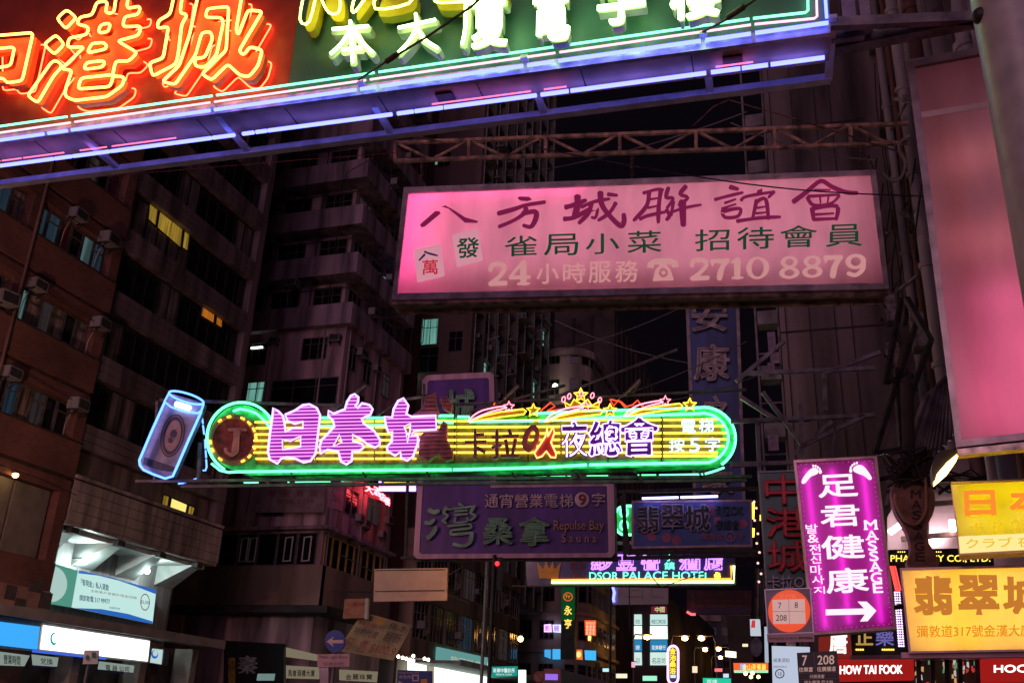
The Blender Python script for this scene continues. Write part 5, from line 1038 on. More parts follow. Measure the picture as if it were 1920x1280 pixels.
for l in ([(660, 218), (720, 168), (745, 190), (700, 215), (780, 210)], [(1065, 150), (1085, 188), (1115, 155), (1150, 195), (1195, 182), (1225, 155), (1250, 190), (1260, 185)], [(1070, 150), (1130, 165), (1160, 192)], [(390, 185), (395, 170)]): line(wr, PJ, J2(l), .013, -.12)
obj('pink_star_tube', wp, NPK, JS); obj('yellow_star_tube', wy, glow('neon_star_yellow', (1, .66, .04), 3.2), JS); obj('red_flame_tube', wr, NRD, JS); obj('star_body', fy, mat('ochre_letter', (.42, .25, .02), .5, 0, .15), JS)
# frame under and behind
w = MB()
for a, b in (((255, 902), (1410, 893)), ((340, 912), (1400, 900)), ((300, 750), (700, 762)), ((295, 752), (290, 905)), ((375, 830), (372, 900)), ((500, 897), (505, 912)), ((1060, 893), (1075, 905)), ((1200, 890), (1205, 904))): w.bar(PJ.w(*a, .12), PJ.w(*b, .12), .06)
for x in (545, 680, 800, 960, 1080, 1190, 1310): w.bar(PJ.w(x, 884, -.05), PJ.w(x + 12, 904, .25), .03)
for a, b in (((1340, 792), (1520, 788)), ((1350, 868), (1500, 866)), ((820, 760), (1400, 730)), ((880, 772), (1060, 722)), ((1040, 745), (1270, 655)), ((795, 775), (795, 720)), ((1185, 740), (1200, 715))): w.bar(PJ.w(*a, .3), PJ.w(*b, .3), .05)
obj('support_frame', w, mat('sign_frame_steel', (.14, .12, .13), .6, .4, .3, 6), JS)
w = MB()
for l in ([(660, 742), (685, 722)], [(748, 750), (800, 742)], [(945, 748), (972, 722)], [(1170, 740), (1200, 712)]): w.cut().tube([PJ.w(*p, .1) for p in l], .04); w.tube([PJ.w(*l[0], .1), PJ.w(l[0][0] - 40, l[0][1] + 30, .0)], .012)
obj('turnbuckle', w, STEEL, JS)
# beer can
CN = thing('neon_can_sign', 'tilted blue neon outlined drink can with a round emblem', 'neon sign', PJ.w(315, 897), R(7.8))
body = J1([(215, 118), (188, 170), (36, 520), (42, 552), (62, 578), (120, 606), (190, 630), (235, 617), (262, 560), (408, 228), (422, 182), (330, 150)])
w = MB(); poly(w, PJ, body, -.02, .16); obj('can_body', w, mat('can_white', (.40, .34, .42), .4, .1, .25, 4), CN)
w = MB(); poly(w, PJ, J1(ell(235, 372, 70, 132, 28, 13)), -.025, 0, [J1(ell(237, 372, 46, 96, 26, 13))]); poly(w, PJ, J1([(66, 500), (252, 562), (238, 590), (160, 580), (55, 545)]), -.025); poly(w, PJ, J1(ell(240, 360, 20, 26, 9, 20)), -.03); poly(w, PJ, J1(ell(222, 400, 15, 18, 8)), -.03); obj('emblem', w, mat('can_blue_ink', (.06, .045, .10), .6, 0, .3, 9), CN)
w = MB(); poly(w, PJ, J1(ell(237, 372, 44, 93, 26, 13)), -.024); poly(w, PJ, J1(ell(235, 372, 62, 122, 26, 13)), -.028, 0, [J1(ell(235, 372, 58, 117, 26, 13))]); obj('emblem_ground', w, mat('can_pale_pink', (.44, .26, .26), .5, 0, .2), CN)
w = MB(); wd_ = Z(250, 700, 3.2); text(w, PJ, 'BEER', (275, 868, 322, 879), .22, .2, -.03, bold=.05) if False else None
NCB = glow('neon_can_blue', (.10, .26, 1.0), 3.6); w = MB()
line(w, PJ, J1(ell(318, 145, 108, 26, 24, 17)), .024, -.10, True); line(w, PJ, J1([(214, 118), (187, 168), (225, 200), (300, 226), (385, 238), (408, 222), (422, 182)]), .022, -.10)
line(w, PJ, J1([(188, 172), (110, 345), (36, 520), (40, 550), (62, 578), (120, 604), (190, 629), (236, 616), (265, 552), (335, 390), (408, 228)]), .026, -.10); obj('blue_outline_tube', w, NCB, CN)
w = MB(); line(w, PJ, J1([(255, 182), (338, 208)]), .06, -.12, False, 8); obj('white_bar_lamp', w, glow('neon_bar_white', (.62, .72, 1.0), 5), CN)
w = MB()
for l in ([(410, 250), (418, 300)], [(418, 310), (425, 365)], [(430, 395), (432, 450)], [(434, 460), (437, 505)], [(437, 515), (440, 560), (432, 582), (418, 580)], [(270, 660), (305, 655)], [(310, 652), (350, 640)], [(362, 636), (385, 628)]): line(w, PJ, J1(l), .018, .2)
obj('side_tube', w, NCB, CN)
# ================================================================== PURPLE SAUNA SIGN
PU = PL(775, 1045, 27, 1.5); UZ = Z(660, 880, 3.84); q = [(790, 702), (927, 698), (1150, 1042), (774, 1047)]
SA = root(PU, [(780, 900), (1150, 900), (1150, 1042), (774, 1047)], 'purple_sauna_sign', 'unlit purple L shaped sauna sign with pale mauve border', 'sign')
lsh = [(792, 712), (800, 703), (918, 697), (926, 703), (930, 905), (1146, 903), (1151, 908), (1153, 1036), (1147, 1044), (782, 1047), (775, 1040), (783, 905)]
ins = [(802, 716), (806, 713), (914, 708), (917, 711), (920, 914), (1138, 911), (1141, 1033), (1137, 1036), (790, 1038), (786, 1033), (793, 905)]
MAU = mat('mauve_border', (.55, .33, .46), .5, .1, .25, 3, streak=True); PUR = mat('purple_sheet', (.095, .03, .26), .45, .1, .25, 2, streak=True)
w = MB(); poly(w, PU, lsh, 0, .45, [ins]); obj('border', w, MAU, SA); w = MB(); poly(w, PU, ins, .03, .3); obj('panel', w, PUR, SA)
w = MB(); w.bar(PU.w(752, 1045, .2), PU.w(1165, 1046, .2), .09); w.bar(PU.w(775, 1050, .25), PU.w(1160, 1050, .25), .06); w.bar(PU.w(766, 850, .5), PU.w(760, 1045, .5), .08); obj('support_frame', w, DARKSTEEL, SA)
SGL = mat('grey_green_letter', (.22, .44, .31), .5, 0, .2)
w = MB()
for l, wd in (([(555, 290), (590, 305), (625, 295)], 30), ([(530, 380), (560, 385), (590, 360)], 26), ([(545, 490), (575, 465), (605, 415)], 30), ([(770, 245), (800, 262)], 16), ([(690, 285), (780, 275), (890, 262)], 14), ([(740, 300), (830, 292)], 14), ([(740, 325), (830, 318)], 14), ([(745, 345), (745, 380), (830, 370), (828, 345)], 13), ([(680, 270), (660, 310), (690, 330), (655, 365)], 18), ([(650, 365), (680, 385)], 14), ([(880, 265), (855, 310), (890, 330), (850, 365)], 18), ([(690, 405), (850, 390)], 14), ([(850, 392), (850, 420), (720, 435)], 15), ([(715, 440), (720, 465), (860, 455)], 18), ([(862, 455), (850, 520), (800, 548), (730, 535)], 24)): stroke(w, PU, UZ(l), wd / 3.84 * 1.15, -.10, depth=.08)
text(w, PU, '桑', (906, 972, 962, 1020), off=-.10, depth=.08, bold=.06); text(w, PU, '拿', (974, 970, 1031, 1022), off=-.10, depth=.08, bold=.06)
text(w, PU, '城', (838, 730, 890, 800), off=-.10, depth=.08, bold=.06); obj('large_lettering', w, SGL, SA)
w = MB()
for i, ch in enumerate('通宵營業電梯'): text(w, PU, ch, (909 + i * 28, 926, 934 + i * 28, 951), -.02, off=-.06, depth=.05, bold=.02)
text(w, PU, '字', (1110, 924, 1134, 948), off=-.06, depth=.05, bold=.02); poly(w, PU, ell(1091, 936, 13.5, 14, 20), -.04, .04); obj('small_lettering', w, mat('dusty_white_letter', (.70, .52, .62), .5, 0, .2), SA)
w = MB(); text(w, PU, '9', (1085, 926, 1098, 946), off=-.07, depth=.02, bold=.05); obj('red_numeral', w, mat('deep_red_letter', (.30, .02, .03), .5, 0, .1), SA)
w = MB(); text(w, PU, 'Repulse Bay', (1038, 975, 1132, 998), off=-.08, depth=.05, bold=.0); text(w, PU, 'S a u n a', (1053, 1000, 1118, 1016), off=-.08, depth=.05, bold=.0); obj('tan_lettering', w, mat('tan_letter', (.50, .28, .17), .5, 0, .2), SA)
# ================================================================== BLUE VERTICAL SIGN
PA = PL(1300, 930, 31, 7.6); q = [(1282, 480), (1383, 480), (1400, 1010), (1303, 1010)]; BA = root(PA, q, 'blue_vertical_sign', 'tall dark blue vertical sign with grey relief characters behind the green neon', 'sign')
w = MB(); poly(w, PA, q, 0, .4, [inset(q, 6)]); obj('border', w, mat('grey_border', (.45, .36, .39), .6, .2, .3, 3), BA); w = MB(); poly(w, PA, inset(q, 6), .03, .2); obj('panel', w, mat('dark_blue_sheet', (.06, .09, .30), .45, .1, .3, 2, streak=True), BA)
w = MB()
for s, b in (('安', (1297, 567, 1364, 620)), ('康', (1303, 646, 1368, 712)), ('之', (1318, 742, 1368, 800)), ('保', (1318, 800, 1372, 860)), ('家', (1316, 880, 1376, 925))): text(w, PA, s, b, off=-.10, depth=.10, bold=.06)
obj('relief_lettering', w, mat('grey_relief_letter', (.62, .50, .54), .6, 0, .3, 4), BA)
# ================================================================== BLUE JADE SIGN
PF_ = PL(1185, 1025, 27, 4.7); FZ = Z(960, 900, 4); q = [(1184, 938), (1410, 936), (1411, 1024), (1184, 1028)]
FE = root(PF_, q, 'blue_karaoke_sign', 'dark blue sign with dim outlined characters and pink spots over the hotel neon', 'sign')
w = MB(); poly(w, PF_, q, 0, .4, [inset(q, 4)]); obj('border', w, mat('mauve_border', (.55, .33, .46), .5, .1, .25, 3), FE); w = MB(); poly(w, PF_, inset(q, 4), .02, .2); obj('panel', w, mat('navy_sheet', (.03, .08, .36), .4, .1, .25, 2), FE)
w = MB()
for cx, cy, r in ((1250, 1007, 9), (1222, 1006, 8), (1268, 1012, 9), (1393, 982, 9), (1332, 955, 10), (1210, 1000, 6), (1190, 978, 5), (1345, 975, 7)): w.cut(); poly(w, PF_, ell(cx, cy, r, r, 16), .012)
obj('spot', w, mat('dull_pink_spot', (.42, .10, .26), .5, 0, .2), FE)
w = MB(); o_ = MB()
for s, b in (('翡', (1196, 950, 1235, 996)), ('翠', (1240, 948, 1282, 996)), ('城', (1286, 948, 1330, 994))): text(w, PF_, s, b, -.01, 0, -.06, .05, .04); outline(o_, PF_, s, b, .022, -.01, 0, -.05, .05, 4)
text(w, PF_, '卡拉OK', (1338, 945, 1394, 966), off=-.05, depth=.04, bold=.02); text(w, PF_, '夜總會', (1342, 974, 1386, 992), off=-.05, depth=.04, bold=.02); obj('lettering', w, mat('dark_teal_letter', (.03, .06, .07), .5, 0, .2), FE); obj('letter_outline', o_, mat('lilac_outline', (.55, .42, .62), .4, 0, .1), FE)
w = MB(); text(w, PF_, '電梯按', (1316, 1000, 1358, 1012), off=-.05, bold=.02); text(w, PF_, '字', (1382, 998, 1396, 1012), off=-.05, bold=.02); poly(w, PF_, ell(1369, 1005, 10, 10, 18), -.05, 0, [ell(1369, 1005, 8, 8, 18)]); text(w, PF_, '4', (1365, 999, 1373, 1011), off=-.05, bold=.02); obj('pink_lettering', w, mat('dull_rose_letter', (.45, .12, .20), .5, 0, .1), FE)
w = MB(); line(w, PF_, [(1204, 934), (1272, 932)], .035, -.25); line(w, PF_, [(1276, 932), (1346, 930)], .035, -.25); obj('top_tube', w, glow('neon_white_blue', (.42, .40, 1.0), 5), FE)
w = MB()
for y0, y1 in ((942, 972), (990, 1006)): line(w, PF_, [(1412, y0), (1411, y1)], .05, .1)
line(w, PF_, [(1424, 965), (1426, 975)], .04, .1); obj('side_tube', w, NYJ, FE)
w = MB()
for a, b in (((1160, 922), (1435, 915)), ((1170, 922), (1172, 1048)), ((1168, 1046), (1420, 1040)), ((1422, 918), (1420, 1045)), ((1180, 1036), (1420, 1032)), ((1165, 930), (1180, 1040))): w.bar(PF_.w(*a, -.3), PF_.w(*b, -.3), .10)
for x in range(1190, 1410, 22): w.bar(PF_.w(x, 1035, -.3), PF_.w(x + 10, 1044, -.3), .04)
obj('support_frame', w, DARKSTEEL, FE)
# ================================================================== GREEN OVAL NEON
PGV = PL(1165, 1000, 33, 4); q = [(1152, 946), (1182, 946), (1182, 1002), (1152, 1002)]; t = root(PGV, q, 'green_oval_neon', 'bright green rounded neon sign peeping out left of the blue karaoke sign', 'neon sign')
rr = ell(1172, 966, 18, 18, 8, 0, 180, 270) + [(1260, 947), (1260, 1001)] + ell(1172, 984, 18, 18, 8, 0, 90, 180); w = MB(); poly(w, PGV, rr, 0, .3); obj('backing', w, mat('green_box_paint', (.02, .35, .10), .4, 0, .1), t)
w = MB(); line(w, PGV, rr, .045, -.1, True); line(w, PGV, ell(1170, 960, 7, 9, 12), .035, -.1, True); line(w, PGV, ell(1170, 984, 7, 9, 12), .035, -.1, True); obj('neon_tube', w, glow('neon_pure_green', (.12, 1, .42), 4), t)
w = MB(); w.bar(PGV.w(1140, 1018, .1), PGV.w(1186, 1018, .1), .12); obj('shelf', w, STEEL, t)
# ================================================================== HOTEL SIGN
PW_ = PL(990, 1090, 40, 7.6); WZ = Z(960, 900, 4); q = [(985, 1036), (1378, 1030), (1380, 1096), (988, 1097)]
HO = root(PW_, q, 'hotel_neon_sign', 'hotel sign with a gold crown, pink characters and green neon name', 'neon sign')
w = MB(); poly(w, PW_, q, 0, .5); obj('panel', w, mat('hotel_blue_sheet', (.05, .05, .20), .4, .1, .2, 2), HO)
w = MB(); poly(w, PW_, WZ([(205, 735), (188, 612), (235, 665), (255, 600), (280, 665), (305, 598), (320, 665), (368, 612), (345, 735)]), -.05, .05); obj('crown', w, mat('gold_crown', (.48, .24, .03), .5, .1, .1), HO)
w = MB(); text(w, PW_, 'WIN', (1072, 1073, 1101, 1086), off=-.05, bold=.02); obj('unlit_lettering', w, mat('dim_letter', (.14, .10, .12), .5, 0, .1), HO)
w = MB(); chars(w, PW_, '溫莎', (1068, 1053, 1098, 1066), off=-.05, bold=.03); obj('unlit_red_lettering', w, mat('dim_red_letter', (.22, .04, .05), .5, 0, .1), HO)
w = MB(); text(w, PW_, 'DSOR', (1105, 1072, 1159, 1086), -.005, 0, -.12, .02, .012); w.cut(); text(w, PW_, 'PALACE', (1168, 1071, 1252, 1086), -.005, 0, -.12, .02, .012); w.cut(); text(w, PW_, 'HOTEL', (1261, 1071, 1331, 1086), -.005, 0, -.12, .02, .012); obj('green_lettering', w, glow('neon_hotel_green', (.15, 1, .55), 2.4), HO)
w = MB()
for ch, x0, x1 in (('紗', 1110, 1146), ('豆', 1156, 1192), ('智', 1203, 1236), ('酒', 1275, 1312), ('店', 1322, 1355)): outline(w, PW_, ch, (x0, 1041, x1, 1067), .035, 0, 0, -.14, .03, 4)
obj('pink_lettering', w, glow('neon_orchid', (.62, .26, 1.0), 1.8), HO)
w = MB(); text(w, PW_, '小', (1247, 1037, 1263, 1051), off=-.12, bold=.03, depth=.02); text(w, PW_, '鎮', (1246, 1053, 1265, 1067), off=-.12, bold=.02, depth=.02); obj('small_green_lettering', w, glow('neon_hotel_green', (.15, 1, .55), 2.4), HO)
w = MB(); [line(w, PW_, [(1345 - 6 * math.cos(a), 1079 - 7 * math.sin(a)), (1345 + 6 * math.cos(a), 1079 + 7 * math.sin(a))], .05, -.14) for a in (.2, 1.25, 2.3)]; obj('star_tube', w, NYJ, HO)
w = MB(); line(w, PW_, [(1034, 1091), (1376, 1090), (1376, 1060)], .06, -.14); obj('yellow_green_tube', w, glow('neon_lime', (.62, 1.0, .25), 4), HO); w = MB(); line(w, PW_, [(1034, 1087), (1371, 1085), (1371, 1060)], .05, -.12); obj('orange_tube', w, glow('neon_hotel_orange', (1, .28, .03), 3), HO)
w = MB()
for a, b in (((960, 1098), (1400, 1100)), ((1180, 1100), (1180, 1180)), ((1225, 1085), (1240, 1101)), ((1384, 1060), (1440, 1050))): w.bar(PW_.w(*a, -.2), PW_.w(*b, -.2), .045)
w.tube([PW_.w(1380, 1052, -.3), PW_.w(1240, 1100, -.3)], .02, seg=4)
obj('support_frame', w, DARKSTEEL, HO)
# ================================================================== GREEN BANK BLADE SIGN
PY = PL(1065, 1230, 70, 0); q = [(1053, 1098), (1079, 1098), (1077, 1234), (1051, 1234)]; t = root(PY, q, 'green_blade_sign', 'narrow dark green vertical sign with yellow characters on the rounded corner building', 'sign')
w = MB(); poly(w, PY, q, 0, .6); obj('box', w, mat('dark_green_sheet', (.01, .03, .025), .5, 0, .2), t); w = MB(); poly(w, PY, [(1053, 1098), (1078, 1098), (1077.5, 1162), (1052.5, 1162)], -.02); obj('lit_panel', w, glow('lit_dark_green', (.004, .07, .018), .8), t)
w = MB(); text(w, PY, '永', (1058, 1135, 1072, 1152), off=-.06, bold=.04); text(w, PY, '亨', (1058, 1160, 1072, 1177), off=-.06, bold=.04); obj('yellow_lettering', w, glow('blade_yellow', (1, .66, .10), 1.4), t)
w = MB(); text(w, PY, '銀', (1058, 1186, 1070, 1202), off=-.06, bold=.03); text(w, PY, '行', (1058, 1210, 1070, 1228), off=-.06, bold=.03); obj('unlit_lettering', w, mat('dim_letter2', (.12, .11, .11), .6, 0, .1), t)
w = MB(); poly(w, PY, ell(1065, 1118, 9, 8.5, 18), -.05, 0, [ell(1065, 1118, 7, 6.5, 18)]); poly(w, PY, [(1060, 1114), (1062, 1122), (1064, 1114), (1066, 1122), (1070, 1115), (1066, 1116)], -.05); obj('round_emblem', w, glow('blade_orange', (.8, .12, .03), .9), t)
# pale blank billboards
def board(name, P, q, M_, label, cat='billboard', d=.15, extra=None):
    t = root(P, q, name, label, cat); w = MB(); poly(w, P, q, 0, d); obj('panel', w, M_, t)
    if extra: extra(t)
    return t
PBB = PL(770, 1125, 38, 3)
def _e(t):
    w = MB()
    for a, b in (((838, 1080), (870, 1060)), ((700, 1072), (640, 1040)), ((700, 1110), (620, 1108)), ((838, 1115), (880, 1130))): w.tube([PBB.w(*a, .2), PBB.w(*b, .2)], .03)
    for y in (1069, 1108): w.bar(PBB.w(704, y, -.02), PBB.w(834, y - 2, -.02), .03)
    obj('stay', w, DARKSTEEL, t)
board('blank_billboard', PBB, [(702, 1066), (838, 1064), (837, 1125), (700, 1127)], mat('peach_sheet', (.75, .50, .36), .7, 0, .12, 1), 'blank peach coloured billboard on stays in front of the old shophouses', extra=_e)
PGB = PL(1200, 1130, 62, 5)
def _e2(t):
    w = MB()
    for a, b in (((1160, 1105), (1160, 1122)), ((1175, 1118), (1205, 1118)), ((1205, 1105), (1205, 1127)), ((1222, 1103), (1222, 1118)), ((1222, 1118), (1245, 1120)), ((1185, 1106), (1200, 1106))): w.bar(PGB.w(*a, -.03), PGB.w(*b, -.03), .05)
    obj('unlit_tube', w, mat('mauve_line', (.32, .26, .28), .5, 0, 0), t)
    w = MB(); line(w, PGB, [(1149, 1100), (1152, 1110), (1150, 1122), (1151, 1128)], .09, -.05); obj('blue_tube', w, NBB, t)
board('blank_grey_billboard', PGB, [(1148, 1100), (1253, 1102), (1253, 1132), (1149, 1133)], mat('pale_grey_sheet', (.55, .50, .48), .6, 0, .12, .6), 'blank pale grey billboard under the hotel neon', extra=_e2)
PRB = PL(1350, 1150, 34, 5)
def _e3(t):
    w = MB(); text(w, PRB, '香港數字有限公司', (1308, 1110, 1370, 1117), off=-.03, bold=.01); text(w, PRB, '專業代客維修保養', (1308, 1123, 1390, 1128), off=-.03, bold=.01); text(w, PRB, '歡迎查詢 電話', (1308, 1133, 1390, 1138), off=-.03, bold=.01); chars(w, PRB, '數碼', (1296, 1110, 1302, 1138), True, off=-.03); chars(w, PRB, '維修', (1396, 1108, 1402, 1136), True, off=-.03); obj('lettering', w, mat('dull_brick_letter', (.34, .12, .11), .6, 0, .1), t)
    w = MB(); line(w, PRB, [(1288, 1146), (1296, 1151), (1304, 1151)], .045, -.1); obj('red_tube', w, glow('neon_salmon', (1, .12, .12), 2), t); w = MB(); poly(w, PRB, [(1290, 1141), (1406, 1141), (1406, 1149), (1290, 1149)], -.02); obj('blue_strip', w, mat('indigo_sheet', (.06, .04, .16), .5, 0, .2), t)
board('maroon_sign', PRB, [(1288, 1105), (1410, 1106), (1408, 1152), (1288, 1151)], mat('maroon_sheet', (.13, .018, .025), .5, 0, .25), 'unlit maroon sign with rows of dull characters under the hotel neon', 'sign', extra=_e3)
# hanging pale banner (cloth strip) right of the maroon sign
PBN = PL(1425, 1150, 20, 10); w = MB(); n_ = 9
for i in range(n_):
    x0, x1 = 1412 + i * 2.6, 1412 + (i + 1) * 2.6; o0 = .05 * math.sin(i * 1.7); o1 = .05 * math.sin((i + 1) * 1.7); w.add([PBN.w(x0 + 4, 1065, o0), PBN.w(x1 + 4, 1065, o1), PBN.w(x1 + 2, 1182 - 2 * i, o1), PBN.w(x0 + 2, 1182 - 2 * i, o0)], [(0, 1, 2, 3)], True)
solo('hanging_cloth', w, mat('grey_cloth', (.20, .18, .18), .9, 0, .3, 4), 'grey hanging cloth strip left of the dark green sign', 'cloth')
# violet / red neon seen under the nightclub sign
PVR = PL(745, 912, 44, 8); t = thing('violet_strip_neon', 'short violet and yellow neon strip peeping under the green neon left of the purple sign', 'neon sign', PVR.w(745, 918)); w = MB(); poly(w, PVR, [(710, 900), (782, 900), (782, 922), (710, 921)], .05, .3); obj('box', w, mat('dark_box', (.05, .03, .08), .5, 0, .1), t)
w = MB(); line(w, PVR, [(711, 917), (779, 917)], .10, -.1); line(w, PVR, [(711, 912), (779, 912)], .07, -.1); line(w, PVR, [(712, 900), (714, 912)], .07, -.1); obj('violet_tube', w, glow('neon_purple', (.55, .2, 1), 5), t); w = MB(); [line(w, PVR, [(722 + 3.4 * i, 904), (722 + 3.4 * i, 908)], .05, -.1) for i in range(17)]; obj('yellow_tube', w, NYJ, t)
PRD = PX(-22.2); t = thing('red_neon_characters', 'bright red neon characters on the street side of the corner building', 'neon sign', PRD.w(712, 945)); w = MB()
for ch, b in (('大', (685, 905, 700, 920)), ('酒', (701, 910, 713, 926)), ('店', (713, 922, 722, 936)), ('樓', (722, 930, 731, 944))): text(w, PRD, ch, b, .5, off=-.1, bold=.05, depth=.03)
obj('lettering', w, glow('neon_red_hot', (1, .07, .09), 14), t); w = MB(); w.bar(PRD.w(682, 902, .05), PRD.w(734, 928, .05), .06); w.bar(PRD.w(684, 922, .05), PRD.w(734, 948, .05), .06); obj('rail', w, mat('dark_red_sheet', (.20, .02, .03), .5, 0, .1), t)
# ================================================================== STREET LEVEL, LEFT CENTRE
LZ = Z(400, 960, 4)
PO = PL(629, 1205, 20, -2); t = thing('road_sign', 'round blue road sign with a white left arrow above a pink plate', 'road sign', PO.w(629, 1290), R(-2))
c = LZ(ell(912, 965, 76, 84, 32)); w = MB(); poly(w, PO, c, .0, .03); obj('disc', w, mat('sign_blue', (.03, .07, .36), .45, 0, .1), t)
w = MB(); poly(w, PO, LZ([(848, 968), (905, 930), (890, 955), (975, 955), (975, 980), (890, 980), (905, 1008)]), -.008); obj('arrow', w, mat('sign_white', (.60, .46, .46), .5, 0, .05), t)
w = MB(); poly(w, PO, LZ([(780, 1062), (1022, 1060), (1020, 1155), (780, 1160)]), 0, .02); obj('plate', w, mat('sign_pinkish', (.50, .32, .36), .5, 0, .1), t)
w = MB(); text(w, PO, 'Public Light Buses', (599, 1228, 652, 1235), off=-.006); text(w, PO, '公共小巴', (606, 1240, 644, 1247), off=-.006); obj('lettering', w, mat('dark_ink', (.06, .04, .06), .6, 0, 0), t)
w = MB(); b_ = PO.w(626, 1250, .06); w.tube([(b_.x, b_.y, .14), (b_.x, b_.y, PO.w(629, 1182).z)], .038, seg=10); obj('pole', w, STEEL, t)
w = MB(); poly(w, PO, LZ([(800, 1162), (862, 1160), (862, 1290), (800, 1290)]), .02, .02); obj('notice', w, mat('notice_lilac', (.50, .42, .52), .6, 0, .2), t)
# tilted shop price board
PV = PL(700, 1200, 35, 12); q = LZ([(1120, 745), (1495, 850), (1350, 1110), (930, 1035)]); t = root(PV, q, 'tilted_price_board', 'slanted dirty yellow shop board with red and black characters at the street corner', 'sign')
w = MB(); poly(w, PV, q, 0, .12); obj('panel', w, mat('dirty_yellow_sheet', (.40, .30, .13), .6, 0, .3, 1.5), t)
qt = lambda u0, v0, u1, v1: (bil(q, u0, v0), bil(q, u1, v0), bil(q, u0, v1))
def qtext(mb, P, s, q, u0, v0, u1, v1, off=-.01, bold=.02):
    pts, F, L = glyph(s, bold); mb.add([P.w(*bil(q, u0 + p[0] * (u1 - u0), v1 - p[1] * (v1 - v0)), off) for p in pts], F)
w = MB(); qtext(w, PV, '日  售', q, .06, .62, .44, .95); qtext(w, PV, '$100.9', q, .50, .66, .95, .92); qtext(w, PV, '專營各類影音', q, .04, .2, .5, .3); obj('red_lettering', w, mat('board_red', (.38, .05, .04), .6, 0, .2), t)
w = MB(); qtext(w, PV, '特約代理', q, .06, .36, .5, .55); qtext(w, PV, '電器', q, .05, .04, .25, .17); qtext(w, PV, '翻新', q, .62, .28, .92, .55); qtext(w, PV, '件-7', q, .6, .06, .9, .24); obj('black_lettering', w, mat('board_black', (.05, .04, .03), .6, 0, .2), t)
w = MB(); poly(w, PV, [bil(q, .30, .03), bil(q, .48, .03), bil(q, .48, .16), bil(q, .30, .16)], -.008); obj('ochre_patch', w, mat('board_ochre', (.5, .30, .03), .6, 0, .1), t)
board('orange_small_sign', PL(667, 1150, 34.5, 8), LZ([(985, 650), (1145, 645), (1140, 790), (970, 795)]), mat('dim_orange_sheet', (.42, .17, .07), .6, 0, .2), 'small dull orange sign with red characters under the peach billboard', 'sign', extra=lambda t: [obj('lettering', (lambda w: (chars(w, PL(667, 1150, 34.5, 8), '大哥城', (649, 1128, 682, 1136), off=-.02), text(w, PL(667, 1150, 34.5, 8), '電話卡', (647, 1140, 660, 1144), off=-.02), w)[-1])(MB()), mat('board_red', (.38, .05, .04), .6, 0, .2), t), obj('side_strip', (lambda w: (poly(w, PL(667, 1150, 34.5, 8), [(685, 1121), (690, 1121), (688, 1160), (683, 1160)], -.03, .2), w)[-1])(MB()), mat('pale_strip', (.5, .5, .40), .5, 0, .1), t)])
# shop front with black fascia and silver character
PQ = PL(470, 1270, 40.0, 0); t = thing('black_shop_front', 'black shop fascia with one silver character below the corner building', 'shop', PQ.w(480, 1300)); w = MB(); poly(w, PQ, [(420, 1200), (532, 1206), (532, 1320), (418, 1320)], 0, .2); obj('fascia', w, mat('black_fascia', (.015, .014, .018), .35, 0, .2), t)
w = MB(); text(w, PQ, '秦', (445, 1229, 482, 1262), off=-.12, depth=.10, bold=.05); obj('silver_letter', w, mat('silver_letter', (.42, .40, .46), .35, .5, .2), t); w = MB(); poly(w, PQ, [(428, 1232), (441, 1232), (441, 1300), (428, 1300)], -.03); obj('amber_strip', w, mat('amber_strip', (.36, .18, .04), .5, 0, .3, 8), t); w = MB(); poly(w, PQ, [(483, 1262), (516, 1262), (514, 1275), (481, 1275)], -.03); obj('lit_notice', w, glow('dim_teal_note', (.30, .45, .42), .5), t)
w = MB(); text(w, PQ, '珠寶', (429.5, 1236, 439.5, 1260), off=-.05); obj('strip_lettering', w, mat('board_black', (.05, .04, .03), .6, 0, .2), t)
PQ2 = PL(580, 1270, 40.2, 0)
for i, (q, s) in enumerate((([(531, 1246), (596, 1250), (596, 1272), (528, 1270)], '馬會酒樓  大廈'), ([(636, 1254), (706, 1258), (704, 1278), (636, 1274)], '金麗珠寶'), ([(533, 1212), (594, 1226), (594, 1238), (532, 1230)], ''))):
    t = root(PQ2, q, 'shop_fascia', ['cream fascia left of the light bus pole with small dark characters', 'cream fascia right of the light bus pole', 'plain cream fascia above the others under the dark canopy'][i], 'sign', None); w = MB(); poly(w, PQ2, q, 0, .15); obj('panel', w, glow('fascia_cream', (.30, .25, .17), .62), t)
    if s: w = MB(); chars(w, PQ2, s.replace(' ', ''), (q[3][0] + 12, q[0][1] + 9, q[2][0] - 6, q[2][1] - 5), off=-.02, bold=.03); obj('lettering', w, mat('board_black', (.05, .04, .03), .6, 0, .2), t)
# pink / red glimpses in the side street
PRS = PL(370, 1170, 44, 0); t = thing('red_side_neon', 'red and violet neon glimpse in the dark side street beside the bank', 'neon sign', PRS.w(372, 1188)); w = MB(); poly(w, PRS, [(362, 1165), (382, 1164), (384, 1189), (353, 1187)], 0, .2); obj('red_panel', w, glow('side_red', (.9, .03, .05), 1.2), t); w = MB(); line(w, PRS, [(363, 1163), (380, 1164), (393, 1165), (389, 1186)], .05, -.1); obj('violet_tube', w, glow('neon_purple', (.55, .2, 1), 5), t); w = MB(); w.bar(PRS.w(353, 1188, -.1), PRS.w(375, 1135, -.1), .08); w.bar(PRS.w(375, 1135, -.1), PRS.w(383, 1165, -.1), .06); obj('frame', w, DARKSTEEL, t)
w = MB(); poly(w, PRS, [(300, 1130), (420, 1130), (420, 1320), (300, 1320)], .5, .2); solo('side_street_wall', w, mat('rose_wall', (.24, .12, .13), .8, 0, .4, .8), 'dull rose wall closing the side street beside the bank', 'wall')
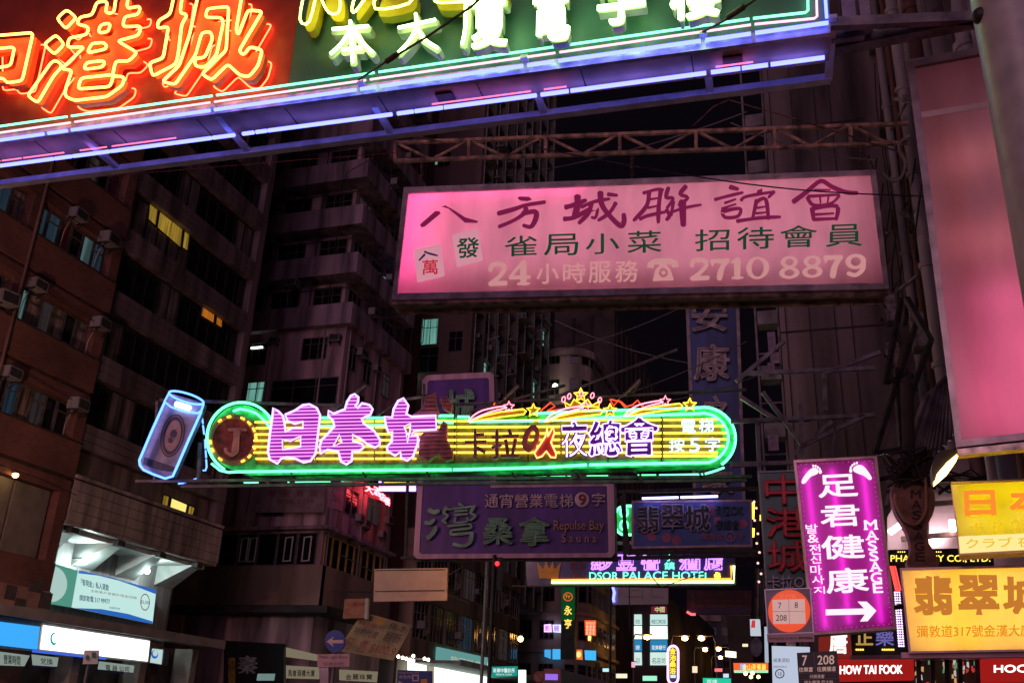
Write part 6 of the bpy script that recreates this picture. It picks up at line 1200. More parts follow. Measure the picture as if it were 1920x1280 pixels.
w = MB(); poly(w, PRS, [(272, 1242), (416, 1240), (415, 1258), (280, 1256)], -.5, .3); solo('glass_canopy', w, mat('crumpled_canopy', (.30, .28, .29), .35, .2, .5, 2), 'greyish translucent canopy at the side street corner', 'canopy')
# traffic and direction signs, poles, bus, lamp
w = MB(); b_ = atY(918, 1250, 24); w.tube([(b_.x, 24, .14), (b_.x, 24, atY(921, 1040, 24).z)], .055, seg=10); t = solo('traffic_pole', w, mat('black_pole', (.02, .02, .02), .5, .2, .1), 'black pole rising in front of the shophouses below the purple sign', 'pole')
w = MB(); c = atY(932, 1056, 24); w.ball(c, .06); t = thing('traffic_signal', 'small red signal light under the purple sauna sign', 'traffic light', c); obj('red_lens', w, glow('signal_red', (1, .02, .03), 4), t); w = MB(); w.obox(c + Vector((-.02, .12, -.25)), XE, YE, .12, .1, .42); obj('housing', w, mat('black_pole', (.02, .02, .02), .5, .2, .1), t)
w = MB(); b_ = atY(1144, 1250, 26); w.tube([(b_.x, 26, .14), (b_.x, 26, atY(1146, 1100, 26).z)], .035, seg=8); solo('thin_pole', w, mat('black_pole', (.02, .02, .02), .5, .2, .1), 'thin dark pole below the hotel neon beside the rounded corner building', 'pole')
PB2 = PL(760, 1270, 22, 0); q = LZ([(1382, 1180), (1640, 1188), (1640, 1300), (1376, 1300)]); t = root(PB2, q, 'direction_sign', 'blue direction sign with white writing at the bottom edge', 'road sign'); w = MB(); poly(w, PB2, q, 0, .04); obj('plate', w, mat('sign_navy', (.03, .06, .26), .45, 0, .1), t)
w = MB(); text(w, PB2, 'Hong Kong (W)', (748, 1258, 785, 1263), off=-.01); w.cut(); text(w, PB2, '香港(西)', (748, 1265, 772, 1272), off=-.01); poly(w, PB2, [(773, 1264), (785, 1264), (785, 1276), (773, 1276)], -.01, 0, [[(775, 1266), (783, 1266), (783, 1274), (775, 1274)]]); stroke(w, PB2, [(748, 1277), (756, 1282)], 3, -.01, 1); obj('lettering', w, mat('sign_white', (.60, .46, .46), .5, 0, .05), t); w = MB(); poly(w, PB2, [(789, 1272), (801, 1272), (801, 1280), (789, 1280)], -.01); obj('amber_patch', w, mat('amber_patch', (.6, .3, .03), .5, 0, .1), t)
PN = PL(1009, 1265, 30, 0); c = ell(1010, 1268, 10, 11, 20); t = thing('prohibition_sign', 'round red and grey no turn sign in front of the bus lights', 'road sign', PN.w(1010, 1290)); w = MB(); poly(w, PN, c, 0, .03); obj('disc', w, mat('sign_red', (.36, .05, .05), .5, 0, .1), t); w = MB(); poly(w, PN, ell(1010, 1268, 7.4, 8.2, 18), -.01); obj('face', w, mat('sign_grey', (.30, .18, .17), .5, 0, .1), t); w = MB(); stroke(w, PN, [(1004, 1261), (1017, 1275)], 2, -.02, 1); obj('bar', w, mat('sign_red', (.36, .05, .05), .5, 0, .1), t)
PBU = PL(1030, 1270, 38, 0); t = thing('double_decker_bus', 'dark red double decker bus top with a violet display at the bottom edge', 'bus', (PBU.w(1030, 1280).x, 40, 0)); a_, b_ = PBU.w(1016, 1268), PBU.w(1052, 1258); w = MB(); w.box((a_.x, 38, .4), (b_.x, 48, b_.z)); w.box((a_.x + .06, 38.1, b_.z), (b_.x - .06, 47.9, b_.z + .1)); obj('body', w, mat('bus_red', (.22, .02, .03), .35, 0, .1), t)
w = MB(); w.box((a_.x + .08, 37.96, b_.z - 1.3), (b_.x - .08, 37.995, b_.z - .35)); obj('windscreen', w, GLASS, t); w = MB(); w.box((a_.x + .15, 37.94, b_.z - .32), (b_.x - .12, 37.99, b_.z - .10)); obj('display', w, glow('bus_violet', (.35, .18, .9), .9), t)
w = MB(); [w.tube([(x, y, .5), (x + .25, y, .5)], .5, seg=14) for x in (a_.x, b_.x - .25) for y in (40, 46)]; obj('wheel', w, mat('tyre', (.02, .02, .02), .8, 0, .1), t)
# pill shaped neon far right of the screens
PK2 = PL(1262, 1270, 60, 0); t = thing('pill_neon_sign', 'pink outlined pill shaped neon with yellow characters beside the stacked screens', 'neon sign', PK2.w(1262, 1290)); rr = ell(1262, 1221, 9.5, 11, 10, 0, 180, 360) + ell(1262, 1270, 9.5, 11, 10, 0, 0, 180)
w = MB(); poly(w, PK2, rr, .02, .3); obj('backing', w, mat('dark_box', (.05, .03, .08), .5, 0, .1), t); w = MB(); line(w, PK2, rr, .065, -.1, True); obj('pink_tube', w, glow('neon_pill_pink', (1, .36, .85), 3.5), t)
w = MB()
for i, ch in enumerate('金池桑浴'): text(w, PK2, ch, (1256, 1214 + i * 12.5, 1267, 1225 + i * 12.5), off=-.08, bold=.06)
obj('yellow_lettering', w, glow('pill_yellow', (1, .72, .03), 1.6), t); w = MB(); poly(w, PK2, [(1257, 1264), (1267, 1264), (1267, 1270), (1257, 1270)], -.08); obj('white_panel', w, glow('pill_white', (.6, .8, 1), 1.2), t)
# lit strips far right
for i, (q, c, s, nm, Y) in enumerate((([(1375, 1242), (1440, 1242), (1440, 1260), (1376, 1260)], (1, .14, .03), 1.0, 'long orange and green lit shop sign at the foot of the dark blocks', 40), ([(1318, 1270), (1370, 1271), (1370, 1290), (1318, 1290)], (.02, .6, .35), 1.0, 'green lit sign low at the bottom edge beyond the pill neon', 50), ([(1360, 1219), (1380, 1221), (1380, 1232), (1360, 1230)], (1, .9, .7), 2.2, 'small white glowing kiosk top near the lowest street lamps', 60), ([(1406, 1160), (1424, 1160), (1426, 1190), (1407, 1190)], (.65, .7, .8), .8, 'pale lit poster with a red corner left of the bus stop sign', 18), ([(1433, 1174), (1438, 1174), (1440, 1240), (1434, 1240)], (.55, .65, .8), .7, 'thin vertical white tube left of the bus stop sign', 14))):
    PPx = PL(q[3][0], q[3][1], Y, 0); t = root(PPx, q, 'lit_shop_sign', nm, 'sign'); w = MB(); poly(w, PPx, q, 0, .15); obj('panel', w, glow('sgr%d' % i, c, s), t)
    if i == 0:
        w = MB(); poly(w, PPx, [(1376, 1256), (1440, 1256), (1440, 1260), (1377, 1260)], -.03); obj('mint_strip', w, glow('mint_strip', (.2, 1, .6), 1.2), t); w = MB(); chars(w, PPx, '金山茶餐廳', (1392, 1244, 1436, 1255), off=-.03, bold=.03); obj('lettering', w, glow('strip_yellow', (1, .75, .1), 1.3), t); w = MB(); poly(w, PPx, [(1388, 1244), (1399, 1244), (1399, 1254), (1388, 1254)], -.02); obj('blue_patch', w, glow('strip_blue', (.3, .5, 1), 1), t)
    if i == 1: w = MB(); text(w, PPx, '百佳', (1325, 1273, 1345, 1281), off=-.02, bold=.02); obj('lettering', w, glow('white_ink', (.9, 1, .95), 1.0), t)
    if i == 3:
        w = MB(); poly(w, PPx, [(1410, 1162), (1416, 1162), (1416, 1176), (1408, 1176)], -.02); obj('red_corner', w, glow('poster_red', (.8, .05, .05), .8), t)
for i, (x, y, ww, hh, c, nm, Y) in enumerate(((1130, 1252, 12, 6, (.5, .9, 1), 'tiny pale cyan light panel at the foot of the rounded corner building', 70), (1155, 1262, 20, 8, (.9, .85, .6), 'tiny cream shop light right of the bus top', 66), (1205, 1266, 26, 9, (.35, .85, .6), 'low mint shop light under the stacked screens', 72), (1298, 1248, 9, 12, (1, .75, .5), 'tiny upright warm sign right of the pill neon', 80), (1340, 1252, 14, 6, (.9, .2, .2), 'tiny red sign under the orange lamp pairs', 90), (1356, 1262, 10, 7, (.6, .7, 1), 'tiny blue white sign under the orange lamp pairs', 90), (1184, 1240, 6, 10, (1, .4, .6), 'tiny pink sign on the end of the rounded corner building', 84), (1392, 1206, 10, 5, (1, .8, .5), 'tiny amber light beside the pale lit poster', 60))):
    PPy = PL(x, y, Y, 0); q = [(x, y), (x + ww, y), (x + ww, y + hh), (x, y + hh)]; t = root(PPy, q, 'lit_shop_sign', nm, 'sign'); w = MB(); poly(w, PPy, q, 0, .2); obj('panel', w, glow('far%d' % i, c, 1.1), t); w = MB(); poly(w, PPy, [(x - 1, y - 1.5), (x + ww + 1, y - 1.5), (x + ww + 1, y), (x - 1, y)], -.05, .3); obj('hood', w, DARKSTEEL, t)
w = MB(); PPw = PL(1418, 1210, 17, 0); poly(w, PPw, ell(1418, 1212, 11, 18, 18), 0, .05, [ell(1418, 1212, 9, 15.5, 18)]); poly(w, PPw, ell(1418, 1212, 8.6, 15, 18), .02, .03); solo('round_shop_emblem', w, mat('grey_emblem', (.18, .19, .22), .5, 0, .4, 6), 'dim grey round emblem sign under the pale lit poster', 'sign')
w = MB()
for p in ((1398, 1262), (1411, 1261), (1422, 1268), (1408, 1268)): w.ball(atY(*p, 39), .07)
solo('bulb_string', w, glow('bulb_amber', (1, .6, .2), 6), 'few amber bulbs under the long orange shop sign', 'lights')
# ================================================================== RIGHT: massage sign, green sign behind
PM = PL(1523, 1190, 11, 2); MZ = Z(1400, 840, 2.91)
q = [(1488, 862), (1644, 854), (1681, 1178), (1522, 1190)]; MS = root(PM, q, 'massage_light_box', 'magenta massage light box with white characters, footprints and an arrow', 'sign')
lightbox(PM, q, 5, .26, MS, mat('rosy_steel_frame', (.42, .26, .26), .35, .6, .2, 5), screen('magenta_acrylic', (.62, .025, .46), .86, .04), mat('box_white_lining', (.6, .5, .5), .7, 0, .1))
w = MB(); 
for a, b in (((1512, 880), (1548, 1178)), ((1560, 880), (1592, 1170)), ((1616, 870), (1652, 1168))): line(w, PM, [lerp(a, b, 0), lerp(a, b, 1)], .014, .066)
obj('tube_lamp', w, glow('tube_magenta_box', (1, .5, 1), 4.8), MS)
WH = glow('massage_white', (1.0, .80, .96), 1.15); w = MB()
tbl = (('足', (395, 150, 608, 268)), ('君', (408, 318, 620, 430)), ('健', (415, 480, 645, 605)), ('康', (440, 660, 668, 790)))
for ch, b in tbl: b2 = MZ([(b[0], b[1]), (b[2], b[3])]); text(w, PM, ch, (b2[0][0], b2[0][1], b2[1][0], b2[1][1]), -.05, -.08, -.004, bold=.045)
for ch, b in (('발', (325, 415, 390, 465)), ('&', (335, 470, 395, 515)), ('전', (345, 525, 405, 580)), ('신', (350, 585, 408, 628)), ('마', (350, 638, 412, 690)), ('사', (358, 695, 425, 742)), ('지', (368, 755, 428, 795))): b2 = MZ([(b[0], b[1]), (b[2], b[3])]); text(w, PM, ch, (b2[0][0], b2[0][1], b2[1][0], b2[1][1]), -.05, -.08, -.004, bold=.03)
for i, (ch, b) in enumerate(zip('MASSAGE', ((645, 392, 712, 445), (655, 450, 715, 500), (665, 505, 712, 558), (673, 562, 720, 615), (675, 620, 735, 672), (680, 678, 738, 735), (692, 735, 745, 788)))):
    b2 = MZ([(b[0], b[1]), (b[2], b[3])]); x0, y0, x1, y1 = b2[0][0], b2[0][1], b2[1][0], b2[1][1]; text(w, PM, ch, (x0, y0, x1, y1), -.05, -.08, -.004, bold=.055)
    if ch in 'MA': poly(w, PM, [(x0 - 2, y1 - 2.5), (x0 + 6, y1 - 2.9), (x0 + 6, y1 - .2), (x0 - 2, y1 + .2)], -.007); poly(w, PM, [(x1 - 6, y1 - 3.2), (x1 + 2, y1 - 3.6), (x1 + 2, y1 - .9), (x1 - 6, y1 - .5)], -.007)
poly(w, PM, MZ([(430, 878), (640, 872), (605, 835), (655, 835), (708, 885), (660, 942), (618, 944), (645, 905), (432, 910)]), -.004)
for l in ([(300, 190), (305, 165), (340, 120), (370, 105), (392, 120), (385, 140), (350, 155), (325, 185), (312, 193)], [(583, 105), (610, 90), (640, 100), (672, 140), (683, 165), (668, 172), (640, 150), (600, 135), (582, 122)]): poly(w, PM, MZ(smooth(l, 3, True)), -.004)
for x, y, r in ((402, 128, 9), (398, 112, 6), (388, 103, 6), (376, 97, 6), (363, 96, 6), (568, 122, 9), (568, 105, 6), (577, 93, 6), (588, 85, 6), (601, 80, 6)): poly(w, PM, MZ(ell(x, y, r, r * 1.3, 8)), -.004)
obj('white_lettering', w, WH, MS)
w = MB(); inn = inset(q, 9)
for i in range(4):
    n = 14 if i % 2 == 0 else 34
    for k in range(n): p = lerp(inn[i], inn[(i + 1) % 4], (k + .5) / n); poly(w, PM, ell(p[0], p[1], 1.0, 1.0, 6), -.004)
obj('dot_border', w, glow('dot_pink', (.7, .12, .5), .8), MS)
w = MB(); w.bar(PM.w(1560, 858, .1), PM.w(1566, 800, .1), .03); w.bar(PM.w(1640, 900, .15), PM.w(1760, 880, .6), .05); w.bar(PM.w(1668, 1140, .15), PM.w(1780, 1120, .6), .05); obj('hanger', w, DARKSTEEL, MS)
PZ = PL(1440, 1105, 12.4, 4); q = [(1421, 883), (1500, 880), (1530, 1108), (1437, 1112)]; t = root(PZ, q, 'dark_green_vertical_sign', 'unlit dark green vertical sign with red characters half behind the massage box', 'sign')
w = MB(); poly(w, PZ, q, 0, .3, [inset(q, 3)]); obj('frame', w, STEEL, t); w = MB(); poly(w, PZ, inset(q, 3), .02, .2); obj('panel', w, mat('bottle_green_sheet', (.02, .10, .085), .4, .1, .25), t)
w = MB()
for ch, b in (('中', (1436, 890, 1506, 945)), ('港', (1438, 952, 1516, 1006)), ('城', (1441, 1014, 1520, 1072))): text(w, PZ, ch, b, -.02, -.06, -.05, .05, .04)
obj('red_lettering', w, mat('deep_red_raised', (.75, .05, .06), .5, 0, .2), t); w = MB(); text(w, PZ, '卡拉O', (1440, 1078, 1508, 1104), -.02, -.05, -.05, .05, .0); obj('grey_lettering', w, mat('mauve_grey_letter', (.65, .52, .62), .5, 0, .1), t)
w = MB()
for i, (x, y) in enumerate(((1414, 940), (1418, 952), (1415, 975), (1421, 1000), (1419, 1018), (1424, 1035), (1421, 1055), (1427, 1075), (1423, 1090))): w.ball(atY(x, y, 16), .02)
solo('string_lights', w, glow('mixed_bulb', (.9, .45, .4), 2), 'string of small coloured bulbs along the left edge of the dark green sign', 'lights')
# ================================================================== BUS STOP
PBS = PL(1440, 1195, 9, -3); t = thing('bus_stop', 'bus stop flag with a red disc and route number grid on a clear plate', 'bus stop', PBS.w(1482, 1400))
q = [(1433, 1104), (1520, 1101), (1526, 1186), (1439, 1189)]
w = MB(); poly(w, PBS, q, 0, .03, [inset(q, 2)]); obj('frame', w, mat('alu_edge', (.45, .42, .45), .3, .7, .1), t); w = MB(); poly(w, PBS, inset(q, 2), .01, .01); obj('plate', w, mat('grey_plate', (.30, .23, .27), .25, 0, .3, 3), t)
w = MB(); poly(w, PBS, MZ(ell(232, 887, 115, 116, 40)), -.003, .004); obj('disc', w, mat('flag_red', (.85, .10, .03), .4, 0, .08, emit=(.9, .10, .025), es=.7), t)  # brightness put into the disc as a glow of its own, no lamp
w = MB(); poly(w, PBS, MZ([(140, 826), (316, 822), (322, 955), (146, 957)]), -.006); obj('route_grid', w, mat('grid_paper', (.80, .50, .48), .5, 0, .08, emit=(.7, .45, .40), es=.6), t)  # paper grid given the same added glow
w = MB(); text(w, PBS, '7', (1459, 1129, 1465, 1140), off=-.009); text(w, PBS, '8', (1490, 1128, 1496, 1139), off=-.009); text(w, PBS, '208', (1455, 1152, 1475, 1163), off=-.009); stroke(w, PBS, MZ([(143, 889), (319, 887)]), .5, -.008, 1); stroke(w, PBS, MZ([(229, 824), (234, 956)]), .5, -.008, 1); obj('route_numbers', w, mat('black_ink', (.01, .01, .01), .6, 0, 0), t)
w = MB(); text(w, PBS, 'KMB', (1463, 1113, 1492, 1121), off=-.006, bold=.01); obj('flag_lettering', w, mat('flag_pink_ink', (.9, .35, .25), .5, 0, 0, emit=(.9, .35, .25), es=.3), t)  # letters glow a little too, without a lamp behind them
w = MB(); poly(w, PBS, [(1438, 1188), (1526, 1187), (1527, 1202), (1439, 1203)], 0, .02); obj('name_strip', w, mat('strip_rose', (.62, .36, .36), .5, 0, .1), t); w = MB(); text(w, PBS, 'Bowring Street, Yau Ma Tei  油麻地寶靈街', (1442, 1193, 1524, 1199), -.01, off=-.005); obj('name_lettering', w, mat('black_ink', (.01, .01, .01), .6, 0, 0), t)
w = MB(); b_ = PBS.w(1486, 1250, .12); w.tube([(b_.x, b_.y, .14), (b_.x, b_.y, PBS.w(1482, 1110).z)], .04, seg=12); obj('pole', w, mat('pole_rose', (.45, .30, .32), .4, .2, .1), t)
w = MB(); poly(w, PBS, [(1447, 1210), (1518, 1212), (1518, 1300), (1449, 1300)], .03, .03); obj('timetable_board', w, glow('timetable_white', (.55, .62, .78), .9), t); w = MB(); text(w, PBS, '候車須知', (1450, 1233, 1480, 1241), off=.026); w.cut(); text(w, PBS, '乘客請依次序排隊上車', (1450, 1247, 1475, 1251), off=.026); poly(w, PBS, ell(1462, 1262, 9, 9, 20), .026, 0, [ell(1462, 1262, 7, 7, 20)]); text(w, PBS, '多謝', (1458, 1258, 1466, 1267), off=.024); obj('timetable_print', w, mat('blue_grey_ink', (.25, .30, .45), .6, 0, 0), t)
PRT = PL(1500, 1260, 8.6, -3); q = [(1494, 1223), (1569, 1219), (1576, 1300), (1499, 1300)]; t = root(PRT, q, 'route_plate', 'dark route plate with cream numbers 7 and 208 below the massage box', 'sign'); w = MB(); poly(w, PRT, q, 0, .03); obj('plate', w, mat('plate_dark', (.035, .025, .025), .4, 0, .15), t)
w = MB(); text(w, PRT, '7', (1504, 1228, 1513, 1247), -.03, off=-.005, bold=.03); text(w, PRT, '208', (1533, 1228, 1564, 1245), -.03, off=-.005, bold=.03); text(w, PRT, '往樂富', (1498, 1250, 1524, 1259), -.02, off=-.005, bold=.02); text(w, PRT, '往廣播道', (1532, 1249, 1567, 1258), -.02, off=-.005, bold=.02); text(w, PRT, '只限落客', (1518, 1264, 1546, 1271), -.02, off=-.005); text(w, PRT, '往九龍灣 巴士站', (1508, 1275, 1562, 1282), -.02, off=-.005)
obj('lettering', w, mat('plate_cream', (.80, .58, .50), .5, 0, 0, emit=(.8, .55, .45), es=.35), t); w = MB(); stroke(w, PRT, [(1525, 1222), (1530, 1261)], .6, -.004, 1); stroke(w, PRT, [(1497, 1262), (1572, 1260)], .6, -.004, 1); stroke(w, PRT, [(1497, 1273), (1572, 1271)], .6, -.004, 1); obj('rule', w, mat('plate_rule', (.3, .2, .2), .5, 0, 0), t)  # faint glow put into the cream print in place of lamplight
# ================================================================== BIG PINK BOX
PBP = PL(1790, 830, 8, -7); q = [(1700, 113), (2120, 35), (2140, 800), (1793, 838)]
BP = root(PBP, q, 'blank_pink_light_box', 'big blank pink light box at the right edge, dull at the top and glowing below', 'sign')
fr = MB(); inn = [(1716, 124), (2105, 52), (2125, 788), (1803, 824)]; poly(fr, PBP, q, 0, .07, [inn]); obj('frame', fr, mat('bronze_frame', (.30, .23, .25), .35, .6, .25, 5), BP)
h = MB(); A = [PBP.w(*p, .07) for p in q]; B = [p + PBP.n * .26 for p in A]; h.add(A + B, [(4, 5, 6, 7)] + [(i, (i + 1) % 4, 4 + (i + 1) % 4, 4 + i) for i in range(4)]); obj('housing', h, mat('box_lining', (.42, .28, .25), .7, 0, .25, 3), BP)
p = MB(); poly(p, PBP, [(1710, 120), (2110, 46), (2130, 792), (1799, 828)], .04); obj('panel', p, screen('blank_pink_acrylic', (.78, .42, .44), .6, .05), BP)
p = MB(); poly(p, PBP, [(1722, 211), (2110, 150), (2110, 160), (1724, 222)], .036); obj('panel_joint', p, mat('joint_tape', (.62, .40, .38), .5, 0, .1), BP)
w = MB()
for y0, y1 in ((800, 770), (740, 706), (670, 630), (590, 540)): line(w, PBP, [(1820, y0), (2110, y1)], .02, .24)
obj('tube_lamp', w, glow('tube_box_pink', (1, .24, .58), 8), BP)  # these and the dull tubes are added to grade the panel's glow
w = MB(); line(w, PBP, [(1770, 480), (2100, 420)], .02, .24); line(w, PBP, [(1760, 330), (2100, 260)], .02, .24); obj('tube_lamp_dull', w, glow('tube_box_dull', (1, .42, .42), 4.0), BP)
a = PBP.w(1795, 842, .04); b = PBP.w(2140, 806, .04); w = MB(); w.add([a, b, b + PBP.n * .30, a + PBP.n * .30], [(0, 1, 2, 3)]); w.bar(a + Vector((0, 0, -.03)), b + Vector((0, 0, -.03)), .05); obj('underside', w, mat('pitted_underside', (.50, .40, .34), .3, .5, .5, 8), BP)
w = MB(); w.bar(PBP.w(1850, 95, .3), PBP.w(1846, -120, .3), .05); w.bar(PBP.w(1780, 105, .3), PBP.w(1775, -100, .3), .05); w.bar(PBP.w(1745, 640, .5), PBP.w(1700, 560, .9), .05); obj('hanger', w, DARKSTEEL, BP)
# ================================================================== SHOP CLUSTER AT THE RIGHT
tube_w = glow('fluorescent_white', (1, .9, .95), 22)
w = MB(); a_ = [atY(1662, 900, 15), atY(1960, 860, 13), atY(1960, 1055, 13), atY(1664, 1050, 15)]
PCN = PL(1700, 1050, 15, 4); t = thing('shop_canopy_soffit', 'pinkish white canopy soffit lit by tubes behind the yellow signs', 'canopy', PCN.w(1800, 1050))
w = MB(); poly(w, PCN, [(1664, 968), (1700, 905), (1800, 842), (2000, 835), (2000, 1060), (1664, 1060)], .3, .1); obj('lining', w, mat('pinkish_white_board', (.78, .50, .52), .6, 0, .15, 2, streak=True), t)
w = MB()
for a, b in (((1670, 950), (1960, 930)), ((1690, 1010), (1960, 985)), ((1690, 905), (1960, 875)), ((1740, 860), (1735, 1055))): w.bar(PCN.w(*a, .15), PCN.w(*b, .15), .07)
obj('joist', w, RUST, t); w = MB(); line(w, PCN, [(1668, 998), (1696, 978)], .045, -.1); line(w, PCN, [(1720, 1010), (1772, 1004)], .03, .2); line(w, PCN, [(1786, 975), (1786, 995)], .05, 0); obj('tube_lamp', w, tube_w, t)
w = MB(); random.seed(2)
for i in range(9):
    y = 880 + random.random() * 40; w.tube([PCN.w(x, y + random.uniform(-9, 9), -.3) for x in range(1760, 1960, 20)], .02, seg=4)
solo('cable_bundle', w, DARKSTEEL, 'dark cable bundle and brackets under the big pink box', 'cable')
# hooded lamp
PHL = PL(1770, 890, 8.6, 0); t = thing('hooded_lamp', 'dark hooded floodlight glowing orange under the big pink box', 'lamp', PHL.w(1775, 905)); w = MB(); poly(w, PHL, smooth([(1750, 902), (1748, 870), (1760, 846), (1785, 842), (1800, 846)], 3) + [(1776, 880)], 0, .22); obj('hood', w, mat('black_hood', (.03, .025, .02), .5, .2, .2), t)
w = MB(); poly(w, PHL, [(1753, 904), (1757, 888), (1776, 866), (1799, 847), (1796, 856), (1778, 882)], -.02, .16); obj('lamp_face', w, glow('hood_amber', (1, .62, .16), 9), t); w = MB(); w.tube([PHL.w(1790, 846, .1), PHL.w(1800, 836, .2), PHL.w(1815, 826, .3)], .02); obj('arm', w, DARKSTEEL, t)
# hourglass sign
PHG = PL(1715, 1000, 10.5, 5); sil = [(1672, 915), (1690, 900), (1735, 898), (1752, 925), (1752, 955), (1740, 985), (1738, 1010), (1755, 1040), (1758, 1062), (1703, 1062), (1708, 1030), (1702, 1000), (1688, 975), (1676, 950)]
t = thing('hourglass_sign', 'unlit brown hourglass shaped sign with dark vertical letters and looped cable', 'sign', PHG.w(1725, 1062)); w = MB(); poly(w, PHG, smooth(sil, 3, True), 0, .14); obj('board', w, mat('rusty_brown_board', (.30, .13, .08), .6, .1, .4, 5), t)
w = MB()
for i, ch in enumerate('MASSAGE'): text(w, PHG, ch, (1708 + i * 1.4, 918 + i * 19.5, 1726 + i * 1.4, 934 + i * 19.5), off=-.008, bold=.05)
obj('lettering', w, mat('dark_brown_ink', (.05, .02, .02), .6, 0, .1), t); w = MB(); w.tube([PHG.w(x, y, -.08) for x, y in smooth([(1735, 895), (1736, 930), (1735, 960), (1718, 982), (1695, 972), (1680, 945), (1678, 925)], 4)], .018); obj('cable', w, mat('tan_cable', (.42, .22, .12), .6, 0, .1), t)
w = MB(); random.seed(4)
for i in range(26): c = PHG.w(1715, 905, -.05); w.tube([c + Vector((random.uniform(-.28, .25), random.uniform(-.1, .2), random.uniform(-.05, .4))) for k in range(4)], .012, seg=4)
w.tube([PHG.w(1700, 720, .2), PHG.w(1706, 900, .1)], .07); solo('cable_tangle', w, mat('sooty_cable', (.05, .03, .025), .8, 0, .3), 'sooty tangle of cables above the hourglass sign', 'cable')
# yellow JP sign
PYJ = PL(1800, 1040, 9, -7); YZ = Z(1640, 820, 2.782); q = [(1782, 903), (2050, 893), (2062, 1026), (1798, 1040)]
t = root(PYJ, q, 'yellow_club_sign', 'yellow green light box with orange characters and a cream lower strip', 'sign'); lightbox(PYJ, q, 3, .26, t, mat('cream_frame', (.60, .42, .30), .4, .3, .1), screen('club_acrylic', (.80, .68, .012), .72, .05), mat('box_white_lining', (.6, .5, .5), .7, 0, .1))
w = MB(); [line(w, PYJ, [(1800, a), (2048, a - 9)], .014, .15) for a in (930, 985)]; obj('tube_lamp', w, glow('tube_club', (1, .92, .6), 9), t)
w = MB(); poly(w, PYJ, [(1797, 1005), (2055, 993), (2058, 1023), (1800, 1037)], -.004); obj('cream_strip', w, glow('club_cream', (1, .80, .30), 1.05), t)
w = MB(); text(w, PYJ, '日', (1811, 921, 1866, 966), -.03, -.05, -.008, bold=.08); text(w, PYJ, '本', (1896, 916, 1958, 962), -.03, -.05, -.008, bold=.08); obj('orange_lettering', w, glow('club_orange', (1, .27, .03), 1.0), t)
w = MB(); text(w, PYJ, '卡', (1820, 978, 1842, 998), off=-.008, bold=.02); text(w, PYJ, '拉', (1860, 976, 1883, 997), off=-.008, bold=.02); text(w, PYJ, 'OK', (1896, 973, 1926, 995), off=-.008, bold=.02); text(w, PYJ, 'クラブ 夜', (1812, 1009, 1938, 1028), -.03, -.1, -.01, bold=.02); obj('small_lettering', w, glow('club_ochre', (.85, .52, .02), 1.0), t)
# orange sign
POR = PL(1700, 1222, 9.5, -4); q = [(1687, 1064), (2040, 1056), (2052, 1218), (1704, 1224)]
t = root(POR, q, 'orange_light_box', 'glowing amber light box with brown characters and a street address', 'sign'); lightbox(POR, q, 4, .26, t, mat('rosy_steel_frame', (.42, .26, .26), .35, .6, .2, 5), screen('amber_acrylic', (.97, .62, .06), .7, .09), mat('box_white_lining', (.6, .5, .5), .7, 0, .1))
w = MB()
for y0, y1 in ((1090, 1084), (1140, 1134), (1195, 1190)): line(w, POR, [(1705, y0), (2035, y1)], .015, .2)
obj('tube_lamp', w, glow('tube_amber', (1, .90, .66), 10), t)
w = MB(); text(w, POR, '翡', (1716, 1081, 1786, 1150), -.01, -.03, -.004, bold=.07); text(w, POR, '翠', (1798, 1080, 1874, 1151), -.01, -.03, -.004, bold=.07); text(w, POR, '城', (1884, 1080, 1960, 1149), -.01, -.03, -.004, bold=.07); obj('large_lettering', w, glow('amber_brown', (.56, .19, .03), 1.0), t)
w = MB(); text(w, POR, '彌敦道317號金漢大廈', (1719, 1172, 1935, 1194), -.01, 0, -.004, bold=.015); obj('address_lettering', w, glow('amber_orange', (.72, .25, .025), 1.0), t)
w = MB(); w.bar(POR.w(1690, 1228, .1), POR.w(2050, 1224, .1), .05); obj('sill', w, mat('rosy_sill', (.45, .25, .27), .4, .4, .2), t)
# pharmacy LED board and light strips
PPH = PL(1700, 1055, 12.5, 3); q = [(1666, 1030), (1862, 1026), (1864, 1060), (1668, 1062)]; t = root(PPH, q, 'led_text_board', 'black board with yellow dotted letters behind the hourglass sign', 'sign'); w = MB(); poly(w, PPH, q, 0, .12); obj('board', w, mat('black_board', (.012, .01, .01), .5, 0, .1), t)
w = MB(); text(w, PPH, 'PHARMACY CO., LTD.', (1670, 1040, 1857, 1054), off=-.01, bold=.02); obj('lettering', w, glow('led_yellow', (1, .72, .10), 1.8), t); w = MB(); [w.ball(PPH.w(x, 1034, -.01), .008, 1, 6, 4) for x in list(range(1684, 1700, 4)) + list(range(1756, 1766, 4))]; obj('dot_lamp', w, glow('led_yellow', (1, .72, .10), 1.8), t)
for i, (a, b, c, nm) in enumerate((((1674, 1062), (1684, 1105), (1, .06, .05), 'red dotted light strip right of the massage box, upper'), ((1682, 1110), (1690, 1210), (.85, .6, 1), 'white violet dotted light strip right of the massage box, lower'))):
    t = thing('dotted_light_strip', nm, 'lights', PPH.w(*b)); w = MB()
    for k in range(22):
        for j in range(3): p = lerp(a, b, k / 21); w.ball(PPH.w(p[0] + j * 4 - 4, p[1], -.1), .012, 1, 6, 4)
    obj('dot_lamp', w, glow('dot%d' % i, c, 2.2), t); w = MB(); w.bar(PPH.w(*a, -.06), PPH.w(*b, -.06), .09, .03); obj('strip', w, mat('violet_strip', (.3, .18, .3), .5, 0, .1), t)
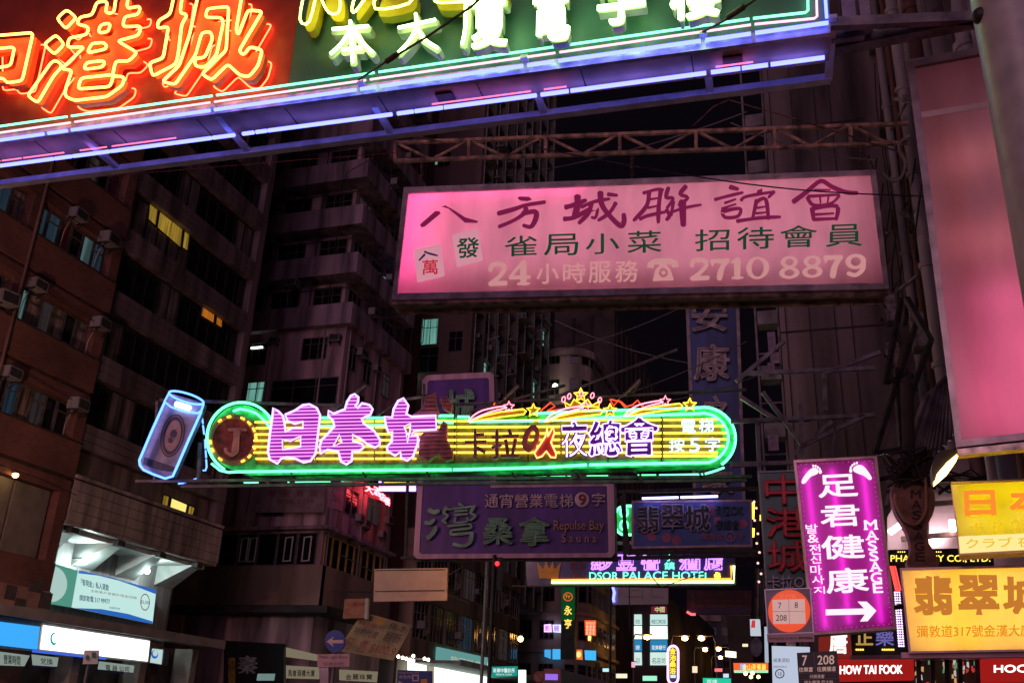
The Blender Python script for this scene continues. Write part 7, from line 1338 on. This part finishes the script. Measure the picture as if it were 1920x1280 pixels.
# lower shop signs
PLS = PL(1600, 1250, 13, 2)
t = root(PLS, [(1535, 1180), (1690, 1180), (1690, 1222), (1545, 1222)], 'shop_window_signs', 'lit cut out characters and a dark framed board below the massage box', 'sign'); w = MB(); poly(w, PLS, [(1535, 1178), (1600, 1178), (1600, 1232), (1535, 1232)], .05, .1); obj('red_ground', w, glow('dull_red_ground', (.22, .02, .015), .8), t)
w = MB(); text(w, PLS, '唐', (1556, 1186, 1588, 1224), off=-.02, bold=.06); obj('lit_letter', w, glow('warm_white2', (1, .86, .75), 1.6), t)
w = MB(); poly(w, PLS, [(1594, 1176), (1702, 1172), (1704, 1226), (1598, 1230)], -.02, .1); obj('board', w, mat('night_board', (.02, .015, .03), .4, 0, .1), t); w = MB(); text(w, PLS, '正', (1605, 1182, 1637, 1208), off=-.04, bold=.05); obj('amber_letter', w, glow('dim_amber_letter', (.50, .30, .08), .9), t); w = MB(); text(w, PLS, '樂', (1642, 1180, 1676, 1210), off=-.04, bold=.03); obj('blue_letter', w, glow('dim_blue_letter', (.16, .13, .42), .9), t); w = MB(); [w.ball(PLS.w(x, 1217, -.05), .012, 1, 6, 4) for x in list(range(1606, 1622, 4)) + list(range(1655, 1676, 4))]; obj('dot_lamp', w, glow('led_yellow', (1, .72, .10), 1.8), t)
w = MB(); poly(w, PLS, [(1594, 1228), (1980, 1222), (1980, 1232), (1594, 1236)], -.06, .25); obj('ledge', w, mat('rosy_sill', (.45, .25, .27), .4, .4, .2), t)
for q, s, b, nm in (([(1572, 1234), (1713, 1232), (1714, 1273), (1574, 1276)], 'HOW TAI FOOK', (1575, 1247, 1692, 1263), 'red shop sign with white glowing Latin letters under the massage box'), ([(1842, 1232), (1990, 1228), (1990, 1276), (1844, 1278)], 'HOC.. $', (1864, 1246, 1960, 1262), 'red shop sign cut by the right edge of the picture')):
    t = root(PLS, q, 'red_shop_sign', nm, 'sign'); w = MB(); poly(w, PLS, q, 0, .2); obj('panel', w, glow('shop_red', (.36, .012, .01), .9), t); w = MB(); text(w, PLS, s, b, -.01, off=-.04, depth=.02, bold=.06); obj('lettering', w, glow('neon_shop_white', (1, .75, .72), 2.2), t)
t = thing('shop_interior', 'dark shop interior with glinting goods below the amber light box', 'shop', PLS.w(1780, 1300)); w = MB(); poly(w, PLS, [(1500, 1262), (2000, 1225), (2000, 1330), (1500, 1330)], .5, .1); obj('back_wall', w, mat('shop_back', (.07, .045, .04), .7, 0, .4, 2), t)
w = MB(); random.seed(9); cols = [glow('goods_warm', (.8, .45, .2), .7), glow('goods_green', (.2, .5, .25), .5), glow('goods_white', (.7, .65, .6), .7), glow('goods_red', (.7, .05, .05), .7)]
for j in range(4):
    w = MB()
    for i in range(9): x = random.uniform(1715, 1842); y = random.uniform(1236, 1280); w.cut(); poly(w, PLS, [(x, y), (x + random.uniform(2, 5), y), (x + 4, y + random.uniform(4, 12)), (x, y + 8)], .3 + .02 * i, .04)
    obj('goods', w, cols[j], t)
w = MB(); [w.bar(PLS.w(x, 1236, .2), PLS.w(x + 2, 1320, .2), .05) for x in (1722, 1748, 1775, 1800, 1832)]; obj('door_frame', w, DARKSTEEL, t)
